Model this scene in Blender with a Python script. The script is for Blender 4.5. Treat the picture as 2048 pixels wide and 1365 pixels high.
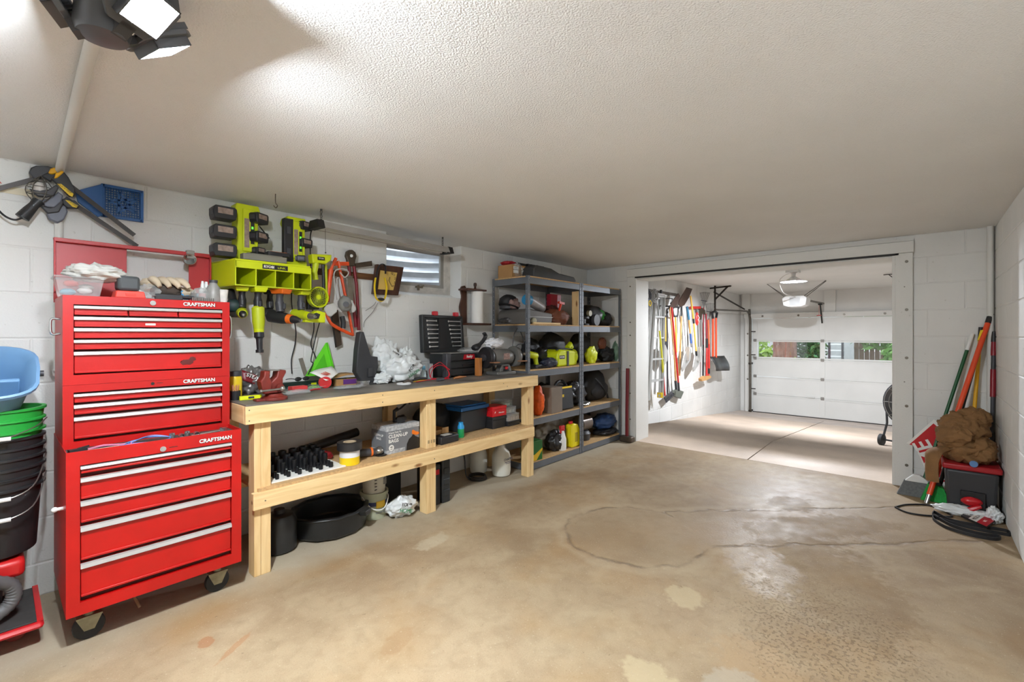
import bpy, bmesh, math, random
from mathutils import Vector as V, Matrix, noise, Euler
random.seed(7)
for o in list(bpy.data.objects): bpy.data.objects.remove(o)
SC = bpy.context.scene
COL = SC.collection
PI = math.pi

# ------------------------------------------------------------ camera
FPX, CXP, HYP, TH, HC = 917.0, 1024.0, 668.0, math.radians(41.6), 1.4
cd = bpy.data.cameras.new('camera'); cam = bpy.data.objects.new('camera', cd); COL.objects.link(cam)
cd.sensor_width = 36.0; cd.lens = 36.0*FPX/2048.0; cd.shift_y = -(682.5-HYP)/2048.0
cd.clip_start = 0.05; cd.clip_end = 200
cam.location = (0, 0, HC); cam.rotation_euler = (PI/2, 0, TH-PI/2)
SC.camera = cam

# ------------------------------------------------------------ world and exposure
w = bpy.data.worlds.new('world'); SC.world = w; w.use_nodes = True
bg = w.node_tree.nodes['Background']
bg.inputs[0].default_value = (0.80, 0.90, 1.0, 1); bg.inputs[1].default_value = 3.0
vs = SC.view_settings
vs.view_transform = 'Standard'; vs.look = 'None'; vs.gamma = 1.0; vs.use_curve_mapping = False
vs.exposure = 0.38
LED = 2300.0          # radiance of the workshop lamp's panels
BULB = 7000.0         # radiance of the bulb in the far bay

# ------------------------------------------------------------ helpers
def at(px, py, X=None, Y=None, Z=None):
    """photo pixel + one known world coordinate -> world point"""
    u = (px-CXP)/FPX; v = (HYP-py)/FPX
    c, s = math.cos(TH), math.sin(TH)
    d = V((c+u*s, s-u*c, v))
    t = X/d.x if X is not None else (Y/d.y if Y is not None else (Z-HC)/d.z)
    return V((0, 0, HC))+d*t
def lin(c):
    return tuple(((x/255)/12.92 if x/255 <= .04045 else ((x/255+.055)/1.055)**2.4) for x in c[:3])
MATS = {}
def nd(nt, t, **k):
    n = nt.nodes.new(t)
    for a, b in k.items(): setattr(n, a, b)
    return n
def mat(name, rgb, rough=.5, metal=0, var=.08, vs=6, bump=0, bs=60, coat=0, trans=0, alpha=1, emit=0, spec=None, sub=0):
    if name in MATS: return MATS[name]
    m = bpy.data.materials.new(name); m.use_nodes = True; MATS[name] = m
    nt = m.node_tree; p = nt.nodes['Principled BSDF']; L = nt.links
    c = lin(rgb)
    p.inputs['Roughness'].default_value = rough; p.inputs['Metallic'].default_value = metal
    p.inputs['Coat Weight'].default_value = coat
    p.inputs['Base Color'].default_value = (*c, 1)
    if trans: p.inputs['Transmission Weight'].default_value = trans; p.inputs['IOR'].default_value = 1.2
    if alpha < 1: p.inputs['Alpha'].default_value = alpha
    if spec is not None: p.inputs['Specular IOR Level'].default_value = spec
    if emit: p.inputs['Emission Color'].default_value = (*c, 1); p.inputs['Emission Strength'].default_value = emit
    if var or bump:
        tc = nd(nt, 'ShaderNodeTexCoord')
    if var:
        n = nd(nt, 'ShaderNodeTexNoise'); n.inputs['Scale'].default_value = vs; n.inputs['Detail'].default_value = 4
        L.new(tc.outputs['Object'], n.inputs['Vector'])
        r = nd(nt, 'ShaderNodeValToRGB')
        r.color_ramp.elements[0].position = .3; r.color_ramp.elements[1].position = .7
        r.color_ramp.elements[0].color = (*[x*(1-var) for x in c], 1)
        r.color_ramp.elements[1].color = (*[min(1, x*(1+var)) for x in c], 1)
        L.new(n.outputs['Fac'], r.inputs['Fac']); L.new(r.outputs['Color'], p.inputs['Base Color'])
    if bump:
        n2 = nd(nt, 'ShaderNodeTexNoise'); n2.inputs['Scale'].default_value = bs; n2.inputs['Detail'].default_value = 3
        L.new(tc.outputs['Object'], n2.inputs['Vector'])
        b = nd(nt, 'ShaderNodeBump'); b.inputs['Strength'].default_value = bump; b.inputs['Distance'].default_value = .01
        L.new(n2.outputs['Fac'], b.inputs['Height']); L.new(b.outputs['Normal'], p.inputs['Normal'])
    return m

def frames(pts):
    pts = [V(p) for p in pts]; out = []
    t0 = (pts[1]-pts[0]).normalized()
    up = V((0, 0, 1)) if abs(t0.z) < .9 else V((1, 0, 0))
    n = (up-t0*up.dot(t0)).normalized()
    for i, p in enumerate(pts):
        a = pts[max(i-1, 0)]; b = pts[min(i+1, len(pts)-1)]
        t = (b-a).normalized() if (b-a).length > 1e-9 else t0
        n = n-t*n.dot(t)
        n = n.normalized() if n.length > 1e-6 else t.orthogonal().normalized()
        out.append((p, t, n, t.cross(n)))
    return out
def spline(pts, k=6):
    """Catmull-Rom through pts"""
    P = [V(p) for p in pts]; r = []
    for i in range(len(P)-1):
        a, b, c, d = P[max(i-1, 0)], P[i], P[i+1], P[min(i+2, len(P)-1)]
        for j in range(k):
            t = j/k
            r.append(.5*((2*b)+(c-a)*t+(2*a-5*b+4*c-d)*t*t+(3*b-3*c+d-a)*t**3))
    r.append(P[-1]); return r
T = Matrix.Translation
def R(ax, deg): return Matrix.Rotation(math.radians(deg), 4, ax)
def TR(loc, rx=0, ry=0, rz=0): return T(V(loc)) @ Euler([math.radians(a) for a in (rx, ry, rz)]).to_matrix().to_4x4()

class MB:
    def __init__(s): s.v = []; s.f = []
    def add(s, vs, fs, M=None):
        o = len(s.v)
        s.v += [tuple(M @ V(v)) if M else tuple(v) for v in vs]
        s.f += [tuple(i+o for i in f) for f in fs]; return s
    def box(s, x0, x1, y0, y1, z0, z1, M=None):
        vs = [(x, y, z) for z in (z0, z1) for y in (y0, y1) for x in (x0, x1)]
        return s.add(vs, [(0, 2, 3, 1), (4, 5, 7, 6), (0, 1, 5, 4), (2, 6, 7, 3), (0, 4, 6, 2), (1, 3, 7, 5)], M)
    def cb(s, c, size, M=None):
        x, y, z = c; a, b, d = [q/2 for q in size]
        return s.box(x-a, x+a, y-b, y+b, z-d, z+d, M)
    def taper(s, x0, x1, y0, y1, z0, z1, k=.8, ky=None, M=None):
        ky = k if ky is None else ky
        cx, cy = (x0+x1)/2, (y0+y1)/2; vs = []
        for z, q, qy in ((z0, k, ky), (z1, 1, 1)):
            for y in (y0, y1):
                for x in (x0, x1): vs.append((cx+(x-cx)*q, cy+(y-cy)*qy, z))
        return s.add(vs, [(0, 2, 3, 1), (4, 5, 7, 6), (0, 1, 5, 4), (2, 6, 7, 3), (0, 4, 6, 2), (1, 3, 7, 5)], M)
    def bar(s, p0, p1, w, h, M=None):
        fr = frames([p0, p1]); vs = []
        for p, t, n, b in fr:
            for a, c in ((-1, -1), (1, -1), (1, 1), (-1, 1)): vs.append(p+b*(a*w/2)+n*(c*h/2))
        return s.add(vs, [(0, 3, 2, 1), (4, 5, 6, 7), (0, 1, 5, 4), (1, 2, 6, 5), (2, 3, 7, 6), (3, 0, 4, 7)], M)
    def tube(s, pts, r, n=8, M=None, caps=True, closed=False, flat=1):
        pts = [V(p) for p in pts]
        if closed: pts = pts+[pts[0], pts[1]]
        fr = frames(pts)
        if closed: fr = fr[:-1]
        rs = r if isinstance(r, (list, tuple)) else [r]*len(fr)
        if len(rs) < len(fr): rs = list(rs)+[rs[-1]]*(len(fr)-len(rs))
        vs, fs = [], []
        for (p, t, a, b), q in zip(fr, rs):
            for i in range(n):
                g = 2*PI*i/n; vs.append(p+a*(math.cos(g)*q*flat)+b*(math.sin(g)*q))
        k = len(fr)
        for j in range(k-1):
            for i in range(n):
                fs.append((j*n+i, j*n+(i+1) % n, (j+1)*n+(i+1) % n, (j+1)*n+i))
        if caps and not closed:
            fs.append(tuple(range(n-1, -1, -1))); fs.append(tuple((k-1)*n+i for i in range(n)))
        return s.add(vs, fs, M)
    def cyl(s, p0, p1, r0, r1=None, n=16, M=None): return s.tube([p0, p1], [r0, r0 if r1 is None else r1], n, M)
    def lathe(s, prof, n=24, M=None, sx=1, sy=1, cap=True):
        vs, fs = [], []
        for r, z in prof:
            for i in range(n):
                g = 2*PI*i/n; vs.append((r*math.cos(g)*sx, r*math.sin(g)*sy, z))
        for j in range(len(prof)-1):
            for i in range(n): fs.append((j*n+i, j*n+(i+1) % n, (j+1)*n+(i+1) % n, (j+1)*n+i))
        if prof[0] == prof[-1]: cap = False
        if cap and prof[0][0] > 1e-4: fs.append(tuple(range(n-1, -1, -1)))
        if cap and prof[-1][0] > 1e-4: fs.append(tuple((len(prof)-1)*n+i for i in range(n)))
        return s.add(vs, fs, M)
    def prism(s, pts, d, M=None, d0=0):
        """outline in XZ, extruded along Y from d0 to d"""
        n = len(pts)
        vs = [(x, d0, z) for x, z in pts]+[(x, d, z) for x, z in pts]
        fs = [tuple(range(n)), tuple(range(2*n-1, n-1, -1))]+[(i, i+n, (i+1) % n+n, (i+1) % n) for i in range(n)]
        return s.add(vs, fs, M)
    def ball(s, c, r, nu=16, nv=10, amp=0, fr=3, seed=0, M=None, floor=None):
        r = (r, r, r) if not isinstance(r, (tuple, list)) else r
        vs, fs = [], []
        for j in range(nv+1):
            a = -PI/2+PI*j/nv
            for i in range(nu):
                g = 2*PI*i/nu; d = V((math.cos(a)*math.cos(g), math.cos(a)*math.sin(g), math.sin(a)))
                k = 1
                if amp: k += amp*noise.noise(d*fr+V((seed*3.1, seed*1.7, seed)))+.5*amp*noise.noise(d*fr*2.3+V((seed, 9+seed, seed*2)))
                p = V((c[0]+d.x*r[0]*k, c[1]+d.y*r[1]*k, c[2]+d.z*r[2]*k))
                if floor is not None and p.z < floor: p.z = floor
                vs.append(p)
        for j in range(nv):
            for i in range(nu): fs.append((j*nu+i, j*nu+(i+1) % nu, (j+1)*nu+(i+1) % nu, (j+1)*nu+i))
        return s.add(vs, fs, M)
    def grid(s, nx, ny, fn, M=None, wrap=False):
        vs = [fn(i/(nx-1), j/(ny-1)) for j in range(ny) for i in range(nx)]
        fs = [(j*nx+i, j*nx+i+1, (j+1)*nx+i+1, (j+1)*nx+i) for j in range(ny-1) for i in range(nx-1)]
        return s.add(vs, fs, M)
    def ring(s, c, r, tr, n=24, m=8, M=None):
        return s.tube([(c[0]+r*math.cos(2*PI*i/n), c[1]+r*math.sin(2*PI*i/n), c[2]) for i in range(n)], tr, m, M, closed=True)
    def tf(s, M): s.v = [tuple(M @ V(v)) for v in s.v]; return s

def link(name, me, m, parent=None, bevel=0, solid=0, subs=0):
    o = bpy.data.objects.new(name, me); COL.objects.link(o)
    if m and not me.materials: me.materials.append(m)
    if parent: o.parent = parent
    if solid:
        q = o.modifiers.new('solid', 'SOLIDIFY'); q.thickness = solid; q.offset = 0
    if bevel:
        q = o.modifiers.new('bevel', 'BEVEL'); q.width = bevel; q.segments = 2; q.limit_method = 'ANGLE'; q.angle_limit = math.radians(40)
    if subs:
        q = o.modifiers.new('sub', 'SUBSURF'); q.levels = subs; q.render_levels = subs
    return o
def mesh(name, mb, ang=38):
    me = bpy.data.meshes.new(name); me.from_pydata(mb.v, [], mb.f)
    bm = bmesh.new(); bm.from_mesh(me)
    bmesh.ops.remove_doubles(bm, verts=bm.verts, dist=1e-6)
    bmesh.ops.recalc_face_normals(bm, faces=bm.faces); bm.to_mesh(me); bm.free()
    me.polygons.foreach_set('use_smooth', [True]*len(me.polygons))
    me.set_sharp_from_angle(angle=math.radians(ang)); me.update()
    return me
def part(name, mb, m, parent, bevel=0, solid=0, ang=38, label=None, subs=0):
    o = link(name, mesh(name, mb, ang), m, parent, bevel, solid, subs)
    if label: o['label'] = label
    return o
def tag(o, label, cat, group=None):
    o['label'] = label; o['category'] = cat
    if group: o['group'] = group
    return o
def thing(name, label, cat, loc=(0, 0, 0), rz=0, group=None, rx=0, ry=0):
    o = bpy.data.objects.new(name, None); COL.objects.link(o); o.empty_display_size = .05
    o.location = loc; o.rotation_euler = (math.radians(rx), math.radians(ry), math.radians(rz))
    return tag(o, label, cat, group)
def solo(name, label, cat, mb, m, loc=(0, 0, 0), rz=0, group=None, bevel=0, solid=0, rx=0, ry=0, ang=38, subs=0):
    o = link(name, mesh(name, mb, ang), m, None, bevel, solid, subs)
    o.location = loc; o.rotation_euler = (math.radians(rx), math.radians(ry), math.radians(rz))
    return tag(o, label, cat, group)
def struct(name, mb, m, parent=None, bevel=0):
    o = part(name, mb, m, parent, bevel)
    if not parent: o['kind'] = 'structure'
    return o
def dup(root, loc=None, rz=None, label=None, group=None, rx=None, ry=None):
    r = root.copy(); COL.objects.link(r)
    if loc is not None: r.location = loc
    e = r.rotation_euler
    if rz is not None: e.z = math.radians(rz)
    if rx is not None: e.x = math.radians(rx)
    if ry is not None: e.y = math.radians(ry)
    if label: r['label'] = label
    if group: r['group'] = group
    for ch in [o for o in root.children]:
        c = ch.copy(); COL.objects.link(c); c.parent = r
        for g in ch.children:
            d = g.copy(); COL.objects.link(d); d.parent = c
    return r
def text(s, size, m, parent, M, name='lettering', ext=.0006, sx=1, shear=0, bold=0, align='CENTER', lead=1):
    cu = bpy.data.curves.new(name, 'FONT'); cu.body = s; cu.size = size; cu.extrude = ext
    cu.align_x = align; cu.align_y = 'CENTER'; cu.shear = shear; cu.offset = bold; cu.space_line = lead
    cu.resolution_u = 3
    o = bpy.data.objects.new(name, cu); COL.objects.link(o)
    dg = bpy.context.evaluated_depsgraph_get()
    me = bpy.data.meshes.new_from_object(o.evaluated_get(dg)); bpy.data.objects.remove(o); bpy.data.curves.remove(cu)
    me.transform(M @ Matrix.Diagonal((sx, 1, 1, 1)))
    me.materials.clear()
    return link(name, me, m, parent)
FRONT = R('X', 90)     # text plane -> facing -Y
# ------------------------------------------------------------ shell materials
def wall_mat(name, rgb, dirt=.10):
    m = bpy.data.materials.new(name); m.use_nodes = True; nt = m.node_tree; L = nt.links; p = nt.nodes['Principled BSDF']
    g = nd(nt, 'ShaderNodeNewGeometry')
    n = nd(nt, 'ShaderNodeTexNoise'); n.inputs['Scale'].default_value = 1.3; n.inputs['Detail'].default_value = 6
    L.new(g.outputs['Position'], n.inputs['Vector'])
    r = nd(nt, 'ShaderNodeValToRGB'); c = lin(rgb)
    r.color_ramp.elements[0].position = .35; r.color_ramp.elements[1].position = .6
    r.color_ramp.elements[0].color = (*[x*(1-dirt) for x in c], 1); r.color_ramp.elements[1].color = (*c, 1)
    L.new(n.outputs['Fac'], r.inputs['Fac'])
    n3 = nd(nt, 'ShaderNodeTexNoise'); n3.inputs['Scale'].default_value = 38; n3.inputs['Detail'].default_value = 2
    L.new(g.outputs['Position'], n3.inputs['Vector'])
    r3 = nd(nt, 'ShaderNodeValToRGB'); r3.color_ramp.elements[0].position = .22; r3.color_ramp.elements[1].position = .30
    r3.color_ramp.elements[0].color = (.72, .70, .66, 1); r3.color_ramp.elements[1].color = (1, 1, 1, 1)
    L.new(n3.outputs['Fac'], r3.inputs['Fac'])
    mx = nd(nt, 'ShaderNodeMixRGB', blend_type='MULTIPLY'); mx.inputs[0].default_value = .6
    L.new(r.outputs['Color'], mx.inputs[1]); L.new(r3.outputs['Color'], mx.inputs[2]); L.new(mx.outputs[0], p.inputs['Base Color'])
    p.inputs['Roughness'].default_value = .55
    b = nd(nt, 'ShaderNodeBump'); b.inputs['Strength'].default_value = .35; b.inputs['Distance'].default_value = .004
    n2 = nd(nt, 'ShaderNodeTexNoise'); n2.inputs['Scale'].default_value = 120; n2.inputs['Detail'].default_value = 4
    L.new(g.outputs['Position'], n2.inputs['Vector']); L.new(n2.outputs['Fac'], b.inputs['Height']); L.new(b.outputs['Normal'], p.inputs['Normal'])
    return m
M_WALL = wall_mat('white_block_paint', (226, 225, 221))
M_TRIM = wall_mat('white_trim_paint', (224, 223, 218), .06)
M_CEIL = bpy.data.materials.new('ceiling_plaster'); M_CEIL.use_nodes = True
def _ceil():
    nt = M_CEIL.node_tree; L = nt.links; p = nt.nodes['Principled BSDF']
    g = nd(nt, 'ShaderNodeNewGeometry')
    n = nd(nt, 'ShaderNodeTexNoise'); n.inputs['Scale'].default_value = 150; n.inputs['Detail'].default_value = 3
    n1 = nd(nt, 'ShaderNodeTexNoise'); n1.inputs['Scale'].default_value = 1.1; n1.inputs['Detail'].default_value = 5
    for q in (n, n1): L.new(g.outputs['Position'], q.inputs['Vector'])
    r = nd(nt, 'ShaderNodeValToRGB'); r.color_ramp.elements[0].position = .3; r.color_ramp.elements[1].position = .7
    r.color_ramp.elements[0].color = (.78, .775, .76, 1); r.color_ramp.elements[1].color = (.84, .835, .82, 1)
    L.new(n1.outputs['Fac'], r.inputs['Fac']); L.new(r.outputs['Color'], p.inputs['Base Color'])
    p.inputs['Roughness'].default_value = .8
    b = nd(nt, 'ShaderNodeBump'); b.inputs['Strength'].default_value = .7; b.inputs['Distance'].default_value = .006
    L.new(n.outputs['Fac'], b.inputs['Height']); L.new(b.outputs['Normal'], p.inputs['Normal'])
_ceil()

# ------------------------------------------------------------ concrete floor with its repaired trench, stains and damp spots
M_FLOOR = bpy.data.materials.new('stained_concrete'); M_FLOOR.use_nodes = True
def _floor():
    nt = M_FLOOR.node_tree; L = nt.links; p = nt.nodes['Principled BSDF']
    g = nd(nt, 'ShaderNodeNewGeometry')
    def noi(scale, det=5, dist=0, off=(0, 0, 0)):
        mp = nd(nt, 'ShaderNodeMapping'); mp.inputs['Location'].default_value = off
        L.new(g.outputs['Position'], mp.inputs['Vector'])
        n = nd(nt, 'ShaderNodeTexNoise'); n.inputs['Scale'].default_value = scale; n.inputs['Detail'].default_value = det
        n.inputs['Distortion'].default_value = dist; L.new(mp.outputs[0], n.inputs['Vector']); return n.outputs['Fac']
    def ramp(fac, a, b, ca=(0, 0, 0), cb=(1, 1, 1)):
        r = nd(nt, 'ShaderNodeValToRGB'); r.color_ramp.elements[0].position = a; r.color_ramp.elements[1].position = b
        r.color_ramp.elements[0].color = (*ca, 1); r.color_ramp.elements[1].color = (*cb, 1)
        L.new(fac, r.inputs['Fac']); return r.outputs['Color']
    def math_(op, a, b=0, cl=False):
        n = nd(nt, 'ShaderNodeMath', operation=op, use_clamp=cl)
        for i, q in enumerate((a, b)):
            if isinstance(q, (int, float)): n.inputs[i].default_value = q
            else: L.new(q, n.inputs[i])
        return n.outputs[0]
    def mix(f, a, b, bt='MIX'):
        n = nd(nt, 'ShaderNodeMixRGB', blend_type=bt)
        for i, q in enumerate((f, a, b)):
            if isinstance(q, (int, float)): n.inputs[i].default_value = q
            elif isinstance(q, tuple): n.inputs[i].default_value = (*q, 1)
            else: L.new(q, n.inputs[i])
        return n.outputs[0]
    sx = nd(nt, 'ShaderNodeSeparateXYZ'); L.new(g.outputs['Position'], sx.inputs[0]); X, Y = sx.outputs[0], sx.outputs[1]
    wob = math_('MULTIPLY', math_('SUBTRACT', noi(2.2, 4), .5), .55)
    wob2 = math_('ADD', math_('MULTIPLY', math_('SUBTRACT', noi(5, 6), .5), .9), math_('MULTIPLY', math_('SUBTRACT', noi(24, 5), .5), .7))
    def spot(cx, cy, rx, ry, ang=0, soft=.3, w=wob2):
        c, s = math.cos(ang), math.sin(ang)
        dx = math_('SUBTRACT', X, cx); dy = math_('SUBTRACT', Y, cy)
        u = math_('DIVIDE', math_('ADD', math_('MULTIPLY', dx, c), math_('MULTIPLY', dy, s)), rx)
        v = math_('DIVIDE', math_('SUBTRACT', math_('MULTIPLY', dy, c), math_('MULTIPLY', dx, s)), ry)
        d = math_('SQRT', math_('ADD', math_('MULTIPLY', u, u), math_('MULTIPLY', v, v)))
        d = math_('ADD', d, math_('MULTIPLY', w, 1.6))
        return math_('DIVIDE', math_('SUBTRACT', 1+soft/2, d), soft, True)
    base = mix(ramp(noi(.9, 6, .4), .35, .68), lin((184, 166, 142)), lin((143, 121, 96)))
    base = mix(math_('MULTIPLY', ramp(noi(3.1, 8, .6, (4, 2, 0)), .42, .78), .8), base, lin((194, 179, 155)))
    base = mix(math_('MULTIPLY', ramp(noi(14, 8, .5, (2, 5, 0)), .45, .8), .45), base, lin((140, 120, 96)))
    base = mix(math_('MULTIPLY', ramp(noi(160, 3), .5, .75), .30), base, lin((120, 102, 80)))
    base = mix(math_('MULTIPLY', ramp(noi(1.7, 5, .3, (9, 1, 0)), .5, .75), .55), base, lin((172, 138, 92)))
    # pale dusty strip along the workbench and chest
    wallstrip = math_('DIVIDE', math_('SUBTRACT', math_('ADD', Y, wob), 2.62), .3, True)
    base = mix(math_('MULTIPLY', wallstrip, .75), base, lin((192, 186, 174)))
    # trench: round patch with an arm running to the right wall
    dx = math_('SUBTRACT', X, 2.98); dy = math_('SUBTRACT', Y, 1.5)
    cir = math_('SUBTRACT', math_('SQRT', math_('ADD', math_('MULTIPLY', dx, dx), math_('MULTIPLY', dy, dy))), .47)
    # arm: a strip from (3.2,1.4) towards (4.75,-.2); half width tapers
    c, s = math.cos(math.radians(-45.5)), math.sin(math.radians(-45.5))
    u = math_('ADD', math_('MULTIPLY', math_('SUBTRACT', X, 3.28), c), math_('MULTIPLY', math_('SUBTRACT', Y, 1.28), s))
    vv = math_('SUBTRACT', math_('MULTIPLY', math_('SUBTRACT', Y, 1.28), c), math_('MULTIPLY', math_('SUBTRACT', X, 3.28), s))
    arm = math_('MAXIMUM', math_('SUBTRACT', math_('ABSOLUTE', vv), .30), math_('MULTIPLY', u, -1))
    tre = math_('ADD', math_('MINIMUM', cir, arm), math_('MULTIPLY', math_('SUBTRACT', noi(5, 5), .5), .14))
    edge = math_('SUBTRACT', 1, math_('DIVIDE', math_('ABSOLUTE', tre), .022), True)
    edge = math_('MULTIPLY', edge, ramp(noi(6, 3, 0, (3, 3, 0)), .3, .6))
    inside = math_('DIVIDE', math_('MULTIPLY', tre, -1), .05, True)
    base = mix(math_('MULTIPLY', inside, .45), base, lin((158, 138, 113)))
    base = mix(math_('MULTIPLY', edge, .55), base, lin((92, 76, 60)))
    rim = math_('SUBTRACT', 1, math_('DIVIDE', math_('ABSOLUTE', math_('SUBTRACT', tre, .06)), .05), True)
    base = mix(math_('MULTIPLY', rim, .4), base, lin((190, 175, 152)))
    # worn, pale scraped spots and dark oil marks
    for cx, cy, rx, ry, a, col, k in (
            (2.42, .93, .11, .09, .3, (198, 184, 156), .75), (1.72, .75, .10, .18, -.5, (200, 186, 158), .75),
            (2.05, .42, .16, .34, -.6, (186, 160, 128), .55), (1.95, .55, .10, .10, 0, (186, 178, 166), .7),
            (1.86, .42, .05, .12, -.6, (186, 182, 172), .7), (1.33, 1.2, .05, .05, 0, (110, 92, 72), .8), (1.32, 1.08, .05, .06, 0, (112, 94, 74), .8),
            (.63, 2.42, .03, .04, 0, (168, 118, 80), .7), (.70, 2.28, .10, .015, .6, (176, 130, 92), .55),
            (1.95, 2.45, .13, .07, .3, (198, 188, 170), .6), (1.22, 1.78, .12, .05, .4, (158, 124, 88), .35), (3.9, .95, .12, .2, 0, (120, 100, 78), .0)):
        base = mix(math_('MULTIPLY', spot(cx, cy, rx, ry, a), k), base, lin(col))
    # pitted, exposed aggregate
    pit = math_('MULTIPLY', spot(2.55, .32, .42, .34, .4, .9), ramp(noi(60, 2, 0, (1, 0, 0)), .38, .46, (1, 1, 1), (0, 0, 0)))
    base = mix(math_('MULTIPLY', pit, .4), base, lin((96, 78, 58)))
    # damp patches
    wetm = math_('MAXIMUM', spot(3.15, .42, .62, .34, .5, .15), math_('MAXIMUM', spot(3.95, .55, .55, .2, -.75, .15), spot(4.35, .78, .2, .15, 0, .15)))
    base = mix(math_('MULTIPLY', wetm, .2), base, lin((118, 94, 68)))
    speck = ramp(noi(85, 2), .66, .70)
    base = mix(math_('MULTIPLY', speck, .35), base, lin((215, 205, 188)))
    dark = ramp(noi(34, 3, 0, (7, 7, 0)), .70, .74)
    base = mix(math_('MULTIPLY', dark, .4), base, lin((100, 82, 62)))
    base = mix(1.0, base, (.82, .765, .66), 'MULTIPLY')
    L.new(base, p.inputs['Base Color'])
    sheen = math_('MAXIMUM', spot(3.55, .95, .7, .25, -.75, .8, wob), math_('MAXIMUM', spot(3.1, .75, .45, .18, .6, .4), spot(4.6, 1.0, 1.0, .7, 0, 1.2, wob)))
    rg = math_('SUBTRACT', .78, math_('MULTIPLY', sheen, .30)); rg = math_('ADD', rg, math_('MULTIPLY', math_('SUBTRACT', noi(11, 6), .5), .35)); rg = math_('ADD', rg, math_('MULTIPLY', wetm, .1))
    L.new(rg, p.inputs['Roughness'])
    h = math_('ADD', math_('MULTIPLY', noi(70, 4), .25), math_('MULTIPLY', edge, -1.2)); h = math_('ADD', h, math_('MULTIPLY', pit, -.6))
    b = nd(nt, 'ShaderNodeBump'); b.inputs['Strength'].default_value = .6; b.inputs['Distance'].default_value = .010
    L.new(h, b.inputs['Height']); L.new(b.outputs['Normal'], p.inputs['Normal'])
_floor()
M_SLAB = mat('bay_concrete', (206, 187, 169), .55, var=.14, vs=1.6, bump=.25, bs=60)
M_APRON = mat('apron_concrete', (200, 186, 176), .6, var=.14, vs=2.5, bump=.25, bs=60)

XB, YL, YR, ZC = 5.55, 3.51, -.475, 2.30       # back wall, left wall, right wall, ceiling
XB2, XD, YL2, YR2, ZC2 = 5.87, 11.6, 3.15, -2.2, 2.32  # bay beyond the opening
def zfl(x): return 0 if x < 6.7 else -.40*(x-6.7)/(XD-6.7)

struct('floor', MB().box(-3, XB-.006, -1.6, 4.2, -.1, 0), M_FLOOR)
fb = struct('floor_bay', MB().box(XB-.006, 12, -2.5, 3.6, -.75, -.62), M_APRON)
def slab(x0, x1, y0, y1, m, n=2):
    vs = []; xs = sorted({x0, x1}|({6.7} if x0 < 6.7 < x1 else set()))
    mb = MB()
    for a, b in zip(xs, xs[1:]):
        v = [(a, y0, zfl(a)), (b, y0, zfl(b)), (b, y1, zfl(b)), (a, y1, zfl(a)), (a, y0, -.62), (b, y0, -.62), (b, y1, -.62), (a, y1, -.62)]
        mb.add(v, [(0, 1, 2, 3), (7, 6, 5, 4), (0, 4, 5, 1), (1, 5, 6, 2), (2, 6, 7, 3), (3, 7, 4, 0)])
    return part('slab', mb, m, fb)
slab(XB+.004, 10.25, 1.432, 3.5, M_SLAB); slab(XB+.004, 10.25, -2.4, 1.42, M_SLAB)
slab(10.265, 11.0, 1.432, 3.5, M_APRON); slab(10.265, 11.0, -2.4, 1.42, M_APRON); slab(11.01, 12, -2.4, 3.5, M_APRON)

struct('ceiling', MB().box(-3, XB+.02, -1.6, YL-.004, ZC, ZC+.15).box(-3, 2.29, YL-.004, YL+.4, ZC, ZC+.15).box(2.29, 3.17, YL-.004, YL+.2, ZC, ZC+.15).box(3.17, XB+.02, YL-.004, YL+.4, ZC, ZC+.15), M_CEIL)
struct('ceiling_bay', MB().box(XB2-.1, 12, -2.4, 3.5, ZC2, ZC2+.15), M_TRIM)

# ---- block walls: a mortar core and every block a piece of its own
BL, BH, JT = .48, .24, .006
BLK = {}
def block(parent, u0, u1, z0, z1, face, axis, sgn, m):
    """axis 'x': wall runs along x, its face at y=face looking towards sgn"""
    w, h = round(u1-u0, 3), round(z1-z0, 3)
    key = (w, h, axis, sgn, m.name)
    if key not in BLK:
        d = .008; b = .005; mb = MB(); a, c = w/2-JT/2, h/2-JT/2
        fr = [(-a, -c), (a, -c), (a, c), (-a, c)]; inn = [(-a+b, -c+b), (a-b, -c+b), (a-b, c-b), (-a+b, c-b)]
        vs = [(x, d, z) for x, z in fr]+[(x, .0025, z) for x, z in fr]+[(x, 0, z) for x, z in inn]
        fs = [(8, 9, 10, 11)]+[(i+4, (i+1) % 4+4, (i+1) % 4+8, i+8) for i in range(4)]+[(i, (i+1) % 4, (i+1) % 4+4, i+4) for i in range(4)]+[(3, 2, 1, 0)]
        mb.add(vs, fs)
        if axis == 'y': mb.tf(R('Z', -90 if sgn < 0 else 90))
        elif sgn > 0: mb.tf(R('Z', 180))
        BLK[key] = mesh('block', mb, 20); BLK[key].materials.append(m)
    o = bpy.data.objects.new('block', BLK[key]); COL.objects.link(o); o.parent = parent
    u, z = (u0+u1)/2, (z0+z1)/2
    o.location = (u, face, z) if axis == 'x' else (face, u, z)
    return o
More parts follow.
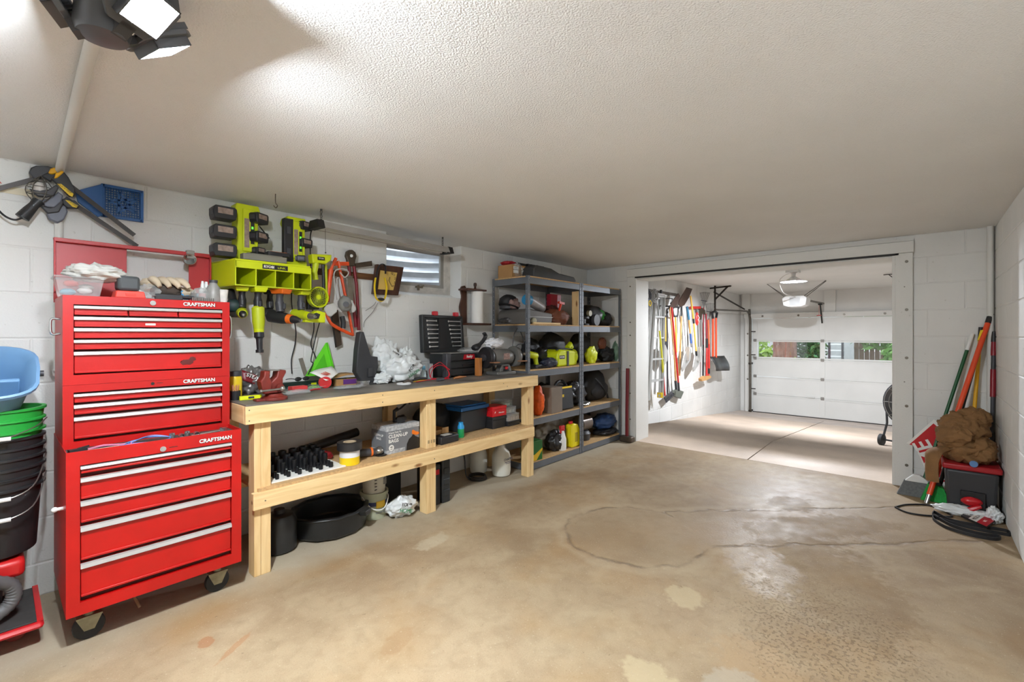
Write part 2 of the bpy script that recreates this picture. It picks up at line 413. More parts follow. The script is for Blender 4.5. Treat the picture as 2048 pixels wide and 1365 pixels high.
def block_wall(parent, u0, u1, z0, z1, face, axis, sgn, m, holes=(), uoff=0, zoff=.175):
    k = math.floor((z0-zoff)/BH)
    while zoff+k*BH < z1-.01:
        a, b = max(z0, zoff+k*BH), min(z1, zoff+(k+1)*BH)
        j = math.floor((u0-uoff-(k % 2)*BL/2)/BL)
        while True:
            c = uoff+(k % 2)*BL/2+j*BL; e = c+BL; j += 1
            if c >= u1: break
            c, e = max(c, u0), min(e, u1)
            if e-c < .03 or b-a < .02: continue
            rects = [(c, e, a, b)]
            for h in holes:
                nr = []
                for (p, q, r, s) in rects:
                    if q <= h[0]+1e-4 or p >= h[1]-1e-4 or s <= h[2]+1e-4 or r >= h[3]-1e-4: nr.append((p, q, r, s)); continue
                    if p < h[0]: nr.append((p, h[0], r, s))
                    if q > h[1]: nr.append((h[1], q, r, s))
                    pp, qq = max(p, h[0]), min(q, h[1])
                    if r < h[2]: nr.append((pp, qq, r, h[2]))
                    if s > h[3]: nr.append((pp, qq, h[3], s))
                rects = nr
            for (p, q, r, s) in rects:
                if q-p > .02 and s-r > .015: block(parent, p, q, r, s, face, axis, sgn, m)
        k += 1
WX0, WX1, WZ0 = 2.29, 3.166, 1.765               # window recess in the left wall
wl = struct('wall_left', MB().box(-3, WX0, YL+.004, YL+.3, 0, ZC).box(WX1, XB+.3, YL+.004, YL+.3, 0, ZC).box(WX0, WX1, YL+.004, YL+.3, 0, WZ0-.01), M_WALL)
block_wall(wl, -1.0, XB, 0, ZC, YL, 'x', -1, M_WALL, [(WX0, WX1, WZ0, 3)], uoff=.126)
# recess lining: sloped sill and right cheek
part('sill', MB().add([(WX0, YL+.002, WZ0-.02), (WX1, YL+.002, WZ0-.02), (WX1, YL+.2, WZ0+.05), (WX0, YL+.2, WZ0+.05), (WX0, YL+.002, WZ0-.06), (WX1, YL+.002, WZ0-.06), (WX1, YL+.2, WZ0-.06), (WX0, YL+.2, WZ0-.06)],
     [(0, 1, 2, 3), (7, 6, 5, 4), (0, 4, 5, 1), (1, 5, 6, 2), (2, 6, 7, 3), (3, 7, 4, 0)]), M_WALL, wl)
wr = struct('wall_right', MB().box(-3, XB+.3, YR-.3, YR-.004, 0, ZC), M_WALL)
block_wall(wr, 2.6, XB, 0, ZC, YR, 'x', 1, M_WALL, uoff=.3)
OY0, OY1, OZ = .165, 2.77, 2.14
wb = struct('wall_back', MB().box(XB+.004, XB2, OY1, YL+.1, 0, ZC+.1).box(XB+.004, XB2, YR2-.3, OY0, 0, ZC+.1).box(XB+.004, XB2, OY0, OY1, OZ-.01, ZC+.1), M_WALL)
block_wall(wb, OY1, YL, 0, ZC, XB, 'y', -1, M_WALL, uoff=.18)
block_wall(wb, YR, OY0, 0, ZC, XB, 'y', -1, M_WALL, uoff=.18)
struct('wall_front', MB().box(-3.2, -3, -1.8, 4.2, 0, ZC+.1), M_WALL)
w2 = struct('wall_bay_left', MB().box(XB2, 12, YL2+.004, YL2+.25, -.7, ZC2), M_WALL)
block_wall(w2, XB2, XD, -.42, ZC2, YL2, 'x', -1, M_WALL, uoff=.2)
struct('wall_bay_right', MB().box(XB2, 12, YR2-.2, YR2, -.7, ZC2), M_WALL)
w3 = struct('wall_bay_back', MB().box(XD+.06, XD+.3, 2.88, YL2, -.7, ZC2).box(XD+.06, XD+.3, YR2, .12, -.7, ZC2).box(XD+.06, XD+.3, .12, 2.88, 1.86, ZC2), M_WALL)

# ---- opening trim
M_BLACK = mat('black_rubber', (28, 27, 26), .6)
M_BOLT = mat('steel_bolt', (120, 114, 104), .4, .8)
t1 = struct('trim_1', MB().box(XB-.034, XB-.001, .035, 2.876, OZ+.002, 2.246), M_TRIM, bevel=.003)
part('seal_strip', MB().box(XB-.030, XB-.005, .14, 2.765, OZ-.016, OZ+.002), M_BLACK, t1)
part('header_board', MB().box(XB-.004, XB2+.01, OY0-.002, OY1+.002, OZ-.03, OZ-.016), M_TRIM, t1)
part('wood_strip', MB().box(XB-.02, XB-.001, .035, 2.876, 2.25, 2.268), M_TRIM, t1)
def bolt(parent, x, y, z, nx, r=.013):
    mb = MB().cyl((x, y, z), (x+nx*.004, y, z), r, n=12).cyl((x+nx*.004, y, z), (x+nx*.011, y, z), r*.55, n=6)
    return part('bolt', mb, M_BOLT, parent)
t2 = struct('trim_2', MB().box(XB-.030, XB-.001, OY1-.002, 2.874, 0, OZ), M_TRIM, bevel=.003)
part('jamb_lining', MB().box(XB-.028, XB2+.012, OY1-.022, OY1-.001, 0, OZ-.017), M_TRIM, t2, bevel=.002)
t3 = struct('trim_3', MB().box(XB-.030, XB-.001, .042, OY0+.002, 0, OZ), M_TRIM, bevel=.003)
part('jamb_lining', MB().box(XB-.028, XB2+.012, OY0+.001, OY0+.022, .0, OZ-.017), M_TRIM, t3, bevel=.002)
for z in (2.06, 1.62, 1.18, .74, .20): bolt(t3, XB-.030, .085, z, -1)
for z in (1.83, .96, .05): bolt(t3, XB-.030, .10, z, -1, .005)
for z in (2.02, 1.55, 1.38, .98, .62, .28): bolt(t2, XB-.030, 2.83, z, -1, .009)

# ---- basement window
M_FRAME = mat('white_window_frame', (196, 190, 182), .5, var=.18, vs=14, bump=.2)
def glassy(name, tint=(1, 1, 1), fac=.10, rough=.03, dif=0, dcol=(.7, .7, .7)):
    m = bpy.data.materials.new(name); m.use_nodes = True; nt = m.node_tree; L = nt.links
    for n in list(nt.nodes):
        if n.type == 'BSDF_PRINCIPLED': nt.nodes.remove(n)
    out = [n for n in nt.nodes if n.type == 'OUTPUT_MATERIAL'][0]
    t = nd(nt, 'ShaderNodeBsdfTransparent'); t.inputs[0].default_value = (*tint, 1)
    g = nd(nt, 'ShaderNodeBsdfGlossy'); g.inputs['Roughness'].default_value = rough
    x = nd(nt, 'ShaderNodeMixShader'); x.inputs[0].default_value = fac
    L.new(t.outputs[0], x.inputs[1]); L.new(g.outputs[0], x.inputs[2]); last = x
    if dif:
        d = nd(nt, 'ShaderNodeBsdfDiffuse'); d.inputs[0].default_value = (*dcol, 1)
        y = nd(nt, 'ShaderNodeMixShader'); y.inputs[0].default_value = dif
        L.new(x.outputs[0], y.inputs[1]); L.new(d.outputs[0], y.inputs[2]); last = y
    L.new(last.outputs[0], out.inputs['Surface']); return m
M_GLASS = glassy('window_glass', fac=.07)
YF = YL+.18
win = thing('window_1', 'basement hopper window recessed in the block wall', 'window'); del win['label']; del win['category']; win['kind'] = 'structure'
part('frame', MB().box(WX0, WX1, YF-.012, YF+.03, WZ0+.03, WZ0+.10).box(WX0, WX1, YF-.012, YF+.03, 2.235, 2.30).box(WX1-.085, WX1, YF-.012, YF+.03, WZ0+.10, 2.235).box(WX0, WX0+.07, YF-.012, YF+.03, WZ0+.10, 2.235), M_FRAME, win, bevel=.004)
part('sash', MB().box(WX0+.07, WX1-.085, YF-.004, YF+.02, WZ0+.10, WZ0+.13).box(WX0+.07, WX1-.085, YF-.004, YF+.02, 2.20, 2.235).box(WX1-.125, WX1-.085, YF-.004, YF+.02, WZ0+.13, 2.20), mat('grey_sash', (150, 146, 140), .5), win)
part('pane', MB().box(WX0+.07, WX1-.125, YF+.006, YF+.010, WZ0+.13, 2.20), M_GLASS, win)
part('latch', MB().box(2.72, 2.80, YF-.03, YF-.012, WZ0+.085, WZ0+.10).box(2.735, 2.755, YF-.035, YF-.02, WZ0+.06, WZ0+.11).cyl((2.775, YF-.03, WZ0+.1), (2.80, YF-.045, WZ0+.112), .008, n=8), mat('aged_brass', (120, 110, 95), .4, .6), win)
# corrugated window well outside
M_WELL = mat('galvanised_steel', (205, 208, 212), .45, .55, var=.12, vs=10)
def wellf(u, v):
    a = PI*(.0+u); z = 1.45+v*1.05
    r = .52+.022*math.sin(2*PI*z/.105)
    return (2.73+r*1.15*math.cos(PI-a), YL+.3+r*math.sin(a)*.75, z)
solo('window_well', 'corrugated galvanised steel well outside the basement window', 'window well', MB().grid(28, 60, wellf), M_WELL, solid=.003)
part('gravel_bed', MB().box(2.05, 3.4, YL+.31, YL+.8, 1.40, 1.46), mat('gravel', (120, 115, 108), .9, var=.4, vs=60), bpy.data.objects['window_well'])

# conduit standing in the right-hand corner
solo('conduit_pipe', 'white painted vertical conduit pipe in the corner beside the right wall', 'pipe', MB().cyl((XB-.025, YR+.03, 0), (XB-.025, YR+.03, ZC), .021, n=14), M_TRIM)
# ------------------------------------------------------------ lights on the ceiling
M_ALU = mat('cast_aluminium', (150, 152, 154), .4, .6, var=.05)
M_DKGREY = mat('dark_grey_plastic', (70, 70, 72), .5)
M_WHITEP = mat('white_plastic', (232, 232, 230), .4, var=.03)
M_LED = mat('lit_led_lens', (238, 247, 255), .3, var=0, emit=LED)
lm = thing('garage_light', 'lit ceiling lamp with a round hub and three tilted LED panels', 'lamp', (.175, 1.50, ZC))
M_SINK = mat('grey_heat_sink', (96, 98, 102), .45, .3)
part('hub', MB().lathe([(.04, 0), (.045, -.02), (.032, -.03), (.032, -.07), (.052, -.09), (.056, -.15), (.05, -.172), (.02, -.18), (0, -.181)], 28), M_SINK, lm)
def wing(az, tilt, L=.135, W=.15):
    """az: direction of the panel, tilt: degrees above the horizontal of its outer end; the LEDs sit on the under side"""
    M = R('Z', az) @ T((.066, 0, -.155)) @ R('Y', -tilt)
    mb = MB()
    o = [(0, -.045), (.02, -W/2+.01), (.04, -W/2), (L-.03, -W/2), (L, -W/2+.03), (L, W/2-.03), (L-.03, W/2), (.04, W/2), (.02, W/2-.01), (0, .045)]
    n = len(o)
    mb.add([(x, y, .0) for x, y in o]+[(x, y, .014) for x, y in o], [tuple(range(n-1, -1, -1)), tuple(range(n, 2*n))]+[(i, (i+1) % n, (i+1) % n+n, i+n) for i in range(n)], M)
    wg = part('panel', mb, M_SINK, lm, bevel=.002)
    for i in range(11):
        y = -W/2+.014+i*(W-.028)/10
        part('fin', MB().box(.03, L-.012, y-.002, y+.002, .014, .030, M), M_SINK, wg)
    part('lens', MB().box(.028, L-.024, -W/2+.03, W/2-.03, -.005, -.0005, M), M_LED, wg)
    a, b, c, d = .022, L-.018, -W/2+.024, W/2-.024
    part('added_bezel', MB().box(a, a+.004, c, d, -.022, 0, M).box(b-.004, b, c, d, -.022, 0, M).box(a, b, c, c+.004, -.022, 0, M).box(a, b, d-.004, d, -.022, 0, M), M_SINK, wg)  # rim added around the lens to cut light spilling onto the ceiling
    part('hinge', MB().box(-.03, .012, -.018, .018, .0, .018, M), M_DKGREY, wg)
wing(157, 62); wing(14, 34); wing(-56, 42)
solo('conduit_pipe', 'white conduit pipe running over the ceiling and down the wall behind the clamps', 'pipe',
     MB().tube(spline([(.19, 1.52, 2.278), (.2, 2.2, 2.278), (.225, 3.3, 2.278), (.228, 3.45, 2.268), (.228, 3.488, 2.22), (.228, 3.488, 2.1), (.226, 3.488, 1.2)], 5), .019, 10), M_TRIM)
# eye hook
h = at(551, 400, Z=2.25)
solo('ceiling_hook', 'small dark screw hook hanging from the ceiling near the window', 'hook', MB().tube(spline([(0, 0, .06), (0, 0, .0), (.012, 0, -.018), (.002, 0, -.034), (-.012, 0, -.022)], 4), .003, 6), M_BOLT, (at(551, 388, Z=ZC).x, at(551, 388, Z=ZC).y, ZC-.055))

# hanging fluorescent shop light
M_CHAIN = mat('steel_chain', (95, 92, 88), .4, .8)
A = at(632, 455, Y=3.22); B = at(893, 496, Y=3.32)
A.z = B.z = 2.155
d = (B-A); LN = d.length; ang = math.degrees(math.atan2(d.y, d.x))
sl = thing('shop_light', 'unlit fluorescent shop light hanging from two chains in front of the window', 'lamp', A, ang)
M_HOUS = mat('painted_housing', (172, 168, 162), .45, .2)
part('housing', MB().prism([(-.07, 0), (-.045, .05), (.045, .05), (.07, 0), (.062, 0), (.04, .042), (-.04, .042), (-.062, 0)], LN, R('Z', -90) @ T((0, 0, 0))), M_HOUS, sl)
for x in (-.02, LN-.02):
    part('end_cap', MB().prism([(-.072, -.004), (-.05, .055), (.05, .055), (.072, -.004)], .05, T((x, 0, 0)) @ R('Z', -90)), M_BLACK, sl)
for y in (-.035, .035):
    part('tube', MB().cyl((.03, y, .012), (LN-.03, y, .012), .013, n=10), mat('unlit_tube', (205, 205, 200), .3, var=0), sl)
for x in (.04, LN-.05):
    c = MB(); zt = ZC-A.z-.012; n = 5
    for i in range(n):
        z = .055+(zt-.055)*(i+.5)/n; hh = (zt-.055)/n*.62
        pts = [(math.cos(g)*.009, 0, math.sin(g)*hh) for g in [2*PI*k/10 for k in range(10)]]
        c.tube(pts, .0022, 5, T((x, 0, z)) @ R('Z', 90*(i % 2)), closed=True)
    c.cyl((x, 0, zt-.005), (x, 0, zt+.012), .008, n=8)
    part('chain', c, M_CHAIN, sl)
part('pull_cord', MB().cyl((.06, -.02, 0), (.062, -.02, -.165), .0016, n=5).ball((.062, -.02, -.17), .006, 8, 6), M_CHAIN, sl)

# bare-bulb lamp in the bay beyond
fl = thing('ceiling_lamp', 'lit bulb under a flat white enamel shade in the far bay', 'lamp', (7.65, 1.356, ZC2))
part('junction_box', MB().box(-.06, .10, -.07, .09, -.035, 0), M_TRIM, fl)
part('socket', MB().lathe([(.06, -.03), (.03, -.05), (.026, -.10)], 20), mat('porcelain', (205, 200, 195), .3), fl)
part('shade', MB().lathe([(.03, -.095), (.055, -.115), (.11, -.15), (.165, -.168), (.165, -.171), (.11, -.155), (.052, -.12), (.028, -.10)], 28), M_WHITEP, fl)
part('bulb', MB().ball((0, 0, -.139), (.034, .034, .036), 16, 10), mat('lit_bulb', (240, 246, 255), .3, var=0, emit=BULB), fl)
part('cord', MB().tube(spline([(.08, .06, -.03), (.14, .15, -.06), (.22, .22, -.13), (.8, .28, -.26), (1.72, .28, -.27)], 5), .006, 6), mat('white_cord', (215, 212, 206), .5), fl)

# garage door opener
op = thing('garage_door_opener', 'white garage door opener hanging from dark straps with rail and arm', 'opener', (9.4, 1.656, 1.882))
part('body', MB().prism([(-.17, .03), (-.10, 0), (.10, 0), (.17, .03), (.19, .15), (.14, .19), (-.14, .19), (-.19, .15)], .40, R('Z', -90) @ T((0, 0, 0))), M_WHITEP, op, bevel=.008)
part('light_lens', MB().box(-.012, .002, -.085, .07, .025, .165), glassy('opener_lens', (.85, .85, .85), .2, .3, .5, (.75, .76, .76)), op)
part('rail', MB().box(.38, 2.12, -.018, .018, .135, .17, R('Z', -4.2)), mat('galvanised_rail', (120, 116, 108), .4, .7), op)
for a, b in (((9.47, 1.53, 2.06), (9.47, 1.20, 2.315)), ((9.53, 1.49, 2.06), (9.53, 1.20, 2.315)), ((9.47, 1.78, 2.06), (9.47, 2.10, 2.315)), ((9.53, 1.82, 2.06), (9.53, 2.10, 2.315))):
    o = op.location; part('hanger_strap', MB().bar(V(a)-o, V(b)-o, .028, .006), mat('perforated_strap', (62, 56, 50), .5, .5), op)
part('trolley', MB().box(1.8, 1.92, -.165, -.105, .11, .14), M_BLACK, op)
part('door_arm', MB().bar((1.86, -.135, .12), (2.15, -.13, -.26), .028, .006), M_BLACK, op)
part('release_cord', MB().cyl((1.82, -.12, .11), (1.82, -.12, -.10), .003, n=5).cyl((1.82, -.16, -.105), (1.82, -.08, -.105), .008, n=6), mat('red_cord', (190, 40, 30), .5), op)

# ------------------------------------------------------------ sectional garage door
M_DOOR = mat('white_door_paint', (226, 226, 222), .5, var=.04, vs=2)
dr = thing('door_1', 'white sectional garage door', 'door', (XD, 0, 0)); del dr['label']; del dr['category']; dr['kind'] = 'structure'
D0, D1, DM = .15, 2.87, 1.527
zs = [-.385, .025, .43, .84, 1.25, 1.75]
for i in range(5):
    a, b = zs[i]+.002, zs[i+1]-.003
    mb = MB()
    if i == 3:
        mb.box(0, .04, D0, D1, a, a+.03).box(0, .04, D0, D1, b-.025, b)
        for y0, y1 in ((D0, D0+.06), (DM-.045, DM+.045), (D1-.10, D1)): mb.box(0, .04, y0, y1, a+.03, b-.025)
    else:
        mb.box(.012, .04, D0, D1, a, b).box(0, .014, D0, D1, a, a+.028).box(0, .014, D0, D1, b-.028, b)
        for y0, y1 in ((D0, D0+.06), (DM-.045, DM+.045), (D1-.10, D1)): mb.box(0, .014, y0, y1, a+.028, b-.028)
    sec = part('door_section', mb, M_DOOR, dr, bevel=.003)
    if i == 3:
        for y0, y1 in ((D0+.06, DM-.045), (DM+.045, D1-.10)): part('pane', MB().box(.018, .022, y0, y1, a+.03, b-.025), M_GLASS, sec)
    if i:
        for y in (D1-.05, DM, D0+.03): part('hinge', MB().box(-.012, 0, y-.03, y+.03, a-.035, a+.03).cyl((-.014, y-.035, a), (-.014, y+.035, a), .008, n=8), mat('door_hinge', (150, 146, 140), .5, .4), sec)
part('handle', MB().box(-.04, -.002, 1.66, 1.80, .03, .05), M_DOOR, dr)
part('bottom_seal', MB().box(.005, .035, D0, D1, -.40, -.385), M_BLACK, dr)
t4 = struct('trim_4', MB().box(XD-.03, XD+.055, .05, 3.05, 1.752, 1.86), M_TRIM, bevel=.003)
for y in (2.66, 1.96, 1.15, .5): bolt(t4, XD-.03, y, 1.80, -1, .022)
struct('trim_5', MB().box(XD-.03, XD+.05, 2.89, 3.03, -.42, 1.752).box(XD-.02, XD+.05, 2.93, 3.10, 1.86, ZC2), M_TRIM, bevel=.003)
struct('trim_6', MB().box(XD+.01, XD+.055, 1.30, 1.50, 1.86, ZC2).box(XD-.03, XD+.05, -.05, .13, -.42, 1.752), M_TRIM, bevel=.003)
for z in (1.4, .9, .35): bolt(bpy.data.objects['trim_5'], XD-.03, 2.97, z, -1, .02)
M_TRACK = mat('track_steel', (98, 92, 84), .45, .6, var=.15, vs=20)
tk = thing('door_track', 'steel track of the garage door curving up to its ceiling hanger by the tool wall', 'track', (11.45, 2.885, -.4))
def off(p): return V(p)-V((11.45, 2.885, -.4))
part('rail', MB().tube([off(p) for p in [(11.45, 2.885, -.40), (11.45, 2.885, .7), (11.45, 2.885, 1.62)]+spline([(11.45, 2.885, 1.62), (11.43, 2.885, 1.75), (11.36, 2.885, 1.85), (11.25, 2.89, 1.90), (11.1, 2.895, 1.905)], 4)[1:]+[(9.14, 2.92, 1.86)]], .026, 8, flat=.7), M_TRACK, tk)
part('corner_plate', MB().box(-.12, .0, -.012, .012, 2.2, 2.36), M_TRACK, tk)
M_ANGLE = mat('black_angle_iron', (52, 46, 40), .5, .4)
for a, b in (((9.14, 2.92, 1.84), (9.14, 2.92, ZC2)), ((9.467, 3.12, ZC2-.012), (9.262, 2.668, ZC2-.012)), ((9.29, 2.73, ZC2-.01), (9.15, 2.92, 2.06)), ((9.15, 2.94, 2.20), (11.16, 2.93, 1.95))):
    part('hanger_angle', MB().bar(off(a), off(b), .032, .008).bar(off(V(a)+V((0, 0, 0))), off(b), .008, .032), M_ANGLE, tk)
for z in (.02, 1.1): part('bracket', MB().box(-.03, .15, -.02, .03, z, z+.04), M_ANGLE, tk)
for z in (1.85, 1.32, .55): part('roller_stem', MB().cyl((0, 0, z), (0, -.11, z), .012, n=8), M_ANGLE, tk)
tk2 = thing('door_track', 'steel track hanger of the garage door beyond the right jamb', 'track', (9.07, .08, ZC2))
part('hanger_angle', MB().bar((0, -.15, -.012), (.02, .33, -.012), .032, .01), M_ANGLE, tk2)
part('hanger_angle', MB().bar((0, .27, -.012), (0, .02, -.27), .03, .01), M_ANGLE, tk2)
part('hanger_angle', MB().bar((0, .02, 0), (0, .02, -.44), .03, .01), M_ANGLE, tk2)
part('rail', MB().tube([(0, .0, -.45), (2.0, .03, -.41)], .026, 8, flat=.7), M_TRACK, tk2)
# ------------------------------------------------------------ rolling tool chest: three red steel chests stacked
M_RED = mat('red_enamel', (186, 11, 8), .42, var=.13, vs=4, bump=.06, bs=30)
M_RED2 = mat('red_enamel_lid', (186, 42, 44), .4, var=.08, vs=4)
M_PULL = mat('aluminium_pull', (190, 187, 183), .35, .35, var=.06, vs=10)
M_INNER = mat('chest_gap', (70, 14, 12), .7)
M_CHROME = mat('chrome', (205, 205, 205), .18, .9, var=.03)
M_WLET = mat('white_lettering', (238, 236, 230), .5, var=0)
M_BLET = mat('black_lettering', (28, 27, 27), .5, var=0)
M_RUB = mat('black_tyre', (34, 34, 35), .7)
M_MAT = mat('dusty_tray_liner', (66, 62, 58), .8, var=.2, vs=20)
def logo(parent, x, y, z, size):
    text('CRAFTSMAN', size, M_BLET, parent, T((x+.0015, y-.0004, z-.0015)) @ FRONT, 'logo_outline', .0003, 1.0, 0, size*.06)  # dark outline lettering set behind the white letters
    text('CRAFTSMAN', size, M_WLET, parent, T((x, y-.0012, z)) @ FRONT, 'logo', .0004, 1.0, 0, size*.025)
def drawer(parent, x0, x1, yf, zt0, zt1, zb, n=1):
    """zt0..zt1: aluminium pull strip; zb: bottom of the drawer front"""
    d = part('drawer', MB().box(x0, x1, yf+.006, yf+.03, zb+.004, zt0-.001).prism([(x0, 0), (x1, 0), (x1, .010), (x0, .010)], yf+.008, T((0, 0, zb+.003)), yf-.001), M_RED, parent, bevel=.002)
    w = zt0-zt1
    part('pull', MB().add([(x, yy, z) for x in (x0-.002, x1+.002) for yy, z in ((yf+.008, zt0), (yf-.006, zt0-.15*w), (yf-.010, zt1+.003), (yf-.006, zt1), (yf+.008, zt1+.004))],
         [(0, 1, 6, 5), (1, 2, 7, 6), (2, 3, 8, 7), (3, 4, 9, 8), (4, 0, 5, 9), (0, 4, 3, 2, 1), (5, 6, 7, 8, 9)]), M_PULL, d)
    return d
def chest(x0, x1, yf, yb, z0, z1, ox0, ox1, oz0, oz1, root):
    part('body', MB().box(x0, x1, yf+.03, yb, z0, z1).box(x0, ox0, yf, yf+.03, z0, z1).box(ox1, x1, yf, yf+.03, z0, z1).box(ox0, ox1, yf, yf+.03, z0, oz0).box(ox0, ox1, yf, yf+.03, oz1, z1), M_RED, root)
    part('recess', MB().box(ox0, ox1, yf+.026, yf+.031, oz0, oz1), M_INNER, root)
X0, X1 = .205, .889
lo = thing('rolling_cabinet', 'red steel rolling tool cabinet on casters, lowest of the stacked chests', 'tool chest', (0, 0, 0))
chest(X0-.004, X1-.004, 2.75, 3.36, .165, .845, .246, .838, .219, .822, lo)
part('tray_rim', MB().box(X0-.004, X1-.004, 2.75, 2.753, .845, .884).box(X0-.004, X0-.001, 2.753, 3.36, .845, .884).box(X1-.007, X1-.004, 2.753, 3.36, .845, .884).box(X0-.004, X1-.004, 3.357, 3.36, .845, .884), M_RED, lo)
part('tray_liner', MB().box(X0, X1-.008, 2.755, 3.355, .845, .862), M_MAT, lo)
for a, b, c in ((.817, .803, .782), (.765, .745, .669), (.662, .640, .565), (.552, .528, .401), (.388, .366, .239)): drawer(lo, .249, .835, 2.75, a, b, c)
part('lock', MB().cyl((.54, 2.752, .840), (.54, 2.742, .840), .0125, n=16).cyl((.54, 2.742, .840), (.54, 2.738, .840), .008, n=12), M_CHROME, lo)
part('lock_mark', MB().box(.565, .60, 2.7492, 2.7499, .8405, .8435), M_BLET, lo)
logo(lo, .765, 2.7495, .848, .026)
part('side_handle_stub', MB().cyl((X0-.004, 2.86, .62), (X0-.03, 2.86, .62), .008, n=10).ball((X0-.032, 2.86, .62), .012, 10, 8), M_WHITEP, lo)
for cx, cy in ((.285, 2.86), (.80, 2.86), (.285, 3.26), (.80, 3.26)):
    c = part('caster', MB().prism([(-.045, .105), (.045, .105), (.018, .045), (-.018, .045)], .004, T((cx, cy-.022, 0))).prism([(-.045, .105), (.045, .105), (.018, .045), (-.018, .045)], .004, T((cx, cy+.018, 0))).box(cx-.045, cx+.045, cy-.03, cy+.03, .105, .112).cyl((cx, cy, .112), (cx, cy, .165), .02, n=12), mat('zinc_caster', (150, 145, 120), .5, .5, var=.2, vs=30), lo)
    part('wheel', MB().lathe([(.008, -.014), (.04, -.016), (.054, -.013), (.058, -.006), (.058, .006), (.054, .013), (.04, .016), (.008, .014)], 24, T((cx, cy, .058)) @ R('X', 90) @ R('Y', 0)), M_RUB, c)
part('hanging_rod', MB().cyl((.43, 2.85, .17), (.46, 2.80, .085), .006, n=8), mat('rusty_rod', (120, 88, 60), .7), lo)
mi = thing('middle_chest', 'red steel three-drawer tool chest in the middle of the stack', 'tool chest', (0, 0, .8625))
def sub(z): return z-.8625
chest(X0, X1, 2.95, 3.36, 0, sub(1.159), .2416, .851, sub(.894), sub(1.125), mi)
for a, b, c in ((1.117, 1.103, 1.0735), (1.066, 1.049, 1.0175), (1.008, .9896, .904)): drawer(mi, .2445, .848, 2.95, sub(a), sub(b), sub(c))
part('lock_hole', MB().cyl((.537, 2.951, sub(1.143)), (.537, 2.949, sub(1.143)), .008, n=12).box(.553, .58, 2.9492, 2.951, sub(1.143), sub(1.1455)), M_BLET, mi)
logo(mi, .742, 2.9495, sub(1.143), .026)
tp = thing('top_chest', 'red steel tool chest with small top drawers and its lid open against the wall', 'tool chest', (0, 0, 1.16))
def sub(z): return z-1.16
chest(X0, X1, 2.95, 3.36, 0, sub(1.58), .2416, .851, sub(1.2065), sub(1.538), tp)
for x0, x1 in ((.2445, .4385), (.4435, .644), (.6495, .848)): drawer(tp, x0, x1, 2.95, sub(1.5335), sub(1.5167), sub(1.486))
ds = [drawer(tp, .2445, .848, 2.95, sub(a), sub(b), sub(c)) for a, b, c in ((1.4817, 1.464, 1.43), (1.428, 1.41, 1.3767), (1.372, 1.3557, 1.323), (1.316, 1.298, 1.211))]
part('label_sticker', MB().box(.508, .55, 2.9545, 2.9557, sub(1.442), sub(1.453)), M_WLET, ds[0])
part('grease_smear', MB().ball((.685, 2.9556, sub(1.247)), (.03, .0008, .014), 12, 6, .5, 2, 3).ball((.712, 2.9556, sub(1.264)), (.016, .0008, .011), 12, 6, .4, 2, 5), mat('dark_grease', (96, 24, 20), .6), ds[3])
part('lock', MB().cyl((.537, 2.952, sub(1.558)), (.537, 2.942, sub(1.558)), .0125, n=16).cyl((.537, 2.942, sub(1.558)), (.537, 2.938, sub(1.558)), .008, n=12), M_CHROME, tp)
logo(tp, .742, 2.9495, sub(1.559), .026)
lid = part('lid', MB().box(.202, .500, 3.40, 3.412, sub(1.58), sub(1.905)).box(.80, .913, 3.40, 3.412, sub(1.58), sub(1.905)).box(.202, .913, 3.37, 3.412, sub(1.885), sub(1.905)).box(.202, .209, 3.37, 3.40, sub(1.62), sub(1.885)).box(.906, .913, 3.37, 3.40, sub(1.62), sub(1.885)).box(.202, .913, 3.36, 3.412, sub(1.565), sub(1.58)), M_RED2, tp, bevel=.002)
part('side_handle', MB().tube(spline([(X1, 3.05, sub(1.50)), (X1+.03, 3.05, sub(1.50)), (X1+.035, 3.05, sub(1.44)), (X1+.03, 3.05, sub(1.38)), (X1, 3.05, sub(1.38))], 4), .014, 10, flat=.5), M_CHROME, tp)
part('side_handle', MB().tube(spline([(X0, 3.05, sub(1.47)), (X0-.03, 3.05, sub(1.47)), (X0-.035, 3.05, sub(1.44)), (X0-.03, 3.05, sub(1.40)), (X0, 3.05, sub(1.40))], 4), .012, 10, flat=.5), M_CHROME, tp)

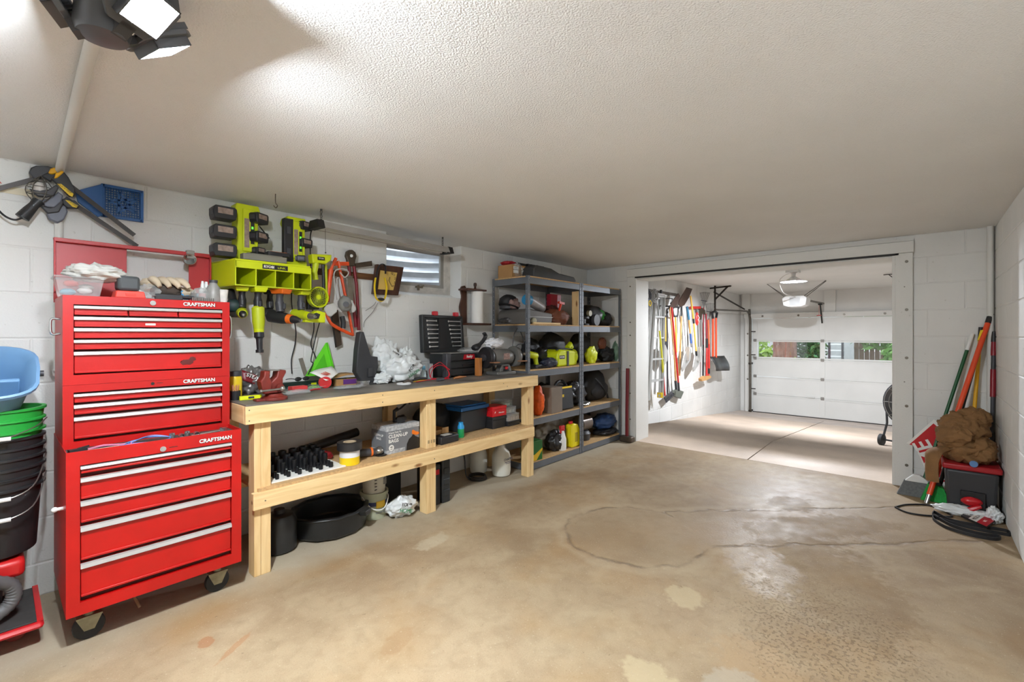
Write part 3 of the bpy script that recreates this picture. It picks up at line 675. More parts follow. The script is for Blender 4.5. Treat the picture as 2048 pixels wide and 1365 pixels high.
# ------------------------------------------------------------ pine workbench
def wood(name, c1, c2, axis='x', scale=1.0, knots=True, rough=.6):
    m = bpy.data.materials.new(name); m.use_nodes = True; nt = m.node_tree; L = nt.links; p = nt.nodes['Principled BSDF']
    g = nd(nt, 'ShaderNodeNewGeometry'); mp = nd(nt, 'ShaderNodeMapping')
    s = {'x': (.9, 9, 9), 'y': (9, .9, 9), 'z': (9, 9, .9)}[axis]
    mp.inputs['Scale'].default_value = [q*scale for q in s]; L.new(g.outputs['Position'], mp.inputs['Vector'])
    n = nd(nt, 'ShaderNodeTexNoise'); n.inputs['Scale'].default_value = 2.2; n.inputs['Detail'].default_value = 6; n.inputs['Distortion'].default_value = 1.2
    L.new(mp.outputs[0], n.inputs['Vector'])
    r = nd(nt, 'ShaderNodeValToRGB'); r.color_ramp.elements[0].position = .3; r.color_ramp.elements[1].position = .68
    r.color_ramp.elements[0].color = (*lin(c2), 1); r.color_ramp.elements[1].color = (*lin(c1), 1); L.new(n.outputs['Fac'], r.inputs['Fac'])
    last = r.outputs['Color']
    if knots:
        v = nd(nt, 'ShaderNodeTexVoronoi'); v.inputs['Scale'].default_value = 1; v.inputs['Randomness'].default_value = 1
        m2 = nd(nt, 'ShaderNodeMapping'); m2.inputs['Scale'].default_value = {'x': (2.6, 7, 7), 'y': (7, 2.6, 7), 'z': (7, 7, 2.6)}[axis]
        L.new(g.outputs['Position'], m2.inputs['Vector']); L.new(m2.outputs[0], v.inputs['Vector'])
        k = nd(nt, 'ShaderNodeValToRGB'); k.color_ramp.elements[0].position = .05; k.color_ramp.elements[1].position = .12
        k.color_ramp.elements[0].color = (1, 1, 1, 1); k.color_ramp.elements[1].color = (0, 0, 0, 1); L.new(v.outputs['Distance'], k.inputs['Fac'])
        x = nd(nt, 'ShaderNodeMixRGB'); x.inputs[2].default_value = (*lin((150, 100, 55)), 1)
        L.new(k.outputs['Color'], x.inputs[0]); L.new(last, x.inputs[1]); last = x.outputs[0]
    L.new(last, p.inputs['Base Color']); p.inputs['Roughness'].default_value = rough
    return m
PX = wood('pine_lengthwise', (244, 214, 160), (224, 186, 128), 'x'); PZ = wood('pine_upright', (242, 212, 158), (220, 182, 124), 'z'); PY = wood('pine_crosswise', (242, 212, 158), (220, 182, 124), 'y')
M_PART = mat('particle_board', (196, 160, 112), .7, var=.16, vs=60, bump=.15, bs=120)
M_TOP = mat('worn_dark_worktop', (112, 105, 97), .5, var=.5, vs=4, bump=.12, bs=40)
bn = thing('workbench', 'long pine workbench with a dark worn top and a lower shelf', 'workbench', (0, 0, 0))
BX0, BX1, BY0, BY1, BZ = .926, 3.553, 2.81, 3.48, 1.0
part('worktop', MB().box(BX0+.002, BX1, BY0, BY1, BZ-.008, BZ), M_TOP, bn)
part('top_board', MB().box(BX0+.03, BX1-.03, BY0+.036, BY1, BZ-.026, BZ-.008), M_PART, bn)
part('front_board', MB().box(BX0, BX1, BY0, BY0+.036, .889, BZ-.008), PX, bn, bevel=.003)
part('end_board', MB().box(BX0, BX0+.036, BY0+.036, BY1, .889, BZ-.008), PY, bn, bevel=.003)
part('end_board', MB().box(BX1-.036, BX1, BY0+.036, BY1, .889, BZ-.008), PY, bn, bevel=.003)
part('rear_board', MB().box(BX0+.036, BX1-.036, BY1-.036, BY1, .889, BZ-.026), PX, bn)
LEGX = ((.984, 1.075), (2.215, 2.306), (3.445, 3.533))
for a, b in LEGX:
    part('leg', MB().box(a, a+.036, 2.85, 2.938, 0, .889).box(a+.037, b, 2.85, 2.938, 0, .889), PZ, bn, bevel=.003)
    part('leg', MB().box(a, b, 3.38, 3.465, 0, .889), PZ, bn, bevel=.003)
part('lower_front_board', MB().box(.967, 3.50, 2.812, 2.849, .395, .49), PX, bn, bevel=.003)
part('lower_shelf', MB().box(1.0, 3.50, 2.83, 3.46, .4905, .508), M_PART, bn)
part('lower_rear_board', MB().box(.967, 3.50, 3.3, 3.336, .395, .49), PX, bn)
for x, z in ((.945, .97), (.945, .91), (1.8, .97), (1.8, .92), (3.05, .95), (3.1, .92), (2.26, .96), (2.26, .43), (1.03, .44)):
    part('screw', MB().cyl((x, BY0+.001, z), (x, BY0-.0015, z), .004, n=8), M_BOLT, bn)
text('||| || |||', .028, M_BLET, bn, T((2.262, 2.8495, .56)) @ FRONT, 'stamp')

# ------------------------------------------------------------ two steel shelving units
M_STEEL = mat('grey_steel_rack', (108, 112, 118), .45, .3, var=.06)
def perf_post(x, y, sx, sy, h=1.99):
    mb = MB(); w = .034; t = .003
    for k in range(2):
        def bx(u0, u1, z0, z1):
            if k == 0: mb.box(min(x, x+sx*u0), max(x+sx*u0, x+sx*u1), y, y+sy*t, z0, z1) if 0 else mb.box(*sorted((x+sx*u0, x+sx*u1)), *sorted((y, y+sy*t)), z0, z1)
            else: mb.box(*sorted((x, x+sx*t)), *sorted((y+sy*u0, y+sy*u1)), z0, z1)
        bx(0 if k == 0 else t, .013, 0, h); bx(.021, w, 0, h)
        n = 40
        for i in range(n): bx(.013, .021, i*h/n+.018, (i+1)*h/n+.004)
    return mb
def rack(x0, x1, y0, y1, label):
    r = thing('shelving_unit', label, 'shelving unit', (x0, y0, 0), group='grey steel shelving units')
    W, D = x1-x0, y1-y0
    for a, sx in ((0, 1), (W, -1)):
        for b, sy in ((0, 1), (D, -1)): part('post', perf_post(a, b, sx, sy), M_STEEL, r)
    for z in (.075, .525, 1.02, 1.487, 1.978):
        s = part('shelf', MB().box(.004, W-.004, .004, D-.004, z, z+.012), M_PART, r)
        for y in (.004, D-.010): part('beam', MB().box(.005, W-.005, y, y+.006, z-.066, z-.002), M_STEEL, s)
        for x in (.005, W-.011): part('beam', MB().box(x, x+.006, .012, D-.012, z-.066, z-.002), M_STEEL, s)
        for x in (.018, W-.018):
            for q in (z-.012, z-.052): part('rivet', MB().cyl((x, 0, q), (x, -.003, q), .0045, n=8), M_CHROME, s)
    return r
SY0, SY1 = 2.95, 3.45
rk1 = rack(3.566, 4.545, SY0, SY1, 'grey steel shelving unit at the end of the workbench')
rk2 = rack(4.556, 5.49, SY0, SY1, 'grey steel shelving unit in the corner beside the opening')
SHZ = [.088, .538, 1.033, 1.500, 1.991]
# ------------------------------------------------------------ things on the left wall
def loc_at(px, py, **k): return at(px, py, **k)
class Rel:
    """local frame: pixel on a plane -> point relative to an origin"""
    def __init__(s, o): s.o = V(o)
    def __call__(s, px, py, Y): return at(px, py, Y=Y)-s.o
    def xz(s, pts, Y): return [(q.x, q.z) for q in (s(a, b, Y) for a, b in pts)]
M_BLKP = mat('black_plastic', (36, 36, 38), .45)
M_GREYP = mat('slate_grey_plastic', (62, 62, 66), .5)
M_BLUEG = mat('blue_grey_rubber', (112, 116, 130), .5)
M_YEL = mat('yellow_plastic', (236, 200, 30), .45)
M_AMBER = mat('amber_rubber', (238, 178, 30), .5)
M_DSTEEL = mat('dark_steel_bar', (58, 54, 52), .4, .6)
def clamp(label, bar, body, jaw, padc, pad, lab, Y, group=None):
    o = at(*body[0], Y=Y); r = Rel(o); t = thing('bar_clamp', label, 'clamp', o, group=group)
    part('bar', MB().bar(r(*bar[0], Y+.01), r(*bar[1], Y+.01), .006, .022), M_DSTEEL, t)
    part('body', MB().prism(r.xz(body, Y), .03, T((0, -.012, 0))), M_BLKP, t, bevel=.004)
    part('jaw', MB().prism(r.xz(jaw, Y), .028, T((0, -.010, 0))), M_GREYP, t, bevel=.005)
    part('pad', MB().prism(r.xz(pad, Y-.01), .034, T((0, -.022, 0))), padc, t, bevel=.005)
    if lab:
        part('name_plate', MB().prism(r.xz(lab, Y-.013), .002, T((0, -.015, 0))), M_YEL, t)
        a, b = r(*lab[0], Y-.03), r(*lab[2], Y-.03)
        text('QUICK-GRIP', .011, M_BLET, t, T(((a.x+b.x)/2-.002, -.0305, (a.z+b.z)/2+.002)) @ R('Y', 38) @ FRONT)
    return t
clamp('dark bar clamp pointing along the wall towards the red lettering', ((-12, 380), (112, 347)), [(82, 352), (100, 344), (112, 346), (116, 356), (100, 364)], [(57, 346), (62, 336), (72, 332), (95, 333), (112, 338), (100, 346), (92, 350), (80, 358), (72, 362)], M_AMBER, [(96, 347), (101, 338), (112, 335), (114, 347), (104, 350)], None, 3.45)
clamp('long bar clamp with yellow plate and amber pad hanging beside the blue lattice', ((118, 354), (269, 471)), [(101, 358), (115, 346), (128, 345), (137, 356), (150, 380), (148, 394), (138, 393), (118, 372)], [(58, 378), (72, 381), (95, 381), (112, 370), (118, 376), (108, 392), (92, 395), (75, 393)], M_AMBER, [(108, 358), (111, 348), (124, 342), (128, 345), (114, 357)], [(114, 368), (122, 368), (147, 388), (145, 394), (138, 391)], 3.40)
clamp('long bar clamp with blue-grey pads hanging under its twin', ((130, 396), (275, 493)), [(124, 398), (150, 402), (160, 412), (156, 418), (135, 417), (126, 410)], [(80, 412), (100, 416), (122, 398), (128, 405), (118, 425), (95, 428)], M_BLUEG, [(74, 401), (90, 400), (105, 395), (116, 384), (126, 392), (122, 405), (108, 416), (92, 414)], [(130, 400), (138, 401), (156, 412), (153, 416), (145, 414)], 3.44)
o = at(112, 430, Y=3.46); r = Rel(o)
solo('clamp_pad', 'loose blue-grey clamp jaw hanging lowest under the bar clamps', 'clamp', MB().prism(r.xz([(92, 428), (112, 425), (118, 415), (130, 410), (135, 425), (128, 440), (115, 447), (98, 440)], 3.46), .04, T((0, -.02, 0))), M_BLUEG, o, bevel=.006)
# trouble light
o = at(70, 410, Y=3.40); r = Rel(o)
t = thing('trouble_light', 'black trouble light with a wire cage hanging by the clamps', 'lamp', o)
part('handle', MB().tube([r(78, 402, 3.40), r(68, 411, 3.40), r(58, 421, 3.40), r(44, 436, 3.40)], [.026, .020, .024, .028], 14), M_BLKP, t)
c = MB(); p0 = r(76, 404, 3.40); p1 = r(82, 352, 3.42)
for k in range(6):
    a = 2*PI*k/6; pts = []
    for i in range(9):
        f = i/8; q = p0.lerp(p1, f); s = math.sin(PI*(.12+.88*f))*.05
        pts.append(q+V((math.cos(a)*s, math.sin(a)*s*.7, 0)))
    c.tube(pts, .0022, 5)
for f in (.3, .55, .8):
    q = p0.lerp(p1, f); s = math.sin(PI*(.12+.88*f))*.05
    c.tube([q+V((math.cos(g)*s, math.sin(g)*s*.7, 0)) for g in [2*PI*k/12 for k in range(12)]], .0022, 5, closed=True)
part('wire_cage', c, mat('cage_wire', (120, 116, 110), .35, .8), t)
part('bulb', MB().ball(tuple(p0.lerp(p1, .5)), (.022, .022, .035), 12, 8), mat('frosted_bulb', (215, 210, 205), .3), t)
part('cord', MB().tube(spline([r(44, 436, 3.40), r(30, 440, 3.42), r(14, 435, 3.44), r(0, 424, 3.45), r(-14, 405, 3.46)], 5), .005, 6), M_BLKP, t)
# red stencilled letters and a cream strip
o = at(20, 378, Y=3.505)
t = thing('wall_strip', 'cream paper strip with red letters on the left wall', 'sign', o)
part('strip', MB().box(-.16, .10, -.002, .004, -.024, .012), mat('cream_paper', (226, 216, 190), .7), t)
text('ER', .05, mat('red_print', (205, 90, 80), .6), t, T((-.055, -.001, .035)) @ FRONT)
# blue plastic lattice
M_BLUE = mat('blue_plastic', (44, 96, 160), .45)
YB = 3.485; o = at(207, 430, Y=YB); r = Rel(o)
t = thing('crate_panel', 'blue plastic crate panel with a star lattice on the left wall', 'crate', o)
a, b, c_, d = [r(*q, YB) for q in ((206, 369), (285, 381.5), (287, 446), (206, 431))]
w, h = (b.x-a.x), a.z-d.z; g = MB(); x0, z0 = a.x, d.z
for i in range(16): g.box(x0+w*i/15-.0028, x0+w*i/15+.0028, .012, .016, z0, z0+h)
for j in range(14): g.box(x0, x0+w, .012, .016, z0+h*j/13-.0028, z0+h*j/13+.0028)
g.box(x0-.006, x0+.008, .006, .02, z0-.006, z0+h+.006).box(x0+w-.008, x0+w+.006, .006, .02, z0-.006, z0+h+.006).box(x0, x0+w, .006, .02, z0-.006, z0+.008).box(x0, x0+w, .006, .02, z0+h-.008, z0+h+.006)
P5 = [(x0+w*(.52+.40*math.cos(2*PI*k/5+.6)), z0+h*(.5+.38*math.sin(2*PI*k/5+.6))) for k in range(5)]
for k in range(5):
    p, q = P5[k], P5[(k+2) % 5]; g.bar((p[0], .013, p[1]), (q[0], .013, q[1]), .005, .012)
part('lattice', g, M_BLUE, t)
part('solid_side', MB().prism(r.xz([(150, 382), (203, 368.5), (206, 369), (206, 431), (196, 434), (156, 404)], YB), .012), M_BLUE, t, bevel=.002)

# ------------------------------------------------------------ lime tool rack with chargers, batteries and hanging tools
M_LIME = mat('lime_plastic', (206, 217, 18), .42, var=.05)
M_LIME2 = mat('dull_lime_plastic', (190, 202, 30), .5, var=.08)
M_TEAL = mat('dark_teal_plastic', (40, 60, 62), .5)
M_ORANGE = mat('orange_plastic', (226, 108, 30), .45)
M_LABEL = mat('grey_orange_label', (150, 130, 118), .5, var=.3, vs=40)
M_SILV = mat('brushed_steel', (160, 158, 152), .3, .85)
ro = V((.943, 3.508, 1.70)); t = thing('tool_rack', 'lime green wall rack with open compartments for power tools', 'rack', ro)
def rr(x, y, z): return V((x, y, z))-ro
XL, XR, YFr = .995, 1.47, 3.20
def quad(x0, x1, z0, z1): 
    v = [rr(XL, YFr, z0), rr(XR, YFr, z0), rr(XR+.05, 3.508, z0), rr(.943, 3.508, z0), rr(XL, YFr, z1), rr(XR, YFr, z1), rr(XR+.05, 3.508, z1), rr(.943, 3.508, z1)]
    return MB().add(v, [(3, 2, 1, 0), (4, 5, 6, 7), (0, 1, 5, 4), (1, 2, 6, 5), (2, 3, 7, 6), (3, 0, 4, 7)])
part('top_plate', quad(0, 0, 1.862, 1.874), M_LIME, t, bevel=.003)
fb_ = part('front_band', MB().box(*[q for q in (XL-ro.x, XR-ro.x)], YFr-ro.y, YFr-ro.y+.010, 1.818-ro.z, 1.862-ro.z), M_LIME, t, bevel=.002)
part('back_plate', MB().box(0, XR+.05-ro.x, -.008, 0, 0, .165), M_LIME2, t)
part('bottom_plate', quad(0, 0, 1.704, 1.712), M_LIME2, t)
for k in range(5):
    x = XL+(XR-XL)*k/4; xr = .943+(XR+.05-.943)*k/4
    part('divider', MB().add([rr(x, YFr, 1.712), rr(xr, 3.50, 1.712), rr(xr, 3.50, 1.862), rr(x, YFr, 1.862 if k in (0, 4) else 1.818), rr(x+.006, YFr, 1.712), rr(xr+.006, 3.50, 1.712), rr(xr+.006, 3.50, 1.862), rr(x+.006, YFr, 1.862 if k in (0, 4) else 1.818)],
         [(0, 1, 2, 3), (7, 6, 5, 4), (0, 4, 5, 1), (1, 5, 6, 2), (2, 6, 7, 3), (3, 7, 4, 0)]), M_LIME, t)
part('logo_plate', MB().box(1.155-ro.x, 1.315-ro.x, YFr-.0015-ro.y, YFr-ro.y, 1.825-ro.z, 1.856-ro.z), M_BLET, t)
text('RYOBI', .023, M_WLET, t, T(rr(1.195, YFr-.002, 1.840)) @ FRONT, bold=.0008)
text('LINK', .019, mat('lime_lettering', (206, 217, 18), .5, var=0), t, T(rr(1.275, YFr-.002, 1.839)) @ FRONT, sx=1.25)

def battery(px, py, Y, label, rz=90, s=1.0, dx=0):
    """battery pack; its stem plugs along local +y"""
    o = at(px, py, Y=Y); b = thing('battery_pack', label, 'battery', o, rz, 'batteries on the chargers')
    m = MB().prism([(-.052*s, -.036*s), (.052*s, -.036*s), (.058*s, -.01*s), (.058*s, .026*s), (.048*s, .036*s), (-.048*s, .036*s), (-.058*s, .026*s), (-.058*s, -.01*s)], .045*s, None, -.045*s)
    part('case', m, M_BLKP, b, bevel=.004)
    part('shoulder', MB().cb((0, .055*s, 0), (.09*s, .022*s, .05*s)), M_GREYP, b, bevel=.003)
    part('label', MB().cb((0, -.0458*s, .008*s), (.075*s, .0012, .032*s)), M_LABEL, b)
    for q in (-1, 1): part('side_clip', MB().cb((q*.059*s, -.01*s, 0), (.006*s, .04*s, .03*s)), M_GREYP, b, bevel=.001)
    return b
def charger(x, y, z0, z1, w, label, outlets=False):
    c = thing('battery_charger', label, 'charger', (x, y, z0)); h = z1-z0
    part('body', MB().prism([(-w/2, .0), (w/2, 0), (w/2, h*.12), (w*.40, h*.2), (w*.40, h*.80), (w/2, h*.88), (w*.42, h), (-w*.42, h), (-w/2, h*.88), (-w*.40, h*.8), (-w*.40, h*.2), (-w/2, h*.12)], .11), M_LIME, c, bevel=.006)
    part('face', MB().box(-w*.22, w*.26, -.012, .002, h*.18, h*.92), M_LIME, c, bevel=.006)
    part('screen', MB().box(w*.08, w*.22, -.0135, -.012, h*.32, h*.72), M_BLKP, c)
    part('instruction_label', MB().box(-w*.16, w*.03, -.0135, -.012, h*.25, h*.75), M_LABEL, c)
    for k in range(3): part('status_light', MB().box(w*.11, w*.18, -.0142, -.0135, h*(.38+.1*k), h*(.42+.1*k)), mat('green_led', (90, 240, 60), .4, var=0, emit=1.5), c)
    if outlets:
        part('outlet_panel', MB().box(-w*.62, -w*.2, -.016, .03, h*.10, h*.94), M_BLKP, c, bevel=.003)
        for k in range(2): part('socket', MB().box(-w*.5, -w*.32, -.02, -.015, h*(.22+.42*k), h*(.36+.42*k)), M_GREYP, c, bevel=.002)
    return c
charger(1.115, 3.34, 1.8755, 2.26, .16, 'lime six-port battery charger loaded with batteries on both sides')
CH2 = charger(1.435, 3.34, 1.8755, 2.235, .15, 'lime battery charger with black outlet panel on the rack', True)
for i, (y, l) in enumerate(((428, 'top'), (465, 'middle'), (502, 'bottom'))):
    battery(446, y, 3.30, 'black battery pack with grey label, %s one on the left of the first charger' % l, 0, 1.12)
for i, (y, l) in enumerate(((438, 'top'), (475, 'middle'), (503, 'bottom'))):
    battery(515, y, 3.34, 'black battery pack, %s one between the two chargers' % l, 30, .95 if i < 2 else .7)
for i, (y, l) in enumerate(((453, 'upper'), (487, 'lower'))):
    battery(607, y, 3.36, 'black battery pack, %s one on the right of the second charger' % l, 20, .85)
battery(603, 518, 3.30, 'small black battery pack standing at the right end of the rack', 60, .6)
o = at(528, 519, Y=3.25); o.z = 1.8755+.022
solo('tool_tray', 'long dull grey plastic block lying on the lime rack', 'block', MB().box(-.135, .135, -.03, .03, -.02, .02).box(-.11, .11, -.024, .024, .02, .026), mat('weathered_grey', (128, 124, 112), .6), o, 0, bevel=.003)
o = at(554, 506, Y=3.28); o.z = 1.9246+.017
bt = thing('battery_pack', 'flat orange-labelled battery lying on the grey block', 'battery', o)
part('case', MB().box(-.07, .07, -.035, .035, -.016, .012), M_BLKP, bt, bevel=.004); part('label', MB().box(-.055, .055, -.03, .03, .012, .0135), M_ORANGE, bt)
a, b = at(519, 453, Y=3.36), at(538, 477, Y=3.30)
solo('marker', 'black marker leaning between the two chargers', 'pen', MB().tube([V((0, 0, 0)), b-a], [.004, .005], 8), M_BLKP, a)

def hang_tool(px, py, Y, label, cat, rz, main, acc, s=1.0, nose=(0, -.16, -.02), chuck=M_BLKP, base=None, longnose=False):
    """a power tool hung upside down by its foot: foot, grip, motor housing, nose"""
    o = at(px, py, Y=Y); o.z = 1.7035; d = thing('power_tool', label, cat, o, rz, 'tools hanging under the lime rack')
    part('foot', MB().taper(-.042*s, .042*s, -.06*s, .045*s, -.03*s, 0, .8), base or main, d, bevel=.005)
    part('grip', MB().tube(spline([(0, 0, -.025*s), (0, .004*s, -.07*s), (0, .0, -.11*s), (0, -.005*s, -.14*s)], 3), [.024*s, .021*s, .020*s, .022*s, .026*s], 12), acc, d)
    part('trigger', MB().cb((0, -.03*s, -.105*s), (.016*s, .018*s, .035*s)), M_GREYP, d, bevel=.003)
    z = -.165*s; n = V(nose)*s; c0 = V((0, .085*s, z)); 
    if abs(n.z) > abs(n.y): c0 = V((0, 0, -.12*s))
    dirn = n.normalized(); c1 = c0+dirn*.15*s
    part('housing', MB().tube([c0, c0+dirn*.012*s, c0+dirn*.10*s, c1], [.026*s, .037*s, .037*s, .03*s], 16), main, d)
    part('collar', MB().tube([c1, c1+dirn*.03*s], [.031*s, .027*s], 16), base or M_GREYP, d)
    part('chuck', MB().tube([c1+dirn*.03*s, c1+dirn*.055*s, c1+dirn*.085*s], [.024*s, .023*s, .012*s], 14), chuck, d)
    part('bit_holder', MB().cyl(tuple(c1+dirn*.085*s), tuple(c1+dirn*.10*s), .007*s, n=8), M_SILV, d)
    if longnose: part('long_nose', MB().tube([c1+dirn*.02*s, c1+dirn*.05*s, c1+dirn*.06*s, c1+dirn*.13*s, c1+dirn*.132*s, c1+dirn*.15*s], [.03, .03, .02, .017, .024, .024], 12), M_BLKP, d)
    return d
hang_tool(484, 566, 3.30, 'black and lime cordless jigsaw under the left end of the rack', 'power tool', -15, M_LIME2, M_BLKP, .95, base=M_LIME)
hang_tool(516, 566, 3.26, 'lime and black cordless tool with a long nose pointing at the floor', 'power tool', 0, M_LIME2, M_BLKP, 1.02, nose=(0, -.02, -.2), base=M_LIME, longnose=True)
hang_tool(560, 570, 3.26, 'black hammer drill with orange collar under the rack', 'power tool', 25, M_BLKP, M_GREYP, 1.1, base=M_ORANGE, chuck=M_BLKP)
hang_tool(602, 575, 3.30, 'lime drill with silver chuck under the right end of the rack', 'power tool', 15, M_LIME2, M_GREYP, .95, base=M_LIME, chuck=M_SILV)
hang_tool(540, 568, 3.40, 'dark drill hanging in shade behind the hammer drill', 'power tool', 0, M_BLKP, M_BLKP, .9)
o = at(466, 612, Y=3.34)
t = thing('palm_sander', 'dark teal palm sander hanging beside the top chest', 'sander', o)
part('body', MB().ball((0, 0, 0), (.05, .06, .045), 14, 10, .12, 2, 4), M_TEAL, t); part('pad', MB().box(-.05, .055, -.05, .05, -.075, -.04), M_BLKP, t, bevel=.006); part('neck', MB().cyl((0, 0, .03), (0, .05, .10), .025, n=10), M_BLKP, t)
# lime task lamp / stapler at the bottom, fan and blower at the right end
o = at(629, 633, Y=3.26); r = Rel(o)
WLT = t = thing('work_light', 'lime cordless work light lying tilted below the rack', 'lamp', o)
part('shell', MB().prism(r.xz([(608, 645), (648, 646), (649, 626), (633, 621), (618, 632), (608, 641)], 3.26), .07, T((0, -.02, 0))), M_LIME, t, bevel=.005)
part('dark_window', MB().prism(r.xz([(613, 640), (637, 638), (640, 629), (632, 626), (618, 631)], 3.24), .003, T((0, -.024, 0))), M_BLKP, t)
o = at(634, 595, Y=3.36)
t = thing('cordless_fan', 'small round lime fan with a spiral grille', 'fan', o, 8)
part('rim', MB().lathe([(.072, -.02), (.078, -.012), (.078, .03), (.07, .03), (.066, -.012)], 28, R('X', 90), cap=False), M_LIME, t)
g = MB()
for k in range(24):
    a = 2*PI*k/24; pts = [(math.cos(a+q*.8)*(.014+q*.058), math.sin(a+q*.8)*(.014+q*.058), .022) for q in (0, .33, .66, 1)]
    g.tube(pts, .0018, 4, R('X', 90))
gr = part('grille', g, M_LIME2, t); part('hub', MB().lathe([(0, .03), (.016, .026), (.018, .015)], 16, R('X', 90)), M_LIME, t)
part('blade', MB().lathe([(.0, -.0), (.062, .004), (.062, .006), (0, .008)], 20, R('X', 90)), M_BLKP, t)
part('back_stand', MB().box(-.02, .02, .0, .10, -.09, -.06).box(-.03, .03, .06, .10, -.09, .05), M_BLKP, t, bevel=.004)
o = at(640, 520, Y=3.34); r = Rel(o)
t = thing('caulk_gun', 'lime cordless caulk gun hanging upright beside the rack', 'power tool', o)
part('head', MB().prism(r.xz([(620, 509), (660, 511), (659, 522), (648, 529), (636, 527), (622, 527)], 3.34), .07, T((0, -.03, 0))), M_LIME, t, bevel=.006)
part('logo_plate', MB().prism(r.xz([(635, 514), (649, 515), (649, 521), (635, 520)], 3.30), .002, T((0, -.043, 0))), M_BLET, t)
text('RYOBI', .013, M_WLET, t, T(r(642, 517.5, 3.30)+V((0, -.0055, 0))) @ FRONT)
part('grip', MB().tube([r(632, 527, 3.34), r(629, 545, 3.34), r(631, 560, 3.34)], [.024, .019, .022], 12), M_LIME2, t)
part('rod', MB().cyl(tuple(r(646, 527, 3.36)), tuple(r(648, 615, 3.36)), .011, n=10), M_BLKP, t)
part('barrel', MB().tube([r(650, 530, 3.39), r(651, 590, 3.39), r(648, 622, 3.39)], [.017, .017, .012], 10), M_LIME2, t)
# hanging cords belong to what they feed
def wcord(pp, Y, parent, rad=.0045, Yend=None, m=None, name='power_cord'):
    pts = [at(x, y, Y=Y if j < len(pp)-1 else (Yend or Y)) for j, (x, y) in enumerate(pp)]
    mb = MB().tube(spline(pts, 6), rad, 6); mb.tf(parent.matrix_basis.inverted())
    return part(name, mb, m or M_BLKP, parent)
wcord(((588, 528), (583, 600), (590, 650), (592, 668), (590, 690), (583, 720), (584, 748)), 3.485, CH2)
wcord(((628, 455), (621, 470), (621, 520), (624, 600), (628, 655), (622, 690), (632, 720), (618, 742), (612, 752)), 3.47, sl)
wcord(((640, 642), (632, 672), (626, 700), (622, 722), (626, 728), (616, 750)), 3.44, WLT)
# ------------------------------------------------------------ saws, mask, clock and towel holder right of the rack
M_BRWOOD = wood('brown_board', (120, 78, 40), (84, 52, 26), 'x', knots=False)
M_DKWOOD = wood('dark_walnut', (82, 46, 28), (52, 28, 18), 'z', knots=False, rough=.4)
M_OTUBE = mat('orange_painted_tube', (222, 78, 28), .4, var=.15, vs=20)
M_BLADE = mat('saw_steel', (138, 130, 118), .4, .7, var=.15, vs=18)
M_RUST = mat('dull_brown_steel', (84, 72, 60), .5, .5, var=.2, vs=25)
M_MAROON = mat('maroon_paint', (120, 22, 34), .35)
M_MASK = mat('grey_rubber_mask', (132, 130, 126), .6)
M_FILTER = mat('pale_grey_filter', (186, 184, 180), .6)
a, b = at(600, 526, Y=3.495), at(762, 546, Y=3.495)
z = 1.885
solo('hanging_rail', 'brown wooden rail on the wall carrying the saws and clock', 'board', MB().box(0, b.x-a.x, -.008, .012, -.025, .025), M_BRWOOD, (a.x, 3.497, z), bevel=.002)
def wall_thing(name, label, cat, px, py, Y, **k):
    o = at(px, py, Y=Y); return thing(name, label, cat, o, **k), Rel(o)
t, r = wall_thing('bow_saw', 'orange tubular bow saw hanging behind the grey mask', 'saw', 680, 590, 3.42)
part('frame', MB().tube(spline([r(*p, 3.40) for p in ((672, 517), (662, 540), (653, 590), (652, 618), (659, 643), (675, 656), (700, 668), (706, 670))], 5), .013, 8), M_OTUBE, t)
part('grip_frame', MB().tube([r(*p, 3.42) for p in ((706, 672), (700, 640), (694, 610), (684, 560), (676, 522))], .016, 8, flat=.6), M_OTUBE, t)
part('cross_bar', MB().bar(r(668, 528, 3.43), r(697, 528, 3.43), .02, .03), M_OTUBE, t)
t, r = wall_thing('caulking_gun', 'orange skeleton caulking gun next to the lime caulk gun', 'tool', 660, 570, 3.40)
part('cradle', MB().tube([r(662, 540, 3.40), r(658, 570, 3.40), r(655, 604, 3.40)], [.019, .018, .014], 12), M_OTUBE, t)
part('plunger', MB().cyl(tuple(r(662, 536, 3.40)), tuple(r(664, 523, 3.40)), .008, n=8), M_SILV, t)
t, r = wall_thing('bolt_cutter', 'long bolt cutter with dark jaws and maroon handles', 'tool', 704, 560, 3.45)
part('jaws', MB().prism(r.xz([(694, 503), (699, 500), (705, 500), (711, 505), (713, 513), (711, 520), (709, 533), (696, 533), (695, 520), (692, 512)], 3.44), .035, T((0, -.015, 0))), M_RUST, t, bevel=.006)
part('handle', MB().tube([r(708, 533, 3.45), r(713, 570, 3.45), r(716, 620, 3.45), r(718, 661, 3.45)], [.013, .012, .013, .014], 10), M_MAROON, t)
part('handle', MB().tube([r(698, 533, 3.45), r(700, 560, 3.46), r(706, 600, 3.46), r(712, 655, 3.46)], [.013, .012, .013, .014], 10), M_MAROON, t)
part('pivot', MB().cyl(tuple(r(703, 512, 3.425)), tuple(r(703, 512, 3.45)), .012, n=12), M_SILV, t)
t, r = wall_thing('pruning_saw', 'grey toothed pruning saw blade hanging between the red handles', 'saw', 700, 575, 3.435)
z0, z1 = r(702, 604, 3.435), r(700, 552, 3.435)
teeth = [(z0.x-.028, z0.z), (z1.x-.022, z1.z)]
n = 18
for i in range(n+1):
    q = z1.lerp(z0, i/n); teeth.append((q.x+.020, q.z)); 
    if i < n: q = z1.lerp(z0, (i+.5)/n); teeth.append((q.x+.027, q.z))
part('blade', MB().prism(teeth, .004), M_BLADE, t)
t, r = wall_thing('hand_saw', 'brown worn saw blade hanging with its tip down', 'saw', 672, 660, 3.46)
part('blade', MB().prism(r.xz([(661, 620), (676, 620), (684, 690), (671, 696)], 3.46), .004), M_RUST, t)
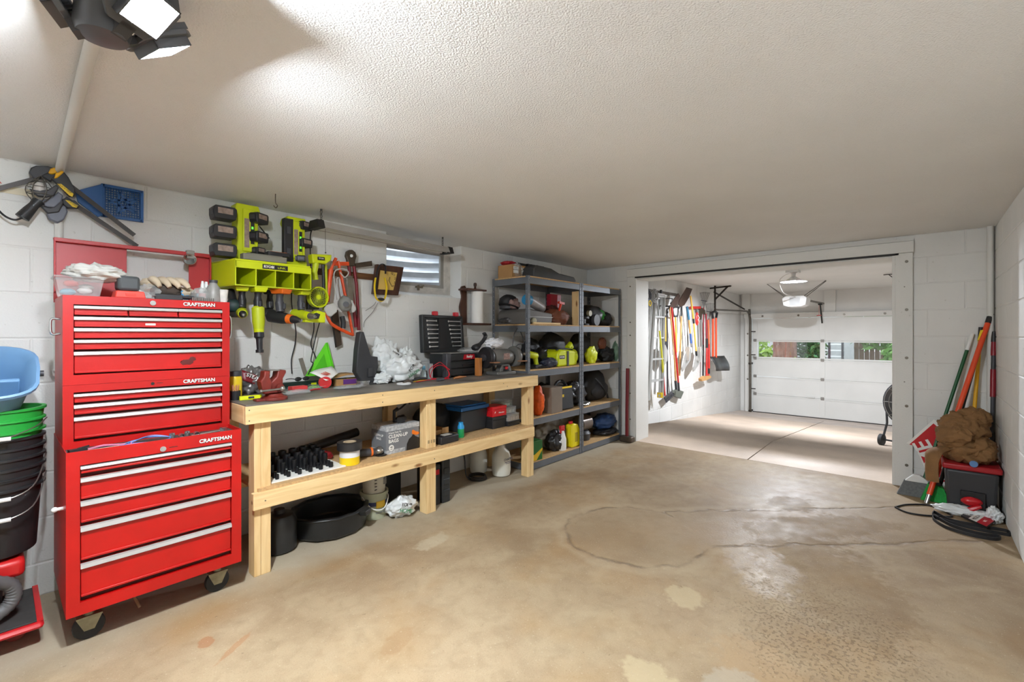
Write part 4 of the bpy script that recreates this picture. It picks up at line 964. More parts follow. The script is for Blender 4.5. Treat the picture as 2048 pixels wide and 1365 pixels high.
part('back_stiffener', MB().bar(r(661, 620, 3.458), r(672, 694, 3.458), .012, .008), M_DSTEEL, t)
t, r = wall_thing('level_square', 'dark steel square lying across the wooden rail', 'tool', 725, 528, 3.455)
part('blade', MB().prism(r.xz([(710, 527), (744, 522), (745, 532), (712, 536)], 3.455), .012), M_RUST, t, bevel=.002)
t, r = wall_thing('respirator', 'grey half-face respirator with pale filter pads', 'mask', 685, 610, 3.33)
part('face_piece', MB().ball(tuple(r(690, 608, 3.34)), (.052, .05, .062), 18, 12, .14, 2.2, 2), M_MASK, t)
part('filter', MB().prism(r.xz([(654, 618), (659, 610), (675, 605), (681, 612), (680, 624), (668, 634), (662, 632)], 3.28), .022, T((0, -.01, 0))), M_FILTER, t, bevel=.008)
part('filter', MB().prism(r.xz([(700, 603), (708, 600), (716, 618), (713, 624), (708, 626)], 3.30), .05, T((0, -.01, 0))), M_FILTER, t, bevel=.006)
part('valve', MB().cyl(tuple(r(692, 609, 3.28)), tuple(r(692, 609, 3.34)), .022, n=16), M_GREYP, t)
part('strap', MB().tube(spline([r(674, 600, 3.35), r(668, 548, 3.37), r(684, 538, 3.36), r(697, 545, 3.36), r(690, 555, 3.37), r(680, 545, 3.38)], 5), .005, 6), M_FILTER, t)
part('breathing_hose', MB().tube([r(684, 633, 3.40), r(687, 645, 3.40), r(686, 657, 3.40)], .020, 10), M_BLKP, t)
# wall clock
t, r = wall_thing('wall_clock', 'square dark wooden clock with a yellowed face', 'clock', 776, 561, 3.46)
P = [(752, 529), (806, 535), (795, 591.5), (745, 588.5)]
part('case', MB().prism(r.xz(P, 3.46), .04, T((0, -.015, 0))), M_DKWOOD, t, bevel=.004)
F = [(760, 541), (794, 546), (786, 581), (755, 579)]
part('face', MB().prism(r.xz(F, 3.445), .003, T((0, -.020, 0))), mat('yellowed_clock_face', (206, 172, 88), .6, var=.1), t)
for s, p in (('12', (781, 548)), ('1', (786, 551)), ('2', (787, 558)), ('3', (786, 566)), ('4', (783, 573)), ('6', (770, 577))):
    q = r(*p, 3.445); text(s, .028, M_BLET, t, T((q.x, -.0362, q.z)) @ R('Y', 8) @ FRONT, 'numeral')
c = r(775, 562, 3.445)
part('hand', MB().bar((c.x, -.037, c.z), tuple(r(781, 574, 3.445)+V((0, -.022, 0))), .005, .002).bar((c.x, -.037, c.z), tuple(r(777, 555, 3.445)+V((0, -.022, 0))), .006, .002), M_BLET, t)
t, r = wall_thing('ear_muffs', 'black and yellow strap hung over the clock', 'strap', 762, 560, 3.39)
part('band', MB().tube(spline([r(*p, 3.39) for p in ((751, 580), (752, 560), (755, 540), (762, 529), (770, 532), (771, 548))], 5), .012, 8, flat=.35), M_BLKP, t)
part('yellow_strap', MB().tube(spline([r(*p, 3.385) for p in ((751, 556), (749, 575), (752, 596), (762, 603), (770, 596), (773, 575), (769, 556))], 5), .013, 8, flat=.35), M_YEL, t)
part('clip', MB().ball(tuple(r(762, 599, 3.38)), (.034, .02, .014), 14, 8), M_BLKP, t)
wcord(((752, 604), (746, 612), (731, 622)), 3.49, t, .002, name='thin_wire'); wcord(((756, 606), (745, 625), (730, 642), (727, 655)), 3.49, t, .002, name='thin_wire')
# paper towel holder
t, r = wall_thing('towel_holder', 'dark wooden paper towel holder with scalloped back', 'holder', 930, 650, 3.49)
bk = [(3.15, 1.495)]
for i in range(13): f = i/12; bk.append((3.145+.014*math.sin(f*10), 1.495+f*.36))
bk += [(3.16, 1.885), (3.20, 1.895), (3.225, 1.86), (3.225, 1.495)]
part('back_board', MB().prism([(x-r.o.x, z-r.o.z) for x, z in bk], .022, T((0, -.005, 0))), M_DKWOOD, t, bevel=.003)
part('base_arm', MB().box(3.105-r.o.x, 3.43-r.o.x, -.16, .0, 1.488-r.o.z, 1.508-r.o.z), M_DKWOOD, t, bevel=.003)
part('top_arm', MB().box(3.11-r.o.x, 3.38-r.o.x, -.14, 0, 1.838-r.o.z, 1.856-r.o.z), M_DKWOOD, t, bevel=.003)
part('peg', MB().lathe([(.008, 0), (.014, .012), (.010, .02), (.018, .045), (.014, .065), (0, .07)], 14, T((3.27-r.o.x, -.08, 1.856-r.o.z))), M_DKWOOD, t)
solo('paper_towel_roll', 'white roll of paper towels on the wooden holder', 'paper roll', MB().lathe([(.018, 0), (.062, 0), (.062, .325), (.018, .325)], 28), mat('paper_towel', (238, 236, 232), .8, var=.03), (3.30, 3.41, 1.5095))

# ------------------------------------------------------------ things on the bench
M_CARD = mat('brown_cardboard', (176, 134, 84), .75, var=.08)
M_BAG = mat('white_bag_film', (222, 225, 224), .35, var=.05, vs=12)
M_CLEAR = glassy('clear_film', (.95, .96, .96), .16, .12, .22, (.8, .82, .82))
M_CLEARP = glassy('clear_plastic', (.94, .95, .95), .10, .08, .25, (.75, .77, .77))
M_VISE = mat('red_vise_paint', (116, 38, 28), .5, var=.25, vs=14, bump=.1)
def crumple(name, label, cat, loc, size, seed, m, parent_text=None, amp=.42, fr=2.6, rz=0, nu=64, nv=40):
    """soft film: a lumpy ball with ridged creases"""
    mb = MB().ball((0, 0, size[2]), size, nu, nv, amp, fr, seed); vs = []
    sc = (size[0]*size[1]*size[2])**(1/3)/.09
    for x, y, z in mb.v:
        d = V((x, y, z))/sc; e = V((d.x*13+d.z*9, d.y*13-d.x*5, d.z*15+d.y*7))+V((seed, seed*.3, 0))
        k = sc*(.026*(.33-abs(noise.noise(e)))+.011*(.3-abs(noise.noise(e*2.3))))
        q = V((x, y, z-size[2])); q = q.normalized()*k if q.length > 1e-6 else V((0, 0, 0))
        vs.append((x+q.x, y+q.y, max(z+q.z, .0015)))
    mb.v = vs
    return solo(name, label, cat, mb, m, loc, rz, ang=75)
# bench vise
t = thing('bench_vise', 'worn red bench vise with a steel handle bar', 'vise', (1.125, 2.935, 1.0005))
t.scale = (.74, .8, .84)
part('base', MB().lathe([(.10, 0), (.10, .018), (.07, .03), (.06, .045)], 24).box(-.15, -.05, -.05, .03, 0, .016), M_VISE, t, bevel=.003)
part('body', MB().prism([(-.085, .045), (.05, .045), (.06, .075), (.06, .15), (.085, .19), (.085, .21), (.02, .21), (.01, .165), (-.03, .13), (-.075, .13), (-.09, .10)], .10, T((0, -.03, 0))), M_VISE, t, bevel=.008)
part('moving_jaw', MB().prism([(-.07, .07), (.0, .07), (.005, .12), (-.015, .165), (-.012, .21), (-.055, .21), (-.06, .17), (-.085, .14)], .09, T((-.03, -.035, 0))), M_VISE, t, bevel=.008)
part('jaw_plate', MB().box(-.045, .03, -.035, .07, .208, .214), M_SILV, t)
part('screw_boss', MB().cyl((.03, -.03, .085), (.03, -.055, .085), .03, n=18), M_VISE, t)
part('handle_bar', MB().cyl((-.125, -.075, .075), (.03, -.075, .08), .008, n=10).ball((-.128, -.075, .0749), .013, 12, 8).ball((.034, -.075, .08), .021, 14, 10), M_SILV, t)
# yellow bottle and pencil cup
t = thing('yellow_bottle', 'yellow bottle with a grey cap beside the red chest', 'bottle', (.995, 3.19, 1.0005))
part('bottle', MB().lathe([(.033, 0), (.036, .004), (.036, .12), (.03, .135)], 20, sx=1, sy=.7), M_YEL, t); part('cap', MB().lathe([(.031, .135), (.031, .165), (.027, .168)], 18, sx=1, sy=.8), M_GREYP, t)
t = thing('pencil_cup', 'small dark cup of orange-tipped pencils at the bench corner', 'cup', (.962, 3.09, 1.0005))
part('cup', MB().lathe([(.0, 0), (.026, 0), (.028, .055), (.025, .055), (.023, .004), (0, .004)], 16), M_BLKP, t)
for i in range(7):
    a = 2*PI*i/7; part('pencil', MB().tube([(.011*math.cos(a), .011*math.sin(a), .006), (.018*math.cos(a), .018*math.sin(a), .078), (.02*math.cos(a), .02*math.sin(a), .092)], [.0035, .0035, .0008], 6), mat('pencil_wood', (206, 140, 96), .6), t)
o = crumple('snack_bag', 'crumpled silver and maroon foil bag behind the yellow bottle', 'bag', (1.13, 3.32, 1.0005), (.10, .05, .085), 3, mat('silver_foil', (120, 118, 116), .3, .5, var=.15, vs=10))
part('maroon_print', MB().grid(5, 5, lambda u, v: (-.07+.12*u, -.055+.02*v, .10+.065*v-.055*u)), mat('maroon_print', (120, 24, 34), .4), o, solid=.002)
text('STEA', .034, M_WLET, o, T((-.015, -.0565, .118)) @ R('Y', 25) @ FRONT)
t = thing('torpedo_level', 'lime yellow torpedo level lying left of the vise', 'level', (1.03, 3.04, 1.0005), -6)
part('body', MB().box(-.06, .06, -.012, .012, 0, .024), mat('fluorescent_yellow', (226, 232, 20), .5), t, bevel=.002); part('vial', MB().cyl((-.015, -.0125, .014), (.015, -.0125, .014), .006, n=10), M_GREYP, t)
# lime speed square, ruler, dark green level
t, r = wall_thing('speed_square', 'bright green plastic rafter square leaning on the wall', 'square', 640, 752, 3.47)
M_GREEN = mat('bright_green_plastic', (104, 214, 40), .4)
A_, B_, C_ = r(611, 753, 3.44), r(668, 751, 3.44), r(652, 686, 3.485)
def inset(k, c): return [p.lerp(c, k) for p in (A_, B_, C_)]
cen = (A_+B_+C_)/3; I1 = inset(.5, cen)
v = [A_, B_, C_]+I1+[p+V((0, .006, 0)) for p in [A_, B_, C_]+I1]
part('body', MB().add(v, [(0, 1, 4, 3), (1, 2, 5, 4), (2, 0, 3, 5), (6, 9, 10, 7), (7, 10, 11, 8), (8, 11, 9, 6), (0, 6, 7, 1), (1, 7, 8, 2), (2, 8, 6, 0), (3, 4, 10, 9), (4, 5, 11, 10), (5, 3, 9, 11)]), M_GREEN, t)
part('web', MB().add([p+V((0, .002, 0)) for p in I1]+[p+V((0, .004, 0)) for p in I1], [(0, 1, 2), (5, 4, 3), (0, 3, 4, 1), (1, 4, 5, 2), (2, 5, 3, 0)]), mat('deep_green_plastic', (78, 186, 28), .4), t)
part('fence', MB().bar(B_+V((.004, 0, 0)), C_+V((.004, 0, 0)), .03, .008), M_GREEN, t)
a, b = at(612, 752, Y=3.45), at(601, 717, Y=3.49)
solo('steel_ruler', 'short steel rule leaning on the wall by the green square', 'ruler', MB().bar((0, 0, 0), tuple(b-a), .003, .032), M_SILV, a)
t = thing('spirit_level', 'long dark green level lying at the back of the bench', 'level', (1.58, 3.40, 1.0005), 2)
part('body', MB().box(-.27, .27, -.014, .014, 0, .05), mat('dark_green_paint', (24, 44, 38), .4), t, bevel=.003); part('vial', MB().box(-.02, .02, -.016, -.014, .018, .034), M_LIME, t)
o = at(592, 752, Y=3.36)
t = thing('safety_glasses', 'black safety glasses lying on the dark green level', 'glasses', (1.50, 3.40, 1.052), 10)
for s in (-1, 1): part('lens', MB().ball((s*.032, 0, .016), (.028, .008, .016), 12, 8), M_BLKP, t)
part('temple_arm', MB().tube(spline([(.06, 0, .018), (.075, .03, .02), (.07, .09, .012)], 4), .003, 6).tube(spline([(-.06, 0, .018), (-.075, .03, .02), (-.07, .09, .012)], 4), .003, 6).cyl((-.01, 0, .02), (.01, 0, .02), .003, n=6), M_BLKP, t)
solo('red_box', 'small flat red box behind the vise', 'box', MB().box(-.055, .055, -.03, .03, 0, .035), mat('coral_red_card', (214, 64, 62), .5), (1.40, 3.24, 1.0005), 5, bevel=.002)
solo('scrub_pad', 'green scouring pad on the bench', 'pad', MB().ball((0, 0, .012), (.04, .03, .013), 14, 8, .2, 5, 2), mat('scouring_green', (120, 160, 96), .9, var=.3, vs=80), (1.53, 3.27, 1.0005))
t = thing('tape_roll', 'red and white reel of tape standing on the bench', 'tape', (1.615, 3.28, 1.0005), -15)
part('label', MB().lathe([(.0, -.017), (.036, -.017), (.036, .017), (0, .017)], 24, T((0, 0, .042)) @ R('X', 90)), M_WLET, t)
for s in (-1, 1): part('flange', MB().lathe([(.0, -.003), (.042, -.003), (.042, .003), (0, .003)], 24, T((0, s*.02, .042)) @ R('X', 90)), mat('red_plastic', (206, 40, 42), .45), t)
# zip ties
for i in range(9):
    a = at(563+i*2, 792-i*2.6, Z=1.006+.003*(i % 3)); b = at(640+i*3, 776-i*.6, Z=1.006+.004*((i+1) % 3))
    a.z += .002*i; b.z += .001*i
    solo('cable_tie', 'long clear cable tie in the loose bundle right of the vise', 'cable tie', MB().bar((0, 0, 0), tuple(b-a), .006, .0022), M_CLEARP, a, group='clear cable ties on the bench')
solo('tie_sleeve', 'grey see-through sleeve holding the cable ties', 'packet', MB().tube([(0, 0, .018), (.12, .03, .022), (.2, .05, .014)], [.022, .024, .016], 10, flat=.7), M_CLEAR, at(562, 795, Z=1.0))
# instruction leaflet, small parts bag, carton, tin
o = at(645, 757, Y=3.33); r = Rel(o)
t = thing('leaflet', 'folded white leaflet with red stripes leaning in front of the green square', 'paper', o)
a, b, c, d = r(619, 746, 3.36), r(664, 731, 3.40), r(676, 749, 3.30), r(652, 762, 3.24)
part('sheet', MB().grid(6, 6, lambda u, v: a.lerp(b, u).lerp(d.lerp(c, u), v)+V((0, 0, .006*math.sin(u*5+v*3)))), M_WLET, t, solid=.0015)
for k in range(3):
    f = .22+.1*k; q0 = a.lerp(b, .25+.1*k).lerp(d.lerp(c, .25+.1*k), .42); q1 = a.lerp(b, .35+.1*k).lerp(d.lerp(c, .35+.1*k), .75)
    part('red_stripe', MB().bar(tuple(q0+V((0, -.004, .008))), tuple(q1+V((0, -.004, .008))), .012, .0015), mat('red_print2', (220, 48, 36), .5), t)
t = thing('carton', 'small open cardboard carton with a purple side on the bench', 'box', (1.83, 3.37, 1.0005), -4)
part('tray', MB().box(-.10, .10, -.05, .05, 0, .006).box(-.10, .10, -.05, -.046, .006, .05).box(-.10, .10, .046, .05, .006, .05).box(-.10, -.096, -.046, .046, .006, .05).box(.096, .10, -.046, .046, .006, .05), M_CARD, t)
part('purple_panel', MB().box(-.045, .08, -.0515, -.05, .008, .046), mat('purple_print', (96, 46, 120), .5), t)
part('flap', MB().grid(6, 3, lambda u, v: (-.11+.22*u, -.07+.12*v, .062+.02*math.sin(PI*u)+.01*v)), M_CARD, t, solid=.003)
t = thing('tin', 'round steel tin lying by the black bracket', 'tin', (1.905, 3.25, 1.0005))
part('body', MB().lathe([(0, 0), (.05, 0), (.052, .004), (.052, .02), (.0, .022)], 26), M_CHROME, t); part('lid', MB().lathe([(.054, .022), (.054, .034), (.05, .037), (0, .038)], 26), M_CHROME, t)
solo('parts_bag', 'clear flat bag of small parts at the bench edge', 'bag', MB().ball((0, 0, .012), (.11, .05, .014), 24, 10, .3, 4, 6), M_CLEAR, (1.70, 3.10, 1.0005), -5)
solo('red_marker', 'small red clip lying near the bench edge', 'clip', MB().tube([(0, 0, .006), (.04, .03, .008), (.09, .04, .005)], [.004, .007, .005], 8), mat('red_plastic', (206, 40, 42), .45), at(620, 783, Z=1.0))
# black moulded bracket standing against the wall
o = at(735, 770, Z=1.0); r = Rel(o); YK = o.y
t = thing('moulded_bracket', 'tall black moulded plastic bracket standing on the bench', 'bracket', o, 0)
part('body', MB().prism([(q.x, max(q.z, .001)) for q in (at(*p, Y=YK)-o for p in ((721, 665), (728, 664), (737, 695), (743, 713), (756, 714), (757, 735), (753, 745), (750, 769), (728, 770), (713, 745), (716, 700)))], .07), mat('matt_black_plastic', (52, 52, 54), .6), t, bevel=.006)
part('rib', MB().box(.0, .045, -.012, .002, .06, .13), mat('matt_black_plastic', (52, 52, 54), .6), t, bevel=.004)
part('foot', MB().box(-.05, .06, -.02, .08, 0, .012), mat('matt_black_plastic', (52, 52, 54), .6), t, bevel=.003)
# carrier bags
crumple('carrier_bag', 'tall crumpled translucent carrier bag behind the black bracket', 'bag', (2.19, 3.38, 1.0005), (.15, .09, .165), 11, M_BAG, amp=.34)
o = crumple('carrier_bag', 'crumpled white carrier bag with green print on the bench', 'bag', (2.27, 3.24, 1.0005), (.17, .08, .10), 5, M_BAG, amp=.28)
M_GPR = mat('green_print', (30, 130, 72), .5, var=0)
def lay_text(s, size, m, parent, x, z, y0, ry, name='lettering'):
    return text(s, size, m, parent, T((x, y0, z)) @ R('Y', ry) @ FRONT, name, ext=.001)
lay_text('FOR', .04, M_BLET, o, .03, .115, -.087, -50); lay_text('LEADER', .034, M_GPR, o, .05, .07, -.092, -25)
crumple('carrier_bag', 'small twist of white bag film at the foot of the bracket', 'bag', (2.06, 3.22, 1.0005), (.07, .05, .04), 8, M_BAG, amp=.35)
o = crumple('carrier_bag', 'white carrier bag spilling over beside the wrench case', 'bag', (2.42, 3.40, 1.0005), (.09, .06, .13), 17, M_BAG, amp=.3)
lay_text('bringing', .022, M_BLET, bpy.data.objects['carrier_bag'], .05, .24, -.085, 25); lay_text('value', .022, M_GPR, bpy.data.objects['carrier_bag'], -.02, .16, -.105, -25)
t = thing('blister_pack', 'blue and white blister pack leaning between bags and case', 'packet', (2.47, 3.26, 1.0005), -10)
part('card', MB().box(-.055, .055, 0, .006, 0, .125, R('X', -12)), mat('pale_packaging', (190, 205, 208), .5), t); part('blue_band', MB().box(-.055, .055, -.0015, 0, .085, .115, R('X', -12)), mat('light_blue_print', (110, 172, 200), .5), t)
solo('ruler_block', 'upright pale grey aluminium strip beside the wrench case', 'strip', MB().box(-.016, .016, -.02, .02, 0, .135), mat('pale_aluminium', (176, 178, 176), .4, .4), (2.55, 3.23, 1.0005), -8, bevel=.002)
# cutters, red leads, tester
t = thing('cutting_pliers', 'pliers with black and yellow grips lying under the bags', 'pliers', (2.30, 3.08, 1.0155), 12)
part('jaws', MB().prism([(-.16, -.012), (-.10, -.024), (-.05, -.012), (-.05, .012), (-.10, .024), (-.16, .010)], .016, T((0, 0, -.008)) @ R('X', 0)), M_RUST, t, bevel=.003)
part('grip', MB().tube([(-.05, .004, .006), (.03, .004, .016), (.12, .004, .008)], [.008, .012, .009], 8), M_BLKP, t); part('grip', MB().tube([(-.05, .012, -.004), (.03, .014, -.006), (.12, .012, -.006)], [.007, .008, .008], 8), M_YEL, t)
t = thing('test_leads', 'tangled red test leads in front of the wrench case', 'wire', (2.56, 3.12, 1.004))
M_REDW = mat('red_wire', (196, 20, 40), .4)
part('loop', MB().tube(spline([(.12*math.cos(2*PI*k/9)*(1-.2*(k % 2)), .03*math.sin(4*PI*k/9), .075+.072*math.sin(2*PI*k/9)) for k in range(10)], 5), .0035, 6), M_REDW, t)
part('loop', MB().tube(spline([(-.28, -.05, .002), (-.15, -.03, .006), (0, -.03, .01), (.10, .0, .004), (.11, .01, .07), (.04, .02, .12), (-.05, .01, .10), (-.09, 0, .02), (0, -.02, .004), (.09, -.03, .003)], 5), .0035, 6), M_REDW, t)
solo('voltage_tester', 'small grey tester among the red leads', 'tester', MB().box(-.05, .05, -.014, .014, 0, .024), M_GREYP, (2.50, 3.03, 1.0005), 20, bevel=.006)
solo('screwdriver_handle', 'wooden handled awl lying in front of the wrench case', 'tool', MB().tube([(0, 0, .010), (.03, 0, .012), (.09, 0, .013), (.13, 0, .010), (.2, 0, .009)], [.007, .010, .012, .010, .003], 10), mat('orange_wood', (190, 120, 60), .5), (2.66, 3.04, 1.0005), 15)
solo('paint_lid', 'flattened white lid lying at the bench edge', 'lid', MB().lathe([(0, 0), (.055, 0), (.058, .008), (.05, .013), (0, .010)], 22), M_WHITEP, (2.14, 3.04, 1.0005))
# wrench case
t = thing('wrench_case', 'black mechanic tool case with open lid full of wrenches', 'tool case', (2.70, 3.175, 1.0005), 5)
CW, CD_ = .53, .235
M_CASE = mat('case_black', (40, 42, 43), .5)
part('base', MB().box(0, CW, .02, CD_, 0, .215), M_CASE, t, bevel=.01)
for z0, z1 in ((.015, .075), (.082, .142)):
    d = part('drawer', MB().box(.05, CW-.02, .002, .03, z0, z1), M_CASE, t, bevel=.006); part('pull', MB().box(.2, .38, -.006, .004, z0+.02, z0+.035), M_BLKP, d, bevel=.002)
part('corner_post', MB().box(-.006, .05, .0, .06, 0, .22), M_GREYP, t, bevel=.008)
part('top_tray', MB().box(.05, CW-.01, .004, .03, .15, .212), M_CASE, t, bevel=.005)
part('brand_plate', MB().prism([(.21, .158), (.38, .158), (.365, .205), (.225, .205)], .004, T((0, -.001, 0))), mat('brand_red', (196, 24, 40), .4), t)
text('husky', .036, M_WLET, t, T((.295, -.0018, .184)) @ FRONT, bold=.001, shear=.2)
part('chrome_row', MB().box(.02, CW-.02, .05, .24, .214, .222), mat('chrome_bits', (190, 188, 182), .3, .6, var=.5, vs=120), t)
part('latch', MB().box(CW-.06, CW-.03, -.004, .006, .02, .09), M_GREYP, t, bevel=.002)
HM = T((-.10, CD_-.022, .225)) @ R('X', -3)
lidp = part('lid', MB().box(-.01, CW+.0, 0, .028, 0, .35, HM).box(0, CW-.01, -.022, .0, .32, .35, HM).box(-.01, .02, -.022, 0, 0, .35, HM).box(CW-.03, CW, -.022, 0, 0, .35, HM).box(0, CW, -.022, 0, 0, .03, HM), M_CASE, t, bevel=.008)
part('lid_bridge', MB().prism([(.19, .03), (.31, .03), (.27, .32), (.20, .32)], 0, HM, -.02), M_BLKP, lidp)
for x in (.16, .44): part('lid_catch', MB().box(x-.025, x+.025, -.03, .01, .345, .385, HM), mat('brand_red', (196, 24, 40), .4), lidp, bevel=.006)
for side, (xa, xb) in enumerate(((.045, .165), (.325, .505))):
    for k in range(7):
        z = .295-k*.04; L1 = (.13+.011*k) if side == 0 else (.18-.008*k); x0 = xa+.004*k if side == 0 else .505-L1
        wv = part('wrench', MB().box(x0+.01, x0+L1-.01, -.014, -.009, z-.0045, z+.0045, HM).cyl(tuple(HM @ V((x0+L1-.006, -.016, z))), tuple(HM @ V((x0+L1-.006, -.007, z))), .009, n=10).cyl(tuple(HM @ V((x0+.006, -.016, z))), tuple(HM @ V((x0+.006, -.007, z))), .011, n=6), M_CHROME, lidp)
part('clear_cover', MB().ball((CW-.1, CD_-.1, .236), (.13, .08, .03), 18, 10, .2, 3, 3), M_CLEAR, t)
# bench grinder
t = thing('bench_grinder', 'grey bench grinder with red switch and black wheel guard', 'grinder', (3.31, 3.09, 1.0005), -4)
M_GRIND = mat('grinder_grey', (120, 118, 114), .4, .3, var=.1)
part('base', MB().taper(-.12, .13, -.085, .085, 0, .03, 1.0).prism([(-.07, .03), (.09, .03), (.06, .10), (-.05, .10)], .07, T((0, -.07, 0))), M_GRIND, t, bevel=.006)
part('switch_plate', MB().add([(-.035, -.0765, .036), (.045, -.0765, .036), (.036, -.072, .086), (-.026, -.072, .086)], [(0, 1, 2, 3)]), M_BLKP, t, solid=.003); part('switch', MB().cb((.005, -.08, .066), (.034, .012, .026)), mat('red_switch', (200, 30, 32), .4), t, bevel=.003)
part('motor', MB().lathe([(.05, -.13), (.07, -.12), (.078, -.09), (.078, .09), (.07, .12), (.05, .13)], 28, T((.0, 0, .17)) @ R('Y', 90)), M_GRIND, t)
part('rating_plate', MB().cb((.01, -.079, .18), (.08, .003, .06)), mat('plate_print', (150, 120, 110), .4, var=.4, vs=60), t)
for s in (-1, 1):
    part('wheel_guard', MB().lathe([(.02, -.026), (.098, -.026), (.104, -.018), (.104, .018), (.098, .026), (.02, .026)], 30, T((s*.185, 0, .17)) @ R('Y', 90)), M_BLKP if s < 0 else M_GRIND, t)
    part('arbor', MB().cyl((s*.21, 0, .17), (s*.235, 0, .17), .032, n=18), M_GREYP, t)
    part('tool_rest', MB().box(s*.185-.04, s*.185+.04, -.15, -.09, .125, .133), mat('coppery_rest', (170, 120, 84), .5, .4), t)
a = at(985, 690, Y=3.15)
solo('black_glove', 'black work glove draped over the grinder', 'glove', MB().tube(spline([(0, 0, 0), (.06, .0, .03), (.12, 0, .07), (.16, 0, .12), (.14, .0, .15)], 4), [.03, .045, .05, .045, .04, .03, .025], 10, flat=.6), M_BLKP, (3.02, 3.17, 1.255))
crumple('white_rag', 'crumpled white rag on top of the grinder', 'rag', (3.24, 3.11, 1.262), (.11, .055, .045), 9, mat('white_cloth', (226, 226, 230), .8), amp=.3)
solo('wood_offcut', 'piece of orange wood standing behind the black wheel guard', 'wood', MB().box(-.02, .02, -.03, .03, 0, .17), mat('orange_wood', (190, 120, 60), .5), (3.045, 3.13, 1.0005), bevel=.003)
wcord(((1025, 698), (1028, 670), (1036, 655), (1042, 648)), 3.1, t, .005); wcord(((1029, 698), (1036, 690), (1048, 685), (1040, 660), (1043, 650)), 3.08, t, .005)

# ------------------------------------------------------------ clutter on top of the red chest
ZT = 1.5805
def on_chest(px, py, Yd=3.0): q = at(px, py, Y=Yd); return (q.x, Yd, ZT)
t = thing('storage_tub', 'clear plastic tub with odds and ends on the red chest', 'tub', (.27, 3.08, ZT))
part('tub', MB().taper(-.085, .085, -.08, .08, 0, .085, .82), M_CLEARP, t); part('rim', MB().box(-.092, .092, -.088, .088, .085, .094), M_CLEARP, t, bevel=.003)
for i, (c, p) in enumerate((((206, 60, 50), (-.03, -.04, .06)), ((120, 180, 200), (-.04, -.03, .02)), ((225, 225, 220), (.02, -.03, .03)), ((190, 180, 170), (.03, .02, .05)))): part('small_item', MB().ball(p, (.028, .02, .016), 12, 8, .2, 3, i), mat('tub_item_%d' % i, c, .5), t)
crumple('white_rag', 'crumpled off-white cloth hanging over the clear tub', 'rag', (.335, 3.06, ZT+.075), (.11, .085, .042), 21, mat('dusty_cloth', (206, 204, 198), .85, var=.06), amp=.3)
t = thing('red_case', 'small red case lying open-edged on the chest top', 'case', (.45, 3.01, ZT), 3)
part('case', MB().taper(-.055, .055, -.04, .04, 0, .035, 1.12), mat('salmon_red_plastic', (222, 66, 52), .45), t, bevel=.004); part('latch', MB().box(-.02, .02, -.047, -.04, .01, .024), mat('salmon_red_plastic', (222, 66, 52), .45), t)
solo('charcoal_box', 'rounded charcoal plastic box standing on the red case', 'box', MB().box(-.045, .045, -.04, .04, 0, .075), mat('charcoal_plastic', (74, 78, 80), .45), (.448, 3.03, ZT+.0375), 4, bevel=.014)
solo('hardware_bag', 'clear bag of screws slumped by the gloves', 'bag', MB().ball((0, 0, .03), (.06, .04, .045), 26, 14, .5, 3, 31, floor=.0), M_CLEAR, (.53, 3.03, ZT))
t = thing('work_gloves', 'pair of dirty tan leather gloves piled on the chest', 'gloves', (.615, 3.06, ZT+.052), -8)
M_GLV = mat('tan_leather', (188, 172, 148), .8, var=.2, vs=14); M_GLVD = mat('dark_palm', (70, 60, 52), .8)
part('palm', MB().ball((0, 0, .0), (.08, .06, .042), 20, 12, .25, 3, 4), M_GLVD, t)
for i in range(4): part('finger', MB().tube(spline([(-.05+.03*i, -.01, .03), (-.06+.035*i, -.03, .055), (-.045+.04*i, -.06, .045), (-.03+.042*i, -.075, .015)], 4), [.020, .023, .022, .021, .02, .019, .02, .019, .018, .016, .014, .012, .01], 10), M_GLV, t)
part('cuff', MB().ball((-.07, .0, .025), (.045, .04, .04), 14, 10, .3, 3, 8), M_GLV, t)
part('cuff', MB().ball((.08, .01, -.005), (.06, .045, .028), 16, 10, .3, 3, 12), M_GLV, t)
solo('wire_brush', 'long black bristled brush lying in front of the gloves', 'brush', MB().box(-.10, .12, -.014, .014, .012, .026).box(-.10, .02, -.016, .016, 0, .03), M_BLKP, (.655, 3.0, ZT), -2, bevel=.003)
solo('blue_tape', 'roll of bright blue tape on the red chest', 'tape', MB().lathe([(.026, 0), (.04, 0), (.04, .045), (.026, .045), (.026, 0)], 24), mat('bright_blue_tape', (30, 136, 190), .5), (.69, 3.06, ZT+.012))
solo('blue_clamp', 'dark blue hand tool behind the tape roll', 'tool', MB().tube(spline([(-.09, 0, .05), (-.02, 0, .06), (.06, -.01, .045), (.14, -.02, .03)], 4), [.012, .014, .012, .01], 8), mat('steel_blue', (48, 90, 120), .4), (.70, 3.12, ZT))
t = thing('drill_index', 'clear bag of long bolts at the edge of the chest', 'bag', (.765, 3.0, ZT))
part('film', MB().ball((0, 0, .03), (.05, .035, .045), 18, 10, .4, 3, 3, floor=0), M_CLEAR, t)
for i in range(12): part('bolt', MB().cyl((-.05+.009*i, -.035, .0), (-.05+.009*i, -.035, .018), .003, n=6), M_SILV, t)
t = thing('glue_bottle', 'white glue bottle with red label and pointed tip', 'bottle', (.785, 3.06, ZT))
part('bottle', MB().lathe([(.017, 0), (.018, .07), (.010, .085), (.009, .10), (.006, .12)], 16), M_WHITEP, t); part('label', MB().lathe([(.0186, .02), (.0186, .05)], 16, cap=False), mat('red_plastic', (206, 40, 42), .45), t)
solo('marker_pen', 'white capped marker standing behind the grey can', 'pen', MB().lathe([(.009, 0), (.010, .1), (.007, .12)], 12), M_WHITEP, (.808, 3.08, ZT))
t = thing('grease_can', 'dusty grey cone-top can on the red chest', 'can', (.822, 3.0, ZT))
